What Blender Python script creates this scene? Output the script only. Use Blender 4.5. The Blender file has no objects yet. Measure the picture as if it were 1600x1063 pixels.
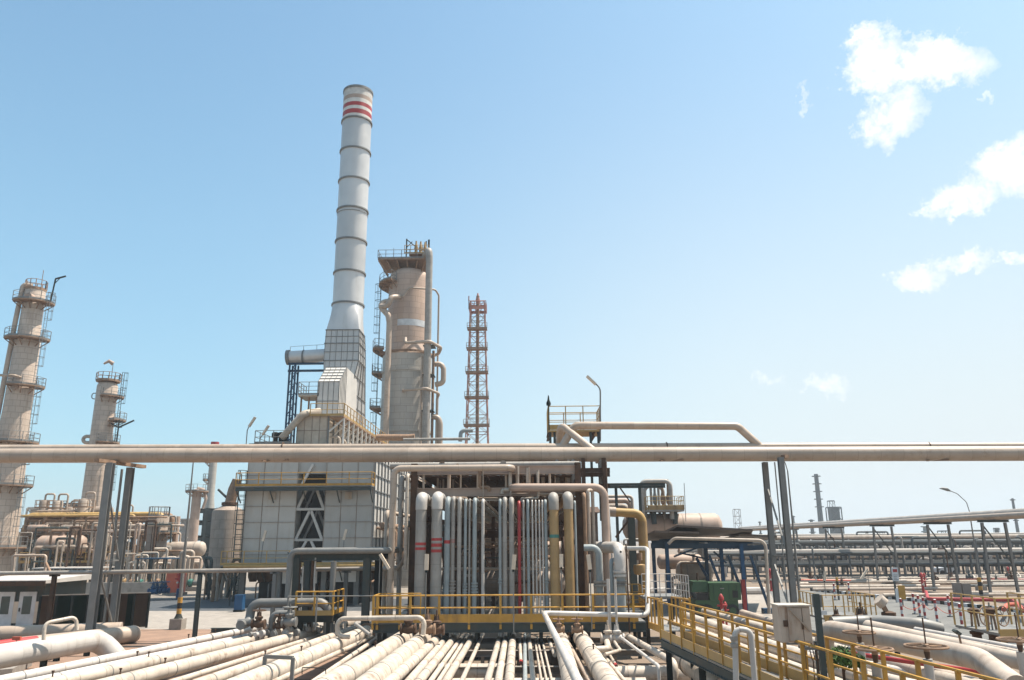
import bpy, math, random
from math import radians as R, sin, cos, pi, tan, atan2, sqrt
from mathutils import Vector as Vec, Matrix
random.seed(7)
SC = bpy.context.scene
# ---------------------------------------------------------------- camera
F = 1210.0; PITCH = R(14.5); YAW = R(1.0); ROLL = R(-0.4)
CAM = Vec((0, 0, 5.0))
RM = Matrix.Rotation(YAW, 4, 'Z') @ Matrix.Rotation(pi/2 + PITCH, 4, 'X') @ Matrix.Rotation(ROLL, 4, 'Z')
cam = bpy.data.cameras.new('camera'); camo = bpy.data.objects.new('camera', cam); SC.collection.objects.link(camo)
camo.matrix_world = Matrix.Translation(CAM) @ RM
cam.sensor_width = 36; cam.lens = 36*F/1600; cam.clip_start = 0.5; cam.clip_end = 6000
SC.camera = camo
def ray(px, py): return (RM @ Vec((px-800, 531.5-py, -F, 0))).to_3d()
def W(px, py, D):
    d = ray(px, py); return CAM + d*(D/d.y)
def H(px, py, z):
    d = ray(px, py); return CAM + d*((z-CAM.z)/d.z)
def px2m(w, D): return w*D/F*0.99
# ---------------------------------------------------------------- light
SUN_EL = R(66); SAZ = R(18)     # azimuth measured from +X towards +Y
sdir = Vec((cos(SUN_EL)*cos(SAZ), cos(SUN_EL)*sin(SAZ), sin(SUN_EL)))
sl = bpy.data.lights.new('sun', 'SUN'); sl.energy = 5.0; sl.angle = R(0.53); sl.color = (1.0, 0.91, 0.79)
so = bpy.data.objects.new('sun', sl); SC.collection.objects.link(so)
so.rotation_euler = sdir.to_track_quat('Z', 'Y').to_euler()
wd = bpy.data.worlds.new('World'); SC.world = wd; wd.use_nodes = True
nt = wd.node_tree; N = nt.nodes; L = nt.links
bg = N['Background']; bg.inputs[1].default_value = 0.0915
sky = N.new('ShaderNodeTexSky'); sky.sky_type = 'NISHITA'; sky.sun_disc = False
sky.sun_elevation = SUN_EL; sky.sun_rotation = pi/2 - SAZ
sky.altitude = 0; sky.air_density = 1.0; sky.dust_density = 1.6; sky.ozone_density = 1.5
tc = N.new('ShaderNodeTexCoord')
def sn(t, **k):
    n = N.new(t)
    for a, b in k.items(): setattr(n, a, b)
    return n
def vm(op, a, b):
    n = sn('ShaderNodeVectorMath', operation=op)
    for i, v in enumerate((a, b)):
        if v is None: continue
        if hasattr(v, 'links'): L.new(v, n.inputs[i])
        else: n.inputs[i].default_value = v
    return n
def mm(op, a, b=None, cl=False):
    n = sn('ShaderNodeMath', operation=op, use_clamp=cl)
    for i, v in enumerate((a, b)):
        if v is None: continue
        if hasattr(v, 'links'): L.new(v, n.inputs[i])
        else: n.inputs[i].default_value = v
    return n.outputs[0]
gen = tc.outputs['Generated']
nz = sn('ShaderNodeTexNoise'); nz.inputs['Scale'].default_value = 9; nz.inputs['Detail'].default_value = 7; nz.inputs['Roughness'].default_value = 0.62
L.new(gen, nz.inputs['Vector'])
nz2 = sn('ShaderNodeTexNoise'); nz2.inputs['Scale'].default_value = 26; nz2.inputs['Detail'].default_value = 6; nz2.inputs['Roughness'].default_value = 0.7
L.new(gen, nz2.inputs['Vector'])
nz3 = sn('ShaderNodeTexNoise'); nz3.inputs['Scale'].default_value = 60; nz3.inputs['Detail'].default_value = 5; nz3.inputs['Roughness'].default_value = 0.65
L.new(gen, nz3.inputs['Vector'])
warp = vm('MULTIPLY_ADD', nz2.outputs['Color'], (0.075, 0.075, 0.075)); warp.inputs[2].default_value = (-0.0375, -0.0375, -0.0375)
wp2 = vm('MULTIPLY_ADD', nz3.outputs['Color'], (0.03, 0.03, 0.03)); wp2.inputs[2].default_value = (-0.015, -0.015, -0.015)
wv = vm('ADD', vm('ADD', gen, warp.outputs[0]).outputs[0], wp2.outputs[0])
total = None
# (px, py, half-width px, half-height px, strength)
CL = [(1455,98,98,46,1.05),(1362,102,60,66,1.05),(1392,180,64,66,.9),(1358,55,22,34,.8),(1575,262,75,58,1.0),(1508,308,66,38,.95),(1462,334,38,20,.7),(1435,435,58,28,.85),(1502,410,62,27,.85),(1592,403,32,18,.7),(1256,150,13,22,.6),(1548,152,17,13,.6),(1288,605,60,28,.66),(1202,588,46,20,.56),(1050,620,90,24,.25),(1420,640,120,34,.25)]
for (px, py, hw, hh, s) in CL:
    c = ray(px, py).normalized()
    rt = (RM @ Vec((1, 0, 0, 0))).to_3d(); rt = (rt - c*rt.dot(c)).normalized(); up = rt.cross(c)*-1; up = c.cross(rt)*-1
    d = vm('SUBTRACT', wv.outputs[0], tuple(c))
    a = vm('DOT_PRODUCT', d.outputs[0], tuple(rt*(F*1.08/hw))).outputs['Value']
    b = vm('DOT_PRODUCT', d.outputs[0], tuple(up*(F*1.08/hh))).outputs['Value']
    cc = vm('DOT_PRODUCT', d.outputs[0], tuple(c*6)).outputs['Value']
    r2 = mm('ADD', mm('ADD', mm('MULTIPLY', a, a), mm('MULTIPLY', b, b)), mm('MULTIPLY', cc, cc))
    m = mm('MULTIPLY', mm('SUBTRACT', 1.0, r2, True), s)
    total = m if total is None else mm('MAXIMUM', total, m)
fac = mm('MULTIPLY', mm('SUBTRACT', mm('MULTIPLY', total, mm('ADD', mm('MULTIPLY', nz2.outputs['Fac'], 2.6), mm('MULTIPLY', nz3.outputs['Fac'], 2.2))), .84), .72, True)
fac = mm('MULTIPLY', fac, 0.92)
# sky colour: slightly cyan, paling to a bright veil near the horizon
sep = sn('ShaderNodeSeparateXYZ'); L.new(gen, sep.inputs[0])
tint = sn('ShaderNodeMix', data_type='RGBA', blend_type='MULTIPLY'); tint.inputs[0].default_value = 1
L.new(sky.outputs[0], tint.inputs[6]); tint.inputs[7].default_value = (1.0, 1.30, 1.23, 1)
hz = sn('ShaderNodeMapRange', interpolation_type='SMOOTHSTEP'); L.new(sep.outputs[2], hz.inputs[0])
for i_, q_ in enumerate((-.02, .85, 1.0, 0.0)): hz.inputs[i_+1].default_value = q_
rgt = sn('ShaderNodeMapRange', interpolation_type='SMOOTHSTEP'); L.new(sep.outputs[0], rgt.inputs[0])
for i_, q_ in enumerate((-.6, .75, .6, 1.1)): rgt.inputs[i_+1].default_value = q_
veil = sn('ShaderNodeMix', data_type='RGBA'); L.new(mm('MULTIPLY', mm('POWER', hz.outputs[0], 1.3), rgt.outputs[0], True), veil.inputs[0])
vc = sn('ShaderNodeMix', data_type='RGBA'); vc.inputs[6].default_value = (2.2, 3.7, 4.75, 1); vc.inputs[7].default_value = (4.75, 5.2, 5.35, 1)
rg2 = sn('ShaderNodeMapRange', interpolation_type='SMOOTHSTEP'); L.new(sep.outputs[0], rg2.inputs[0])
for i_, q_ in enumerate((-.5, .32, 0.0, 1.0)): rg2.inputs[i_+1].default_value = q_
L.new(rg2.outputs[0], vc.inputs[0]); L.new(vc.outputs[2], veil.inputs[7]); L.new(tint.outputs[2], veil.inputs[6])
mx = sn('ShaderNodeMix', data_type='RGBA'); L.new(fac, mx.inputs[0]); L.new(veil.outputs[2], mx.inputs[6])
cmix = sn('ShaderNodeMix', data_type='RGBA'); L.new(mm('MULTIPLY', mm('SUBTRACT', nz3.outputs['Fac'], .3), 2.2, True), cmix.inputs[0]); cmix.inputs[6].default_value = (6.0, 6.2, 6.4, 1); cmix.inputs[7].default_value = (8.2, 8.1, 8.0, 1); L.new(cmix.outputs[2], mx.inputs[7]); L.new(mx.outputs[2], bg.inputs[0])
SC.view_settings.view_transform = 'Standard'; SC.view_settings.look = 'None'; SC.view_settings.exposure = 0.9; SC.view_settings.gamma = 1
SC.cycles.volume_bounces = 0; SC.cycles.max_bounces = 5; SC.cycles.diffuse_bounces = 3
# ---------------------------------------------------------------- materials
M = {}; ALB = .80
def mat(name, col, rough=.6, metal=0, var=.12, vs=1.5, stain=None, samt=.35, sscale=.8, streak=True, seam=None, seamcol=(.25,.22,.19), bump=.15, spec=.4):
    k = ALB; col = (col[0]*k*1.03, col[1]*k*.985, col[2]*k*.955)
    if stain: stain = tuple(q*k for q in stain)
    if seam: seamcol = tuple(q*k for q in seamcol)
    m = bpy.data.materials.new(name); m.use_nodes = True; t = m.node_tree; n = t.nodes; l = t.links
    b = n['Principled BSDF']; b.inputs['Roughness'].default_value = rough; b.inputs['Metallic'].default_value = metal
    b.inputs['Specular IOR Level'].default_value = spec
    co = n.new('ShaderNodeTexCoord'); oi = n.new('ShaderNodeObjectInfo')
    def noise(scale, det, vec=None, rg=.6):
        x = n.new('ShaderNodeTexNoise'); x.inputs['Scale'].default_value = scale; x.inputs['Detail'].default_value = det; x.inputs['Roughness'].default_value = rg
        l.new(vec or co.outputs['Object'], x.inputs['Vector']); return x.outputs['Fac']
    def mixc(f, a, c, kind='MIX'):
        x = n.new('ShaderNodeMix'); x.data_type = 'RGBA'; x.blend_type = kind
        if hasattr(f, 'links'): l.new(f, x.inputs[0])
        else: x.inputs[0].default_value = f
        for i, v in ((6, a), (7, c)):
            if hasattr(v, 'links'): l.new(v, x.inputs[i])
            else: x.inputs[i].default_value = tuple(v)+(1,)
        return x.outputs[2]
    def mr(v, a, c, d, e):
        x = n.new('ShaderNodeMapRange'); l.new(v, x.inputs[0])
        for i, q in enumerate((a, c, d, e)): x.inputs[i+1].default_value = q
        return x.outputs[0]
    n1 = noise(vs, 6)
    dark = tuple(c*(1-2*var) for c in col); lite = tuple(min(1, c*(1+var*.8)) for c in col)
    c = mixc(mr(n1, .3, .7, 0, 1), dark, lite)
    if seam:
        uv = n.new('ShaderNodeUVMap'); br = n.new('ShaderNodeTexBrick')
        l.new(uv.outputs[0], br.inputs['Vector']); br.inputs['Scale'].default_value = 1
        br.inputs['Brick Width'].default_value = seam[0]; br.inputs['Row Height'].default_value = seam[1]
        br.inputs['Mortar Size'].default_value = seam[2]; br.inputs['Mortar Smooth'].default_value = .3; br.inputs['Bias'].default_value = 0
        br.offset = seam[3] if len(seam) > 3 else .5
        br.inputs['Color1'].default_value = (.93,.93,.93,1); br.inputs['Color2'].default_value = (1.06,1.06,1.06,1); br.inputs['Mortar'].default_value = (1,1,1,1)
        c = mixc(1.0, c, br.outputs['Color'], 'MULTIPLY')
        c = mixc(mr(br.outputs['Fac'], 0, 1, 0, .75), c, seamcol)
    if stain:
        mp = n.new('ShaderNodeMapping'); l.new(co.outputs['Object'], mp.inputs[0])
        mp.inputs['Scale'].default_value = (1, 1, .12) if streak else (1, 1, 1)
        n2 = noise(sscale*2.2, 7, mp.outputs[0], .7); n3 = noise(sscale*.5, 3)
        x = n.new('ShaderNodeMath'); x.operation = 'MULTIPLY'; l.new(mr(n2, .5, .72, 0, 1), x.inputs[0]); l.new(mr(n3, .38, .62, 0, 1), x.inputs[1])
        y = n.new('ShaderNodeMath'); y.operation = 'MULTIPLY'; l.new(x.outputs[0], y.inputs[0]); y.inputs[1].default_value = samt*1.6; y.use_clamp = True
        c = mixc(y.outputs[0], c, stain)
    # slight tint per object so that repeats differ
    hs = n.new('ShaderNodeHueSaturation'); l.new(c, hs.inputs['Color']); l.new(mr(oi.outputs['Random'], 0, 1, .9, 1.08), hs.inputs['Value'])
    l.new(hs.outputs[0], b.inputs['Base Color'])
    l.new(mr(n1, .2, .8, max(.05, rough-.12), min(1, rough+.15)), b.inputs['Roughness'])
    if bump:
        bp = n.new('ShaderNodeBump'); bp.inputs['Strength'].default_value = bump; bp.inputs['Distance'].default_value = .02
        l.new(noise(9, 5), bp.inputs['Height']); l.new(bp.outputs[0], b.inputs['Normal'])
    M[name] = m; return m
DIRT = (.22,.13,.08); GREY = (.25,.23,.21)
mat('cream', (.62,.555,.475), .5, stain=DIRT, samt=.6, vs=1.8, var=.11, seam=(60,1.15,.018), seamcol=(.27,.22,.18), sscale=1.3, streak=False)
mat('cream_dull', (.55,.475,.40), .55, stain=DIRT, samt=.45)
mat('white', (.60,.58,.55), .45, stain=DIRT, samt=.35, var=.06, seam=(60,1.3,.01), seamcol=(.3,.27,.24))
mat('tanline', (.49,.405,.33), .45, stain=(.3,.2,.13), samt=.45, vs=.7, var=.08, streak=False, seam=(60,1.2,.012), seamcol=(.3,.24,.19), sscale=1.2)
mat('greypipe', (.38,.36,.33), .55, stain=(.24,.17,.12), samt=.45, seam=(60,1.0,.01), seamcol=(.22,.19,.17))
mat('bluepipe', (.32,.37,.385), .5, stain=(.26,.21,.17), samt=.35)
mat('ochre', (.44,.29,.13), .6, stain=(.2,.12,.06), samt=.3)
mat('yellow', (.58,.32,.055), .55, stain=(.22,.12,.06), samt=.6, sscale=2.0, var=.16, bump=0)
mat('paleyellow', (.50,.33,.12), .55, stain=(.25,.15,.07), samt=.4, bump=0)
mat('steel', (.07,.088,.086), .65, spec=.25, stain=(.2,.12,.07), samt=.35)
mat('galv', (.23,.235,.23), .5, metal=.15, stain=(.25,.17,.1), samt=.2)
mat('darksteel', (.022,.03,.03), .7, spec=.2, stain=(.12,.07,.04), samt=.3)
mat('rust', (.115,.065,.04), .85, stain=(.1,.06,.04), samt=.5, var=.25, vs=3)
mat('rustlight', (.33,.215,.14), .75, stain=(.18,.1,.06), samt=.5, var=.2, vs=3)
mat('red', (.42,.04,.04), .45, bump=0)
mat('redorange', (.62,.13,.07), .5, bump=0)
mat('bluesteel', (.012,.06,.13), .45, stain=(.03,.04,.07), samt=.3)
mat('blue', (.014,.085,.21), .5, bump=0)
mat('teal', (.06,.22,.19), .5, bump=0)
mat('green', (.035,.095,.04), .5, stain=(.1,.08,.05), samt=.3)
mat('darkgreen', (.015,.05,.035), .6, bump=0)
mat('brownsheet', (.23,.165,.125), .6, bump=0)
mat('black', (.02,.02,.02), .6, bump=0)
mat('panel', (.52,.515,.485), .5, stain=(.36,.27,.18), samt=.3, var=.06, vs=.5)
mat('panelwhite', (.66,.65,.62), .45, stain=(.4,.3,.2), samt=.25, var=.06)
mat('panelrust', (.50,.44,.36), .6, stain=(.33,.18,.09), samt=.75, sscale=.6)
mat('alu', (.66,.665,.66), .4, metal=.3, stain=(.42,.38,.33), samt=.3, sscale=.5, var=.06, vs=.35, bump=.05)
mat('alupanel', (.60,.61,.61), .45, metal=.25, var=.05, vs=.4, seam=(1.0,2.4,.012,0), seamcol=(.22,.22,.22), bump=.05)
mat('towerpink', (.53,.40,.32), .6, seam=(1.5,.75,.03), seamcol=(.34,.25,.20), stain=(.32,.2,.13), samt=.35, var=.07, vs=.4)
mat('towergrey', (.46,.44,.40), .5, seam=(1.5,.8,.03), seamcol=(.28,.26,.23), stain=(.33,.27,.2), samt=.35, var=.07, vs=.4)
mat('towercream', (.56,.465,.385), .55, seam=(1.1,.7,.035), seamcol=(.3,.24,.2), stain=(.3,.2,.13), samt=.5, var=.08, vs=.4)
mat('vessel', (.36,.30,.25), .6, seam=(1.2,.9,.03), seamcol=(.2,.16,.13), stain=(.22,.14,.1), samt=.5)
mat('vesselpink', (.46,.35,.285), .6, stain=(.3,.19,.13), samt=.4, var=.15, vs=.6)
mat('cabinetpaint', (.60,.50,.41), .6, stain=(.30,.14,.07), samt=.9, sscale=2.0, var=.12)
mat('concrete', (.26,.24,.215), .85, var=.12, stain=(.3,.27,.24), samt=.4, streak=False, bump=.3)
mat('conclight', (.33,.305,.275), .85, var=.12, stain=(.17,.15,.13), samt=.6, sscale=.6, streak=False)
mat('asphalt', (.085,.097,.11), .8, var=.15, stain=(.28,.27,.26), samt=.3, streak=False)
mat('roadgrey', (.18,.185,.18), .85, var=.14, vs=.5, stain=(.09,.085,.08), samt=.7, sscale=.5, streak=False)
mat('farsteel', (.10,.115,.12), .7, bump=0)
mat('farpipe', (.36,.33,.295), .6, bump=0)
mat('lattice', (.50,.24,.19), .6, bump=0, var=.2, vs=.3)
mat('glass', (.03,.06,.06), .15, bump=0, spec=.8)
mat('door', (.70,.74,.77), .45, bump=0)
mat('lamp', (.72,.62,.50), .5, bump=0)
mat('shrub', (.07,.15,.03), .8, bump=0, var=.3, vs=4)
mat('stripes', (.7,.68,.64), .5, bump=0)
# ---------------------------------------------------------------- mesh builder
class MB:
    def __init__(s): s.v = []; s.f = []; s.sm = []; s.uv = []
    def add(s, vs, fs, smooth=False, uvs=None):
        o = len(s.v); s.v += [tuple(v) for v in vs]
        for i, f in enumerate(fs):
            s.f.append([o+k for k in f]); s.sm.append(smooth); s.uv.append(uvs[i] if uvs else [(.37, .37)]*len(f))
        return s
    def box(s, a, b):
        x0, x1 = sorted((a[0], b[0])); y0, y1 = sorted((a[1], b[1])); z0, z1 = sorted((a[2], b[2]))
        v = [(x0,y0,z0),(x1,y0,z0),(x1,y1,z0),(x0,y1,z0),(x0,y0,z1),(x1,y0,z1),(x1,y1,z1),(x0,y1,z1)]
        f = [(0,3,2,1),(4,5,6,7),(0,1,5,4),(1,2,6,5),(2,3,7,6),(3,0,4,7)]
        uvs = []
        for q in f:
            p = [v[k] for k in q]
            if q in ((0,3,2,1),(4,5,6,7)): uvs.append([(a_[0], a_[1]) for a_ in p])
            elif q in ((0,1,5,4),(2,3,7,6)): uvs.append([(a_[0], a_[2]) for a_ in p])
            else: uvs.append([(a_[1], a_[2]) for a_ in p])
        return s.add(v, f, False, uvs)
    def prism(s, pts, z0, z1):      # plan polygon (ccw) extruded
        n = len(pts)
        v = [(p[0], p[1], z0) for p in pts]+[(p[0], p[1], z1) for p in pts]
        return s.add(v, [tuple(range(n))[::-1], tuple(range(n, 2*n))]+[(i, (i+1) % n, n+(i+1) % n, n+i) for i in range(n)])
    def hexa(s, b4, t4):            # general frustum
        v = list(b4)+list(t4); f = [(3,2,1,0),(4,5,6,7)]+[(i, (i+1) % 4, 4+(i+1) % 4, 4+i) for i in range(4)]
        uvs = []
        for q in f:
            p = [Vec(v[k]) for k in q]; e = (p[1]-p[0]).normalized() if (p[1]-p[0]).length > 1e-6 else Vec((1,0,0))
            nn = e.cross(p[2]-p[0]); g = nn.cross(e).normalized() if nn.length > 1e-9 else Vec((0,0,1))
            uvs.append([((a-p[0]).dot(e), (a-p[0]).dot(g)) for a in p])
        return s.add(v, f, False, uvs)
    def beam(s, p, q, w, h=None):
        h = h or w; p = Vec(p); q = Vec(q); d = (q-p).normalized()
        if abs(d.z) > .9: x = Vec((1, 0, 0)); x = (x-d*x.dot(d)).normalized(); y = d.cross(x)
        else: x = d.cross(Vec((0, 0, 1))).normalized(); y = x.cross(d).normalized()
        x = x*w/2; y = y*h/2
        v = [p-x-y, p+x-y, p+x+y, p-x+y, q-x-y, q+x-y, q+x+y, q-x+y]
        return s.add(v, [(3,2,1,0),(4,5,6,7),(0,1,5,4),(1,2,6,5),(2,3,7,6),(3,0,4,7)])
    def ibeam(s, p, q, w, h=None):
        h = h or w; p = Vec(p); q = Vec(q); d = (q-p).normalized()
        if abs(d.z) > .9: x = Vec((1, 0, 0)); x = (x-d*x.dot(d)).normalized(); y = d.cross(x)
        else: x = d.cross(Vec((0, 0, 1))).normalized(); y = x.cross(d).normalized()
        t = max(.02, h*.1)
        s.beam(p+y*(h/2-t/2), q+y*(h/2-t/2), w, t); s.beam(p-y*(h/2-t/2), q-y*(h/2-t/2), w, t); return s.beam(p, q, t, h-2*t)
    def path(s, pts, r, bend=None, n=12, caps=True):
        P = [Vec(p) for p in pts]; bend = bend if bend is not None else r*2.2
        Q = [P[0]]
        for i in range(1, len(P)-1):
            a = (P[i-1]-P[i]); b = (P[i+1]-P[i]); la, lb = a.length, b.length; a.normalize(); b.normalize()
            ang = a.angle(b, pi)
            if ang > pi-.03 or bend <= 0: Q.append(P[i]); continue
            t = min(bend/tan(ang/2), la*.48, lb*.48); k = max(3, int((pi-ang)/.28)); rr = t*tan(ang/2)
            bis = (a+b).normalized(); c = P[i]+bis*(rr/sin(ang/2)); s0 = P[i]+a*t-c; s1 = P[i]+b*t-c; tot = s0.angle(s1, 0)
            for j in range(k+1):
                u = j/k; Q.append(c+(s0*sin((1-u)*tot)+s1*sin(u*tot))/sin(tot) if tot > 1e-4 else P[i])
        Q.append(P[-1])
        R_ = r if isinstance(r, (list, tuple)) else [r]*len(Q)
        d = (Q[1]-Q[0]).normalized(); ref = Vec((0, 0, 1)) if abs(d.z) < .9 else Vec((1, 0, 0)); x = d.cross(ref).normalized()
        vs = []; fs = []; uv = []; ln = 0; lens = []
        for i, q in enumerate(Q):
            if i: ln += (q-Q[i-1]).length
            lens.append(ln)
            if i == 0: t = d
            elif i == len(Q)-1: t = (Q[i]-Q[i-1]).normalized()
            else: t = ((Q[i+1]-Q[i]).normalized()+(Q[i]-Q[i-1]).normalized()).normalized()
            x = (x-t*x.dot(t)).normalized(); y = t.cross(x); rr = R_[min(i, len(R_)-1)]
            for k in range(n): a = 2*pi*k/n; vs.append(q+x*cos(a)*rr+y*sin(a)*rr)
        for i in range(len(Q)-1):
            for k in range(n):
                k2 = (k+1) % n; fs.append((i*n+k, i*n+k2, (i+1)*n+k2, (i+1)*n+k))
                u0 = 2*pi*k/n*R_[0]; u1 = 2*pi*(k+1)/n*R_[0]; uv.append([(u0, lens[i]), (u1, lens[i]), (u1, lens[i+1]), (u0, lens[i+1])])
        s.add(vs, fs, True, uv)
        if caps:
            m = len(Q); s.add(vs[:n], [tuple(range(n))[::-1]]); s.add(vs[(m-1)*n:], [tuple(range(n))])
        return s
    def tube(s, p, q, r, n=12, r2=None): return s.path([p, q], r if r2 is None else [r, r2], 0, n)
    def lathe(s, prof, c, n=32, axis='Z', cap=True):      # prof: (radius, height)
        vs = []; fs = []; uv = []; c = Vec(c); ax = Vec(axis) if not isinstance(axis, str) else {'Z': Vec((0,0,1)), 'X': Vec((1,0,0)), 'Y': Vec((0,1,0))}[axis]
        ax.normalize(); x = ax.cross(Vec((0,0,1))) if abs(ax.z) < .9 else Vec((1,0,0)); x.normalize(); y = ax.cross(x)
        rm = max(p[0] for p in prof); L_ = 0; ls = []
        for i, (r, h) in enumerate(prof):
            if i: L_ += sqrt((r-prof[i-1][0])**2+(h-prof[i-1][1])**2)
            ls.append(L_)
            for k in range(n): a = 2*pi*k/n; vs.append(c+ax*h+x*cos(a)*r+y*sin(a)*r)
        for i in range(len(prof)-1):
            for k in range(n):
                k2 = (k+1) % n; fs.append((i*n+k, i*n+k2, (i+1)*n+k2, (i+1)*n+k))
                u0 = 2*pi*k/n*rm; u1 = 2*pi*(k+1)/n*rm; uv.append([(u0, ls[i]), (u1, ls[i]), (u1, ls[i+1]), (u0, ls[i+1])])
        s.add(vs, fs, True, uv)
        if cap:
            if prof[0][0] > .001: s.add(vs[:n], [tuple(range(n))[::-1]])
            if prof[-1][0] > .001: s.add(vs[-n:], [tuple(range(n))])
        return s
    def ring(s, c, Rr, r, n=24, m=6, axis=(0,0,1), a0=0, a1=2*pi):
        ax = Vec(axis).normalized(); x = ax.cross(Vec((0,0,1))) if abs(ax.z) < .9 else Vec((1,0,0)); x.normalize(); y = ax.cross(x); c = Vec(c)
        full = abs(a1-a0-2*pi) < 1e-4; cnt = n if full else n+1; vs = []
        for i in range(cnt):
            a = a0+(a1-a0)*i/n; d = x*cos(a)+y*sin(a)
            for k in range(m): b = 2*pi*k/m; vs.append(c+d*(Rr+r*cos(b))+ax*(r*sin(b)))
        fs = []
        for i in range(n):
            j = (i+1) % cnt
            for k in range(m): fs.append((i*m+k, j*m+k, j*m+(k+1) % m, i*m+(k+1) % m))
        return s.add(vs, fs, True)
    def sector(s, c, r0, r1, a0, a1, z0, z1, n=16):
        vs = []
        for i in range(n+1):
            a = a0+(a1-a0)*i/n
            for r, z in ((r0, z0), (r1, z0), (r1, z1), (r0, z1)): vs.append((c[0]+cos(a)*r, c[1]+sin(a)*r, z))
        fs = [(3,2,1,0)[::-1], tuple(4*n+k for k in (0,1,2,3))[::-1]]
        for i in range(n):
            for k in range(4): fs.append((4*i+k, 4*i+(k+1) % 4, 4*i+4+(k+1) % 4, 4*i+4+k))
        return s.add(vs, fs)
    def rail(s, pts, h=1.1, sp=1.5, mids=1, toe=.15, r=.025, post=None):
        P = [Vec(p) for p in pts]; up = Vec((0, 0, 1)); post = post or r
        for i in range(len(P)-1):
            a, b = P[i], P[i+1]; k = max(1, round((b-a).length/sp))
            for j in range(k+(1 if i == len(P)-2 else 0)): q = a.lerp(b, j/k); s.beam(q, q+up*h, post*2)
            s.tube(a+up*h, b+up*h, r, 6)
            for m in range(mids): z = up*(h*(m+1)/(mids+1)); s.tube(a+z, b+z, r*.85, 6)
            if toe: s.beam(a+up*(toe/2+.01), b+up*(toe/2+.01), .012, toe)
        return s
    def ladder(s, p, q, w=.45, side=Vec((1,0,0)), cage=True, out=Vec((0,-1,0)), r=.025):
        p = Vec(p); q = Vec(q); sd = side.normalized()*w/2; s.tube(p-sd, q-sd, r, 5); s.tube(p+sd, q+sd, r, 5)
        n = int((q-p).length/.4)
        for i in range(1, n): c = p.lerp(q, i/n); s.tube(c-sd, c+sd, r*.6, 4)
        if cage:
            n = int((q-p).length/1.0)
            for i in range(2, n+1):
                c = p.lerp(q, i/n); pr = None
                for k in range(7):
                    a = pi*k/6; d = c+side.normalized()*cos(a)*.38+out*sin(a)*.7
                    if pr is not None: s.beam(pr, d, .03, .05)
                    pr = d
            for k in (1, 3, 5):
                a = pi*k/6; o = side.normalized()*cos(a)*.38+out*sin(a)*.7; s.beam(p.lerp(q, 2/n if n > 2 else 0)+o, q+o, .03)
        return s
ORG = {}
def _mesh(name, mb, m, org):
    me = bpy.data.meshes.new(name); me.from_pydata([(v[0]-org.x, v[1]-org.y, v[2]-org.z) for v in mb.v], [], mb.f)
    me.polygons.foreach_set('use_smooth', mb.sm)
    uvl = me.uv_layers.new(name='UVMap'); flat = []
    for u in mb.uv:
        for a in u: flat += [a[0], a[1]]
    uvl.data.foreach_set('uv', flat)
    if any(mb.sm):
        try: me.set_sharp_from_angle(angle=R(40))
        except Exception: pass
    me.materials.append(M[m] if isinstance(m, str) else m); return me
def tag(o, label=None, cat=None, group=None, kind=None):
    if label: o['label'] = label
    if cat: o['category'] = cat
    if group: o['group'] = group
    if kind: o['kind'] = kind
    return o
def T(name, label, cat, loc=(0,0,0), group=None):
    o = bpy.data.objects.new(name, None); SC.collection.objects.link(o); o.location = loc; o.empty_display_size = .3
    ORG[o.name] = Vec(loc); return tag(o, label, cat, group)
def P(name, mb, m, parent, label=None):
    org = ORG[parent.name]; o = bpy.data.objects.new(name, _mesh(name, mb, m, org)); SC.collection.objects.link(o); o.parent = parent
    ORG[o.name] = org
    if label: o['label'] = label
    return o
def S(name, mb, m, label=None, cat=None, group=None, kind=None):
    xs = [v[0] for v in mb.v]; ys = [v[1] for v in mb.v]; zs = [v[2] for v in mb.v]
    org = Vec(((min(xs)+max(xs))/2, (min(ys)+max(ys))/2, min(zs))) if kind != 'structure' else Vec((0,0,0))
    o = bpy.data.objects.new(name, _mesh(name, mb, m, org)); SC.collection.objects.link(o); o.location = org
    ORG[o.name] = org; return tag(o, label, cat, group, kind)

def copytree(root, loc, label=None):
    c = root.copy(); SC.collection.objects.link(c); c.location = loc
    if label: c['label'] = label
    for ch in root.children:
        d = ch.copy(); SC.collection.objects.link(d); d.parent = c
        for g in ch.children: e = g.copy(); SC.collection.objects.link(e); e.parent = d
    return c
ORD = ['first','second','third','fourth','fifth','sixth','seventh','eighth','ninth','tenth','eleventh','twelfth','thirteenth','fourteenth','fifteenth','sixteenth','seventeenth','eighteenth','nineteenth','twentieth']
Z = Vec((0, 0, 1))
ORD += ['twenty-'+o for o in ORD[:9]] + ['thirtieth'] + ['thirty-'+o for o in ORD[:9]]
# ================================================================ SETTING
def sheet(name, pts, z, m):
    mb = MB(); mb.add([(p[0], p[1], z) for p in pts], [tuple(range(len(pts)))]); return S(name, mb, m, kind='structure')
def gp(*pp): return [H(x, y, 0) for x, y in pp]
def sandmat():
    m = mat('sand', (.235,.185,.14), .9, var=.16, vs=.15, stain=(.20,.13,.09), samt=.9, sscale=.35, streak=False, bump=.5); return m
sandmat()
mat('soil', (.33,.22,.16), .95, var=.15, vs=.8, stain=(.30,.18,.12), samt=.5, streak=False, bump=.8)
mat('pale', (.25,.225,.195), .9, var=.08, vs=.2, stain=(.36,.31,.26), samt=.5, sscale=.2, streak=False, bump=.3)
g = sheet('ground', [(-2500,-60),(2500,-60),(2500,4500),(-2500,4500)], 0, 'sand')
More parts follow.
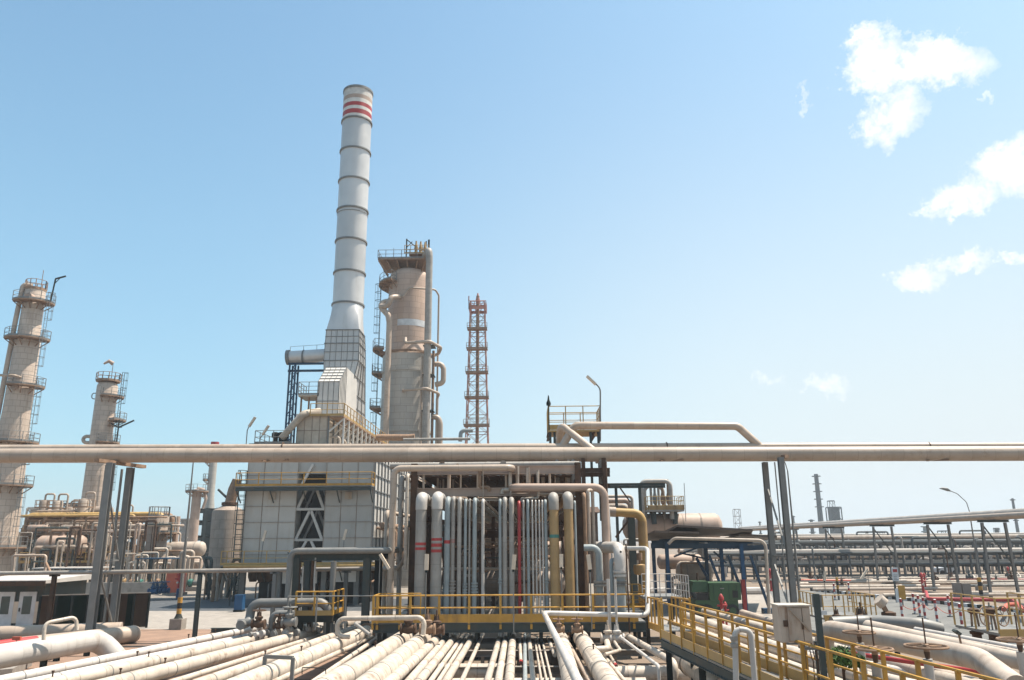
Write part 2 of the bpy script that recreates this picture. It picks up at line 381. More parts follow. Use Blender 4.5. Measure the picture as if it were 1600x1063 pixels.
# far yard paving and roads (each sheet 4 mm above the one below)
sheet('yard_paving', [(-120,55),(16,55),(16,190),(-120,190)], .004, 'pale')
a = gp((-60,990),(400,985),(700,985),(700,954),(200,953),(-60,953)); sheet('concrete_apron', a, .008, 'conclight')
a = gp((-60,955),(700,955),(700,934),(180,934),(-60,934)); sheet('road', a, .012, 'asphalt')
a = gp((-60,936),(700,936),(700,929),(-60,929)); sheet('road_shoulder', a, .016, 'pale')
a = gp((-100,1063),(640,1063),(500,990),(470,984),(-100,984)); sheet('soil_strip', a, .020, 'soil')
sheet('pavement', gp((1000,985),(1300,985),(1300,940),(1240,926),(1000,926)), .010, 'conclight')
a = gp((1240,992),(1700,1040),(1760,968),(1600,951),(1280,923),(1200,921)); sheet('road_right', a, .012, 'roadgrey')
k0, k1 = H(1268,923.5,0), H(1650,963,0)
km = MB(); kb = MB(); n = 60
for i in range(n):
    p, q = k0.lerp(k1, i/n), k0.lerp(k1, (i+1)/n); (km if i % 2 else kb).beam(p+Z*.13, q+Z*.13, .3, .26)
S('kerb', km, 'door', kind='structure'); S('kerb_paint', kb, 'black', kind='structure')
# ================================================================ FOREGROUND PIPES
def fpipe(far, near, r, label, m='cream', z0=.55, straps=(), ext=1.25, group='pale pipes running towards the viewer', red=False, flange=False):
    z = z0+r; a = H(far[0], far[1], z); b = H(near[0], near[1], z); b = a+(b-a)*ext
    if not flange and ext > 1: a = a-(b-a).normalized()*1.6
    o = S('pipe', MB().tube(a, b, r, 20), m, label, 'pipe', group)
    d = (b-a).normalized(); q_ = random.uniform(.8,2.2); l__ = (b-a).length
    while r >= .15 and q_ < l__-.5:
        c = a+d*q_; P('clad_band', MB().tube(c-d*.018, c+d*.018, r+.008, 20), 'galv' if random.random() < .5 else 'cream_dull', o)
        if random.random() < .12: e = c+d*.4; P('vent_stub', MB().tube(e+Z*r*.9, e+Z*(r+.16), .025, 8).tube(e+Z*(r+.13), e+Z*(r+.18), .045, 8), 'rust', o)
        q_ += random.uniform(1.6,2.6)
    for (sx, sy) in straps:
        c = H(sx, sy, z); t = (c-a).dot(d); c = a+d*t; P('strap', MB().tube(c-d*.05, c+d*.05, r+.014, 20), 'galv', o)
    if red: c = a+(b-a)/ext; P('red_end', MB().tube(c-d*.0, c-d*.45, r+.004, 12), 'red', o)
    if flange: P('flange', MB().tube(a-d*.06, a+d*.05, r*1.35, 20), 'rustlight', o)
    return o
fpipe((396,983),(60,1052), .17, 'pale round pipe edging the left side of the foreground bundle, beside the red soil', 'white', straps=((325,997),(352,990),(366,988)), ext=1.6)
fpipe((408,992),(130,1052), .19, 'pale pipe just inside the outermost left pipe of the bundle', 'white', ext=1.6)
fpipe((470,984),(110,1063), .22, 'pale stained pipe, third from the left of the foreground bundle', straps=((401,1000),), ext=1.5)
fpipe((530,978),(200,1063), .24, 'wide flat lit pipe crossing the left foreground, shaded at its far end', straps=((441,1000),(463,996)), ext=1.4)
fpipe((540,981),(280,1063), .10, 'thin pale pipe between two wide ones at lower left', straps=((460,1002),), ext=1.3)
fpipe((560,981),(330,1063), .19, 'cream pipe with one strap, left of the pipe under the grey hoop', straps=((471,1010),), ext=1.3)
fpipe((573,988),(396,1063), .31, 'thick cream pipe passing under the small grey metal hoop', straps=((540,997),(421,1052)), ext=1.3, flange=True)
fpipe((578,997),(430,1065), .10, 'slim pipe directly right of the thick strapped pipe at left', ext=1.3)
fpipe((584,1001),(498,1060), .09, 'slim pipe in the open gap at left, rightmost of the thin pair', ext=1.3)
fpipe((636,995),(530,1063), .36, 'broad pale pipe ending at the rusty valve, left of centre', ext=1.3, flange=True)
fpipe((663,997),(584,1063), .34, 'broad pale pipe ending under the double rusty valve', ext=1.3, flange=True)
fpipe((681,1001),(614,1063), .20, 'medium pale pipe with a loose wrapped collar at its far end', ext=1.3, flange=True)
fpipe((698,997),(641,1063), .14, 'pale pipe, first of the narrow ones right of the collared pipe', ext=1.3)
fpipe((709,998),(657,1063), .15, 'pale pipe, second of the narrow ones right of the collared pipe', ext=1.3)
CL_ = [((720,998),(674,1063),.09,'thin pale pipe, left one of a close pair left of centre'),((727,999),(686,1063),.075,'very thin pale pipe, right one of a close pair left of centre'),
 ((737,998),(698,1063),.13,'medium pale pipe just left of the gap with the big cross pipe'),((752,997),(722,1063),.08,'thin pale pipe alone over the big cross pipe left of centre'),
 ((780,998),(762,1063),.115,'pale pipe, left of the central trio'),((790,997),(779,1063),.125,'pale pipe in the middle of the central trio'),((801,997),(796,1063),.155,'pale pipe, thickest and rightmost of the central trio')]
for f_, n_, r_, l_ in CL_: fpipe(f_, n_, r_, l_, ext=1.3)
fpipe((812,998),(814,1036), .065, 'thin pale pipe ending in a short red tip right of the central trio', ext=1.0, red=True)
fpipe((820,998),(820.5,1063), .075, 'thin blue-grey pipe among the cream ones in the centre', 'bluepipe')
fpipe((827,1000),(833,1063), .09, 'cream pipe just right of the blue-grey one')
for (f_, n_, l_) in (((837,1008),(846,1063),'leftmost'),((841,1004),(854,1063),'middle'),((847,1000),(862,1063),'rightmost')):
    fpipe(f_, n_, .042, l_+' of three very thin pale tubes right of centre')
fpipe((856,996),(867,1024), .08, 'short pale pipe ending beside the dark post right of centre', ext=1.0)
fpipe((874,988),(893,1063), .30, 'thick cream pipe half hidden behind the long white diagonal pipe', straps=((881,1006),), flange=True)
fpipe((885,1000),(920,1063), .085, 'thin yellowish pipe between the two thick right-hand pipes', 'tanline')
fpipe((902,988),(948,1063), .33, 'thick cream pipe with three dark straps right of centre', straps=((908,1004),(925,1025),(940,1050)), flange=True)
fpipe((931,1014),(966,1063), .07, 'thin cream pipe right beside the thick three-strap pipe')
fpipe((940,1021),(975,1063), .065, 'thin cream pipe, outer one right of the three-strap pipe')
fpipe((951,1021),(963,1041), .055, 'short thin cream pipe with a red tip beside the elbows', ext=1.0, red=True)
def wpath(name, pts, r, m, label, cat='pipe', group=None, bend=None, n=14): return S(name, MB().path(pts, r, bend, n), m, label, cat, group)
a = H(970,996,1.3); b = H(1029,1041,1.3)
wpath('handrail_pipe', [a, b, b-Z*1.2], .055, 'white', 'thin white slanting tube that turns straight down, right of the elbows')
a = H(982,995,1.1); b = H(1054,1036,1.1); wpath('pipe', [a, b, b-Z*.9], .12, 'cream', 'slanting cream pipe that turns down beside the capped big pipe', bend=.3)
a = H(902,1018,1.0); b = H(951,1014,1.0); c = H(948,1002,1.0)
wpath('pipe', [H(928,1040,1.0), H(915,1016,1.0), b, c], .12, 'cream', 'right-angled cream pipe behind the thin pipes right of centre', bend=.25)
wpath('pipe', [H(945,1023,1.0), H(969,1016,1.0), H(960,1003,1.0)], .06, 'cream', 'small right-angled cream pipe to the right of the larger elbow', bend=.15)
# large capped pipe
a = H(1068,1030,1.0); b = H(1135,1080,1.0); d = (b-a).normalized()
o = S('pipe', MB().tube(a, b, .36, 24), 'cream', 'big blunt-ended cream pipe with a rusty underside below the yellow walkway', 'pipe')
P('end_cap', MB().lathe([(.36,0),(.34,.08),(.25,.16),(.12,.2),(0,.21)], a, 24, -d), 'cream', o)
c = a+d*1.2; P('strap', MB().tube(c-d*.05, c+d*.05, .385, 24), 'galv', o)
# cross pipes under the bundle
for (x0, x1, y, z, r, l_) in ((600,790,1052,.3,.32,'big low pipe lying crosswise below the centre pipes'),(880,1140,1055,.3,.3,'big low pipe lying crosswise at lower right with railing shadows on it'),(690,1010,1075,.25,.3,'big low pipe lying crosswise at the very bottom edge')):
    p = H((x0+x1)/2, y, z); wpath('pipe', [H(x0, y, z), Vec((H(x1,y,z).x, H(x0,y,z).y, z))], r, 'cream', l_, n=20)
for y, x0, x1 in ((1002,560,1120),(1022,600,1120),(1048,560,1140),(985,330,620)):
    for z, w in ((.42,.25),):
        p = H(x0, y, z); q = H(x1, y, z); q.y = p.y; mb = MB().ibeam(p, q, w, .24)
        k = 5
        for i in range(k): c = p.lerp(q, (i+.5)/k); mb.ibeam((c.x, c.y, 0), (c.x, c.y, z-.12), .15)
        S('pipe_support', mb, 'conclight' if y != 985 else 'steel', {1002:'low steel cross support right behind the deck edge',1022:'low cross support in the middle of the pipe bundle',1048:'low cross support nearest the viewer under the pipes',985:'low grey cross support under the left-hand pipes'}[y], 'support', 'low supports under the foreground pipes')
# small grey hoop, thin wire hoop, white U rails
def hoop(pts, r, label, m='galv', cat='hoop', sq=False):
    mb = MB()
    if sq:
        for p, q in zip(pts[:-1], pts[1:]): mb.beam(p, q, r*2)
    else: mb.path(pts, r, r*3, 10)
    return S('guard_hoop', mb, m, label, cat)
D = H(410,1042,1.1).y
hoop([W(412,1063,D), W(414,1026,D), W(458,1028,D*.985), W(455,1075,D*.985)], .055, 'small square grey metal hoop standing over the thick pipe at lower left', sq=True)
hoop([W(472,1054,D), W(472,1043,D), W(509,1044,D*.985), W(509,1078,D*.985)], .015, 'thin wire bracket with a small knob beside the pipes at lower left', 'darksteel', 'bracket')
hoop([W(547,995,33.8), W(527,995,33.8), W(527,967,33.8), W(664,965,33.5), W(661,992,33.5)], .1, 'long low cream tube frame crossing in front of the yellow deck at left', 'cream', 'pipe frame')
D = 30
hoop([W(68,1000,D), W(70,974,D), W(119,964,D*1.03), W(120,985,D*1.03)], .07, 'angled grey guard rail above the tan pipe at lower left', 'cream', 'guard rail')
# slanting small pipe near left deck corner
wpath('pipe', [W(555,975,33), W(578,992,32.2)], .07, 'greypipe', 'short slanting tube with a round end by the left corner of the yellow deck')
# long white diagonal pipe: comes from the big elbow, crosses the deck, dives to the viewer
D0 = 34.2
mb = MB().path([W(972,857,37.5), W(1012,857,36.5), W(1012,962,34.2), W(850,958,33.8), W(908,1075,15.0), ], .1, .3, 14)
S('pipe', mb, 'white', 'long white pipe that crosses in front of the deck and dives diagonally to the viewer', 'pipe')
# rusty valves on the pipe ends in front of the deck
def valve(loc, s, label, wheel=True, m='rust', axis='Z', wr=None, name='gate_valve', group=None, stemh=.55):
    c = Vec(loc); t = T(name, label, 'valve', tuple(c), group); wr = wr or .28*s
    b = MB().lathe([(.13*s,-.3*s),(.2*s,-.3*s),(.2*s,-.24*s),(.14*s,-.2*s),(.19*s,0),(.14*s,.2*s),(.2*s,.24*s),(.2*s,.3*s),(.13*s,.3*s)], c, 18, 'X')
    b.lathe([(.13*s,0),(.13*s,.22*s),(.18*s,.22*s),(.18*s,.3*s),(.08*s,.34*s),(.06*s,.5*s)], c, 14, 'Z'); P('valve_body', b, m, t)
    st = MB().tube(c+Z*.45*s, c+Z*(stemh+.15)*s, .022*s+.008, 8)
    for sx in (-1, 1): st.beam(c+Vec((sx*.1*s,0,.3*s)), c+Vec((sx*.07*s,0,stemh*s)), .03*s)
    P('stem', st, m, t)
    if wheel:
        w = MB(); hc = c+Z*(stemh+.02)*s; ax = (0,0,1) if axis == 'Z' else (0,1,0); w.ring(hc, wr, .022*s+.006, 20, 6, ax)
        for k in range(4):
            a = pi*k/4; dv = Vec((cos(a), sin(a), 0)) if axis == 'Z' else Vec((cos(a), 0, sin(a))); w.tube(hc-dv*wr, hc+dv*wr, .012*s+.004, 5)
        w.tube(hc-Vec(ax)*.04, hc+Vec(ax)*.04, .05*s, 8); P('handwheel', w, m, t)
    return t
valve(W(638,983,34.0), 1.1, 'dark rusty valve topping the broad pipe in front of the deck, left one', wheel=False, m='rust')
valve(W(668,983,34.0), 1.1, 'rusty valve with a cream bonnet between two broad pipe ends', wheel=False, m='rustlight')
valve(W(682,984,34.4), 1.1, 'blackened rusty valve right behind the collared pipe end', wheel=False, m='rust')
valve(W(873,984,34.2), .8, 'small rusty valve on top of the half hidden thick pipe', m='rustlight', stemh=.5)
valve(W(902,984,34.2), .8, 'small rusty valve with a red capped stem on the three-strap pipe', m='rustlight', stemh=.5)
for (x, l_) in ((950,'white valve block where a thin white riser meets the pipes, left one'),(964,'white valve block at the foot of the right thin riser')):
    t = valve(W(x,998,33.6), 1.0, l_, wheel=False, m='cream_dull' if x == 950 else 'white')
# ================================================================ YELLOW DECK
DK = 36.0; zd = W(780,972,DK).z
t = T('yellow_deck', 'long yellow-railed walkway deck crossing in front of the vertical pipes', 'walkway', tuple(W(790,985,DK)))
xa, xb = W(583,960,DK).x, W(1008,960,DK).x
P('deck_plate', MB().box((xa,DK,zd-.05),(xb,DK+1.5,zd)), 'galv', t)
P('toe_plate', MB().box((xa,DK-.012,zd-.02),(xb-.3,DK-.002,zd+.33)), 'yellow', t)
P('edge_beam', MB().ibeam((xa,DK+.05,zd-.25),(xb,DK+.05,zd-.25),.2,.38), 'steel', t)
P('edge_beam', MB().ibeam((xa,DK+1.4,zd-.25),(xb,DK+1.4,zd-.25),.2,.38), 'steel', t)
lg = [xa+.3+i*(xb-xa-.6)/8 for i in range(9)]
for x in lg:
    for y in (DK+.05, DK+1.4): P('leg', MB().ibeam((x,y,0),(x,y,zd-.44),.15), 'darksteel', t)
pr = MB().tube((xa,DK,zd+1.12),(xb,DK,zd+1.12),.032,8).tube((xa,DK,zd+.6),(xb,DK,zd+.6),.03,8)
P('top_rail', MB().tube((xa,DK,zd+1.12),(xb,DK,zd+1.12),.036,8), 'yellow', t); P('middle_rail', MB().tube((xa,DK,zd+.6),(xb,DK,zd+.6),.032,8), 'yellow', t)
for px in (583,590,625,641,686,733,782,830,879,927,990): x = W(px,955,DK).x; P('rail_post', MB().box((x-.05,DK-.03,zd-.3),(x+.05,DK+.03,zd+1.12)), 'yellow', t)
rl = MB(); rl.rail([(xa,DK,zd),(xa,DK+1.5,zd)], 1.12, .75); rl.rail([(xa,DK+1.5,zd),(W(650,955,DK).x,DK+1.5,zd)], 1.12, .8); P('rear_railing', rl, 'yellow', t)
# hanging white risers that pass in front of the deck
for (x, y0, y1, r, l_) in ((950,905,990,.07,'thin white riser dropping past the deck edge to a white valve'),(961,905,998,.05,'thinner white riser dropping past the deck edge, right of the first')):
    D_ = 34.0; a = W(x, y0, D_); b = W(x, y1, D_); wpath('pipe', [a, Vec((a.x, a.y, b.z))], r, 'white', l_)
a = W(978,850,35); b = W(979,990,35); wpath('pipe', [a, Vec((a.x,a.y,b.z))], .035, 'rust', 'very thin brown conduit beside the large white elbow')
# ================================================================ CENTRAL PIPE RACK
RX0, RX1 = W(645,850,40).x, W(906,850,40).x; RY = 40.0; NB = 8; BAY = 6.0
zt = W(780,724,40).z
t = T('pipe_rack', 'tall rusty brown steel pipe rack seen end on behind the yellow deck', 'pipe rack', ((RX0+RX1)/2, RY, 0))
for i in range(NB+1):
    y = RY+i*BAY
    P('post', MB().ibeam((RX0,y,0),(RX0,y,zt),.32), 'rust', t); P('post', MB().ibeam((RX1,y,0),(RX1,y,zt),.32), 'rust', t)
    if i == 4: P('post', MB().ibeam((RX0+3,y,0),(RX0+3,y,zt-2),.28), 'rust', t)
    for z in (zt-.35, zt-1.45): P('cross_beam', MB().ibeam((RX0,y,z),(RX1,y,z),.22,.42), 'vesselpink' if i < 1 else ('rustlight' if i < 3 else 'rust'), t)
for x in (RX0, RX1):
    for z in (zt-.9, zt-2.6): P('side_beam', MB().ibeam((x,RY,z),(x,RY+NB*BAY,z),.2,.3), 'rust', t)
    bm = MB()
    for i in range(0, NB, 2): bm.beam((x,RY+i*BAY,.5),(x,RY+(i+1)*BAY,zt-2.8),.1); bm.beam((x,RY+(i+1)*BAY,.5),(x,RY+i*BAY,zt-2.8),.1)
    P('bracing', bm, 'rust', t)
# vertical drop pipes with elbows turning back into the rack
zb = .9
def drop(px, wpx, ytop, m, label, D=38.2, bands=(), ybot=None, back=None, capm=None, flange=None, elbow=True, slantx=0):
    r = px2m(wpx, D)/2; top = W(px, ytop, D).z-r; x = W(px, 860, D).x
    bz = zb if ybot is None else W(px, ybot, D).z
    back = back or NB*BAY+1.5
    pts = [(x, D, bz), (x, D, top), (x, D+back, top)] if elbow else [(x, D, bz), (x, D, top)]
    o = S('vertical_pipe', MB().path(pts, r, r*2.4, 18), m, label, 'pipe', 'vertical pipes at the end of the rack')
    for (yb, h, c) in bands:
        z = W(px, yb, D).z; hh = px2m(h, D)/2; P('painted_band', MB().tube((x,D,z-hh),(x,D,z+hh), r+.006, 18), c, o)
    if capm:
        z = W(px, ytop+28, D).z; P('elbow_cladding', MB().path([(x,D,z),(x,D,top),(x,D+1.2,top)], r+.02, (r+.02)*2.4, 18), capm, o)
    for yf in (flange or ()):
        z = W(px, yf, D).z
        P('flange', MB().lathe([(r*1.6,-.1),(r*1.6,-.04),(r*1.1,-.03),(r*1.1,.03),(r*1.6,.04),(r*1.6,.1)], (x,D,z), 14), m, o)
    return o
RW = 'red'
drop(657,16.5,769,'greypipe','thick grey pipe with two red bands and a white elbow, left of all the drops',bands=((850,4,RW),(857.5,4,RW)),capm='white')
drop(682,16.5,768,'greypipe','thick grey pipe with three red bands and a white elbow',bands=((843,4,RW),(852,5,RW),(861,4.5,RW)),capm='white')
drop(698.5,9,775,'bluepipe','pale blue pipe with one red band beside the three-band pipe',bands=((847,5,RW),))
drop(707.5,6,775,'greypipe','narrow grey pipe with flanges, just right of the one-band blue pipe',flange=(911,921),bands=((844,1,RW),(847,1,RW)))
drop(717.5,6.5,776,'greypipe','narrow dull grey pipe without flanges, left of centre')
drop(727,4.5,779,'bluepipe','slim bluish pipe with a flange pair near the railing, left of centre',flange=(915,924))
drop(733.5,3,779,'greypipe','very slim grey pipe squeezed between two bluish ones')
drop(741.5,6.5,777,'bluepipe','pale blue pipe with large flanges just above the railing',flange=(914,923))
drop(754.5,5,779,'white','slim white pipe with a short side branch at the left of the dark opening')
drop(781.5,4.5,779,'bluepipe','slim bluish pipe at the right edge of the dark opening',flange=(908,))
drop(789,7,776,'greypipe','grey pipe with a faint ring, left of the flat-topped grey pair')
drop(799.5,8,776,'greypipe','wider grey pipe directly left of the red one')
drop(811.5,5,782,'red','single bright red vertical pipe in the middle of the rack')
drop(818.5,3.2,781,'greypipe','very slim pipe directly right of the red one')
drop(825.5,4.4,780,'bluepipe','slim pale blue pipe, second to the right of the red one')
for i, x in enumerate((832.5,838,843.5,848.5)): drop(x,2.4,781,'white','hair-thin pale tube, '+ORD[i]+' in the row of four left of the ochre pipes')
drop(853.5,5,780,'bluepipe','slim pale blue pipe hard against the left ochre pipe',flange=(908,))
drop(866.5,14.5,769,'ochre','thick ochre pipe with a small green band, left of the two ochre pipes',bands=((838,5,'teal'),),capm='greypipe')
drop(889.5,14.5,768,'ochre','thick ochre pipe without a band, right of the two ochre pipes',capm='greypipe')
drop(900,3.5,782,'bluepipe','thin bluish pipe beside the right rack post')
# side pipes on the left of rack
def vp(pts, r, m, label, bend=None, group='pipes beside the rack', parts=None):
    o = S('vertical_pipe', MB().path(pts, r, bend, 16), m, label, 'pipe', group)
    return o
x = W(612,850,39).x; z = W(612,726,39).z; r = .2
vp([(x,39,.8),(x,39,z-r),(W(800,726,39).x,39,z-r),(W(800,726,39).x,46,z-r)], .16, 'tanline', 'tall tan-grey pipe left of the rack that turns right along its top')
x = W(625,850,41).x; vp([(x,41,.8),(x,41,W(625,745,41).z),(x,60,W(625,745,41).z)], .12, 'greypipe', 'grey pipe in the shade just right of the tallest left pipe')
x = W(634,850,39.5).x; vp([(x,39.5,W(634,890,39.5).z),(x,39.5,W(636,742,39.5).z),(x,55,W(636,742,39.5).z)], .085, 'cream', 'thin cream pipe left of the left rack post')
x = W(603,850,43).x; vp([(x,43,.8),(x,43,W(603,800,43).z),(x,60,W(603,800,43).z)], .12, 'cream_dull', 'short brownish pipe behind the tallest left pipe')
# right group
vp([W(800,762,39.4)+Vec((0,7,0)), W(800,762,39.4), W(944,762,39.4), Vec((W(944,762,39.4).x,39.4,1.0))], .2, 'vesselpink', 'large dull tan pipe crossing the rack top and dropping at its right side', .5)
x = W(921,850,39).x; vp([(x,39,W(921,860,39).z),(x,39,W(921,766,39).z),(x+.25,39.3,W(921,766,39).z),(x+.25,39.3,.9)], .085, 'tanline', 'slim tan hairpin pipe right of the right rack post', .12)
x = W(915,850,38.8).x; vp([(x,38.8,.9),(x,38.8,W(915,772,38.8).z),(x,44,W(915,772,38.8).z)], .09, 'rustlight', 'dull brown pipe touching the right rack post')
x = W(951,850,40.5).x; vp([(x,40.5,.9),(x,40.5,W(951,722,40.5).z)], .06, 'rust', 'thin rusty post pipe right of the large tan drop', group=None)
x = W(958,850,41).x; vp([(x,41,.9),(W(950,790,41).x,41,W(950,790,41).z)], .07, 'white', 'thin white leaning pipe at the right flank of the rack')
xs = W(935,850,38).x; zz = W(935,856,38).z
mb = MB().path([(W(912,850,38).x,38,zz),(xs,38,zz),(xs,38,W(935,925,38).z)], .16, .36, 16); o = S('elbow_pipe', mb, 'bluepipe', 'pale blue pipe with an elbow top and heavy flange, right of the lamp tube', 'pipe')
P('flange', MB().lathe([(.3,-.12),(.3,-.04),(.2,-.03),(.2,.03),(.3,.04),(.3,.12)], (xs,38,W(935,912,38).z), 18), 'greypipe', o); P('lower_pipe', MB().tube((xs,38,.9),(xs,38,W(935,925,38).z),.19,16), 'greypipe', o)
xs = W(968,860,37).x; zz = W(968,856,37).z
mb = MB().path([(W(948,860,37).x-.2,40,zz),(xs,38.2,zz),(xs,37,zz-.1),(xs,37,W(968,895,37).z)], .27, .5, 20); o = S('elbow_pipe', mb, 'white', 'fat white insulated elbow pipe with a round dark mark on its front', 'pipe')
P('flange', MB().lathe([(.33,-.12),(.33,-.03),(.24,-.02),(.24,.05),(.33,.06),(.33,.14)], (xs,37,W(968,897,37).z), 20), 'white', o)
P('flange', MB().lathe([(.3,-.1),(.3,-.03),(.22,-.02),(.22,.05),(.3,.06),(.3,.12)], (xs,37,W(968,912,37).z), 20), 'galv', o); P('lower_pipe', MB().tube((xs,37,1.0),(xs,37,W(968,897,37).z),.2,16), 'bluepipe', o)
P('round_mark', MB().tube((xs+.02,36.71,zz-.18),(xs+.02,36.74,zz-.18),.05,12), 'black', o)
x = W(955,875,37.3).x; vp([(x+.25,38.2,W(955,876,37.3).z),(x,37.3,W(955,876,37.3).z),(x,37.3,1.0)], .1, 'bluepipe', 'slender bluish elbow pipe tucked left of the fat white elbow', .2)
# extra cross pipes on top of rack (visible clutter)
clu = [(728,.16,'greypipe','grey pipe lying across the very top of the rack front',610,905,41),(741,.1,'tanline','tan pipe across the rack top below the grey one',640,905,42),(752,.1,'rustlight','brown pipe crossing high inside the rack, first bay',660,900,46.5),
       (749,.12,'tanline','tan pipe crossing high inside the rack, second bay',655,905,52.5),(768,.14,'greypipe','grey pipe crossing deep inside the rack',680,890,64.5)]
for y, r, m, l_, x0, x1, D_ in clu:
    p = W(x0,y,D_); q = W(x1,y,D_); wpath('cross_pipe', [p, Vec((q.x, q.y, p.z))], r, m, l_, group='pipes lying across the rack')
# longitudinal pipes on the top level (shade the tunnel)
rnd = random.Random(3); xx = RX0+.35; i = 0
while xx < RX1-.3:
    r = rnd.choice((.06,.09,.12,.16)); xx += r
    wpath('rack_pipe', [(xx, RY+rnd.uniform(.3,2.5), zt-.1+r), (xx, RY+NB*BAY+1, zt-.1+r)], r, rnd.choice(('cream_dull','rustlight','greypipe','tanline')), 'pipe on the top level of the rack, '+ORD[i]+' from the left', group='pipes on the top level of the rack')
    xx += r+rnd.uniform(.08,.22); i += 1
# hangers, small lines and brackets in the top of the front bays
rnd = random.Random(41)
for i in range(39):
    x = rnd.uniform(RX0+.3,RX1-.4); y = RY+rnd.uniform(-.5,3.5); z1_ = zt-rnd.uniform(.1,.5); z0_ = zt-rnd.uniform(1.2,1.9); dx = rnd.uniform(-1.5,1.5)
    wpath('hanger_pipe', [(x,y,z1_),(x,y,z0_),(max(RX0,min(RX1,x+dx)),y,z0_),(max(RX0,min(RX1,x+dx)),y,z0_-.2)], rnd.choice((.03,.045,.06,.09)), rnd.choice(('tanline','rustlight','cream_dull','cream')), 'small dusty line hanging in the rack head, '+ORD[i]+' of thirty-nine', group='small lines in the rack head', n=8, bend=.1)
# equipment inside and behind the rack
def hvessel(name, c, L_, r, m, label, saddles=True, ax='X', cat='vessel', group=None, bandm='greypipe'):
    c = Vec(c); t = T(name, label, cat, (c.x, c.y, 0), group); A = Vec((1,0,0)) if ax == 'X' else Vec((0,1,0)); h = r*.5
    P('shell', MB().lathe([(0,-L_/2-h),(r*.5,-L_/2-h*.87),(r*.85,-L_/2-h*.5),(r,-L_/2),(r,L_/2),(r*.85,L_/2+h*.5),(r*.5,L_/2+h*.87),(0,L_/2+h)], c, 28, ax), m, t)
    for s_ in (-1, 1):
        k = c+A*(L_*.32*s_)
        if saddles:
            hw = Vec((.15,r*.8,0)) if ax == 'X' else Vec((r*.8,.15,0)); P('saddle', MB().box((k.x-hw.x,k.y-hw.y,0),(k.x+hw.x,k.y+hw.y,c.z-r*.55)), 'concrete', t)
        P('band', MB().tube(k-A*.05, k+A*.05, r+.015, 28), bandm, t)
    P('nozzle', MB().tube(c+Z*r*.9, c+Z*(r+.5), r*.14, 12).tube(c+Z*(r+.45), c+Z*(r+.55), r*.24, 12), m, t); return t
for i, (x, y, z, L_, r, m) in enumerate(((-.3,56,2.2,5,.8,'vessel'),(1.2,63,4.2,4.5,.7,'vesselpink'),(-2.6,68,1.8,4,.9,'vessel'),(1.5,74,2.4,5,1.0,'vessel'),(-1,81,5.0,6,.9,'vesselpink'))):
    hvessel('heat_exchanger', (x,y,z), L_, r, m, ('brown horizontal exchanger low in the rack tunnel nearest the viewer','pinkish exchanger high in the rack tunnel','short fat vessel low on the left deep in the tunnel','large vessel low on the right deep in the tunnel','high pinkish vessel at the far end of the tunnel')[i], cat='heat exchanger', group='exchangers inside the rack')
for i in range(7):
    y = 50+i*6.0; z = (3.3,4.6,2.4,5.4,3.9,5.0,2.8)[i]
    wpath('cross_pipe', [(RX0+.4,y,z),(RX1-.4,y,z)], .09, ('cream_dull','rustlight','tanline')[i % 3], 'dim crosswise pipe inside the rack tunnel, '+ORD[i]+' from the front', group='dim pipes across the tunnel')
# near-solid deck added to shade the tunnel, and dense pipework inside it
t = T('shade_deck', 'dark perforated deck added over the rack tunnel to shade it', 'deck', (0, RY+2, zt-.6))
rnd = random.Random(77)
for i in range(NB*2):
    y = RY+.6+i*BAY/2; x = RX0+.2
    while x < RX1-.5:
        w = rnd.uniform(.5,1.4); w = min(w, RX1-.2-x)
        if rnd.random() < .93: P('shade_panel', MB().box((x,y,zt-.62),(x+w-.04,y+BAY/2-.12,zt-.57)), 'rust', t)
        x += w
for i in range(39):
    D_ = rnd.uniform(46,78); x = rnd.uniform(RX0+.3,RX1-.6); h = rnd.uniform(2.2,6.4); r_ = rnd.choice((.05,.07,.1,.14)); dx = rnd.uniform(-1.8,1.8); dx = max(RX0+.2-x, min(RX1-.3-x, dx)); m_ = rnd.choice(('rust','rustlight','cream_dull','vessel','rust','steel'))
    wpath('process_pipe', [(x,D_,0),(x,D_,h),(x+dx,D_+.2,h),(x+dx,D_+2.5,h+rnd.uniform(-.4,.4))], r_, m_, 'brownish angled pipe inside the rack tunnel, '+ORD[i]+' of thirty-nine', group='angled pipes inside the tunnel', n=8)
for sgn, xs_ in ((0,RX0-.45),(1,RX1+.45)):
    for i in range(14):
        y = RY+3+i*2.6; h = rnd.uniform(4.5,8.2); wpath('vertical_pipe', [(xs_+rnd.uniform(-.2,.2),y,0),(xs_,y,h),(xs_+(1 if sgn else -1)*rnd.uniform(.3,.9),y+1,h)], rnd.choice((.08,.13,.2)), rnd.choice(('rustlight','vessel','steel','cream_dull')), 'upright pipe on the '+('left','right')[sgn]+' rack flank, '+ORD[i]+' from the front', group='upright pipes on the rack flanks', n=8)
for i in range(5):
    z = 2.6; P('floor_beam', MB().ibeam((RX0,48+i*6,5.4),(RX1,48+i*6,5.4),.2,.35), 'rust', t)
# dark wall closing the tunnel (a compressor house)
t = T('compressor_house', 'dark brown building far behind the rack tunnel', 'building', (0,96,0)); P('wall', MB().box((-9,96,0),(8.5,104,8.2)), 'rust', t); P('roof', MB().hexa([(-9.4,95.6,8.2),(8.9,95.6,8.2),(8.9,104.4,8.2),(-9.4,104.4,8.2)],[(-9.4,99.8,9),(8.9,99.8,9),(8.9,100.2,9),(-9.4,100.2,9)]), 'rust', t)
for x in (-6,-2,3,6): P('window', MB().box((x-.7,95.93,2),(x+.7,95.99,3.6)), 'black', t)
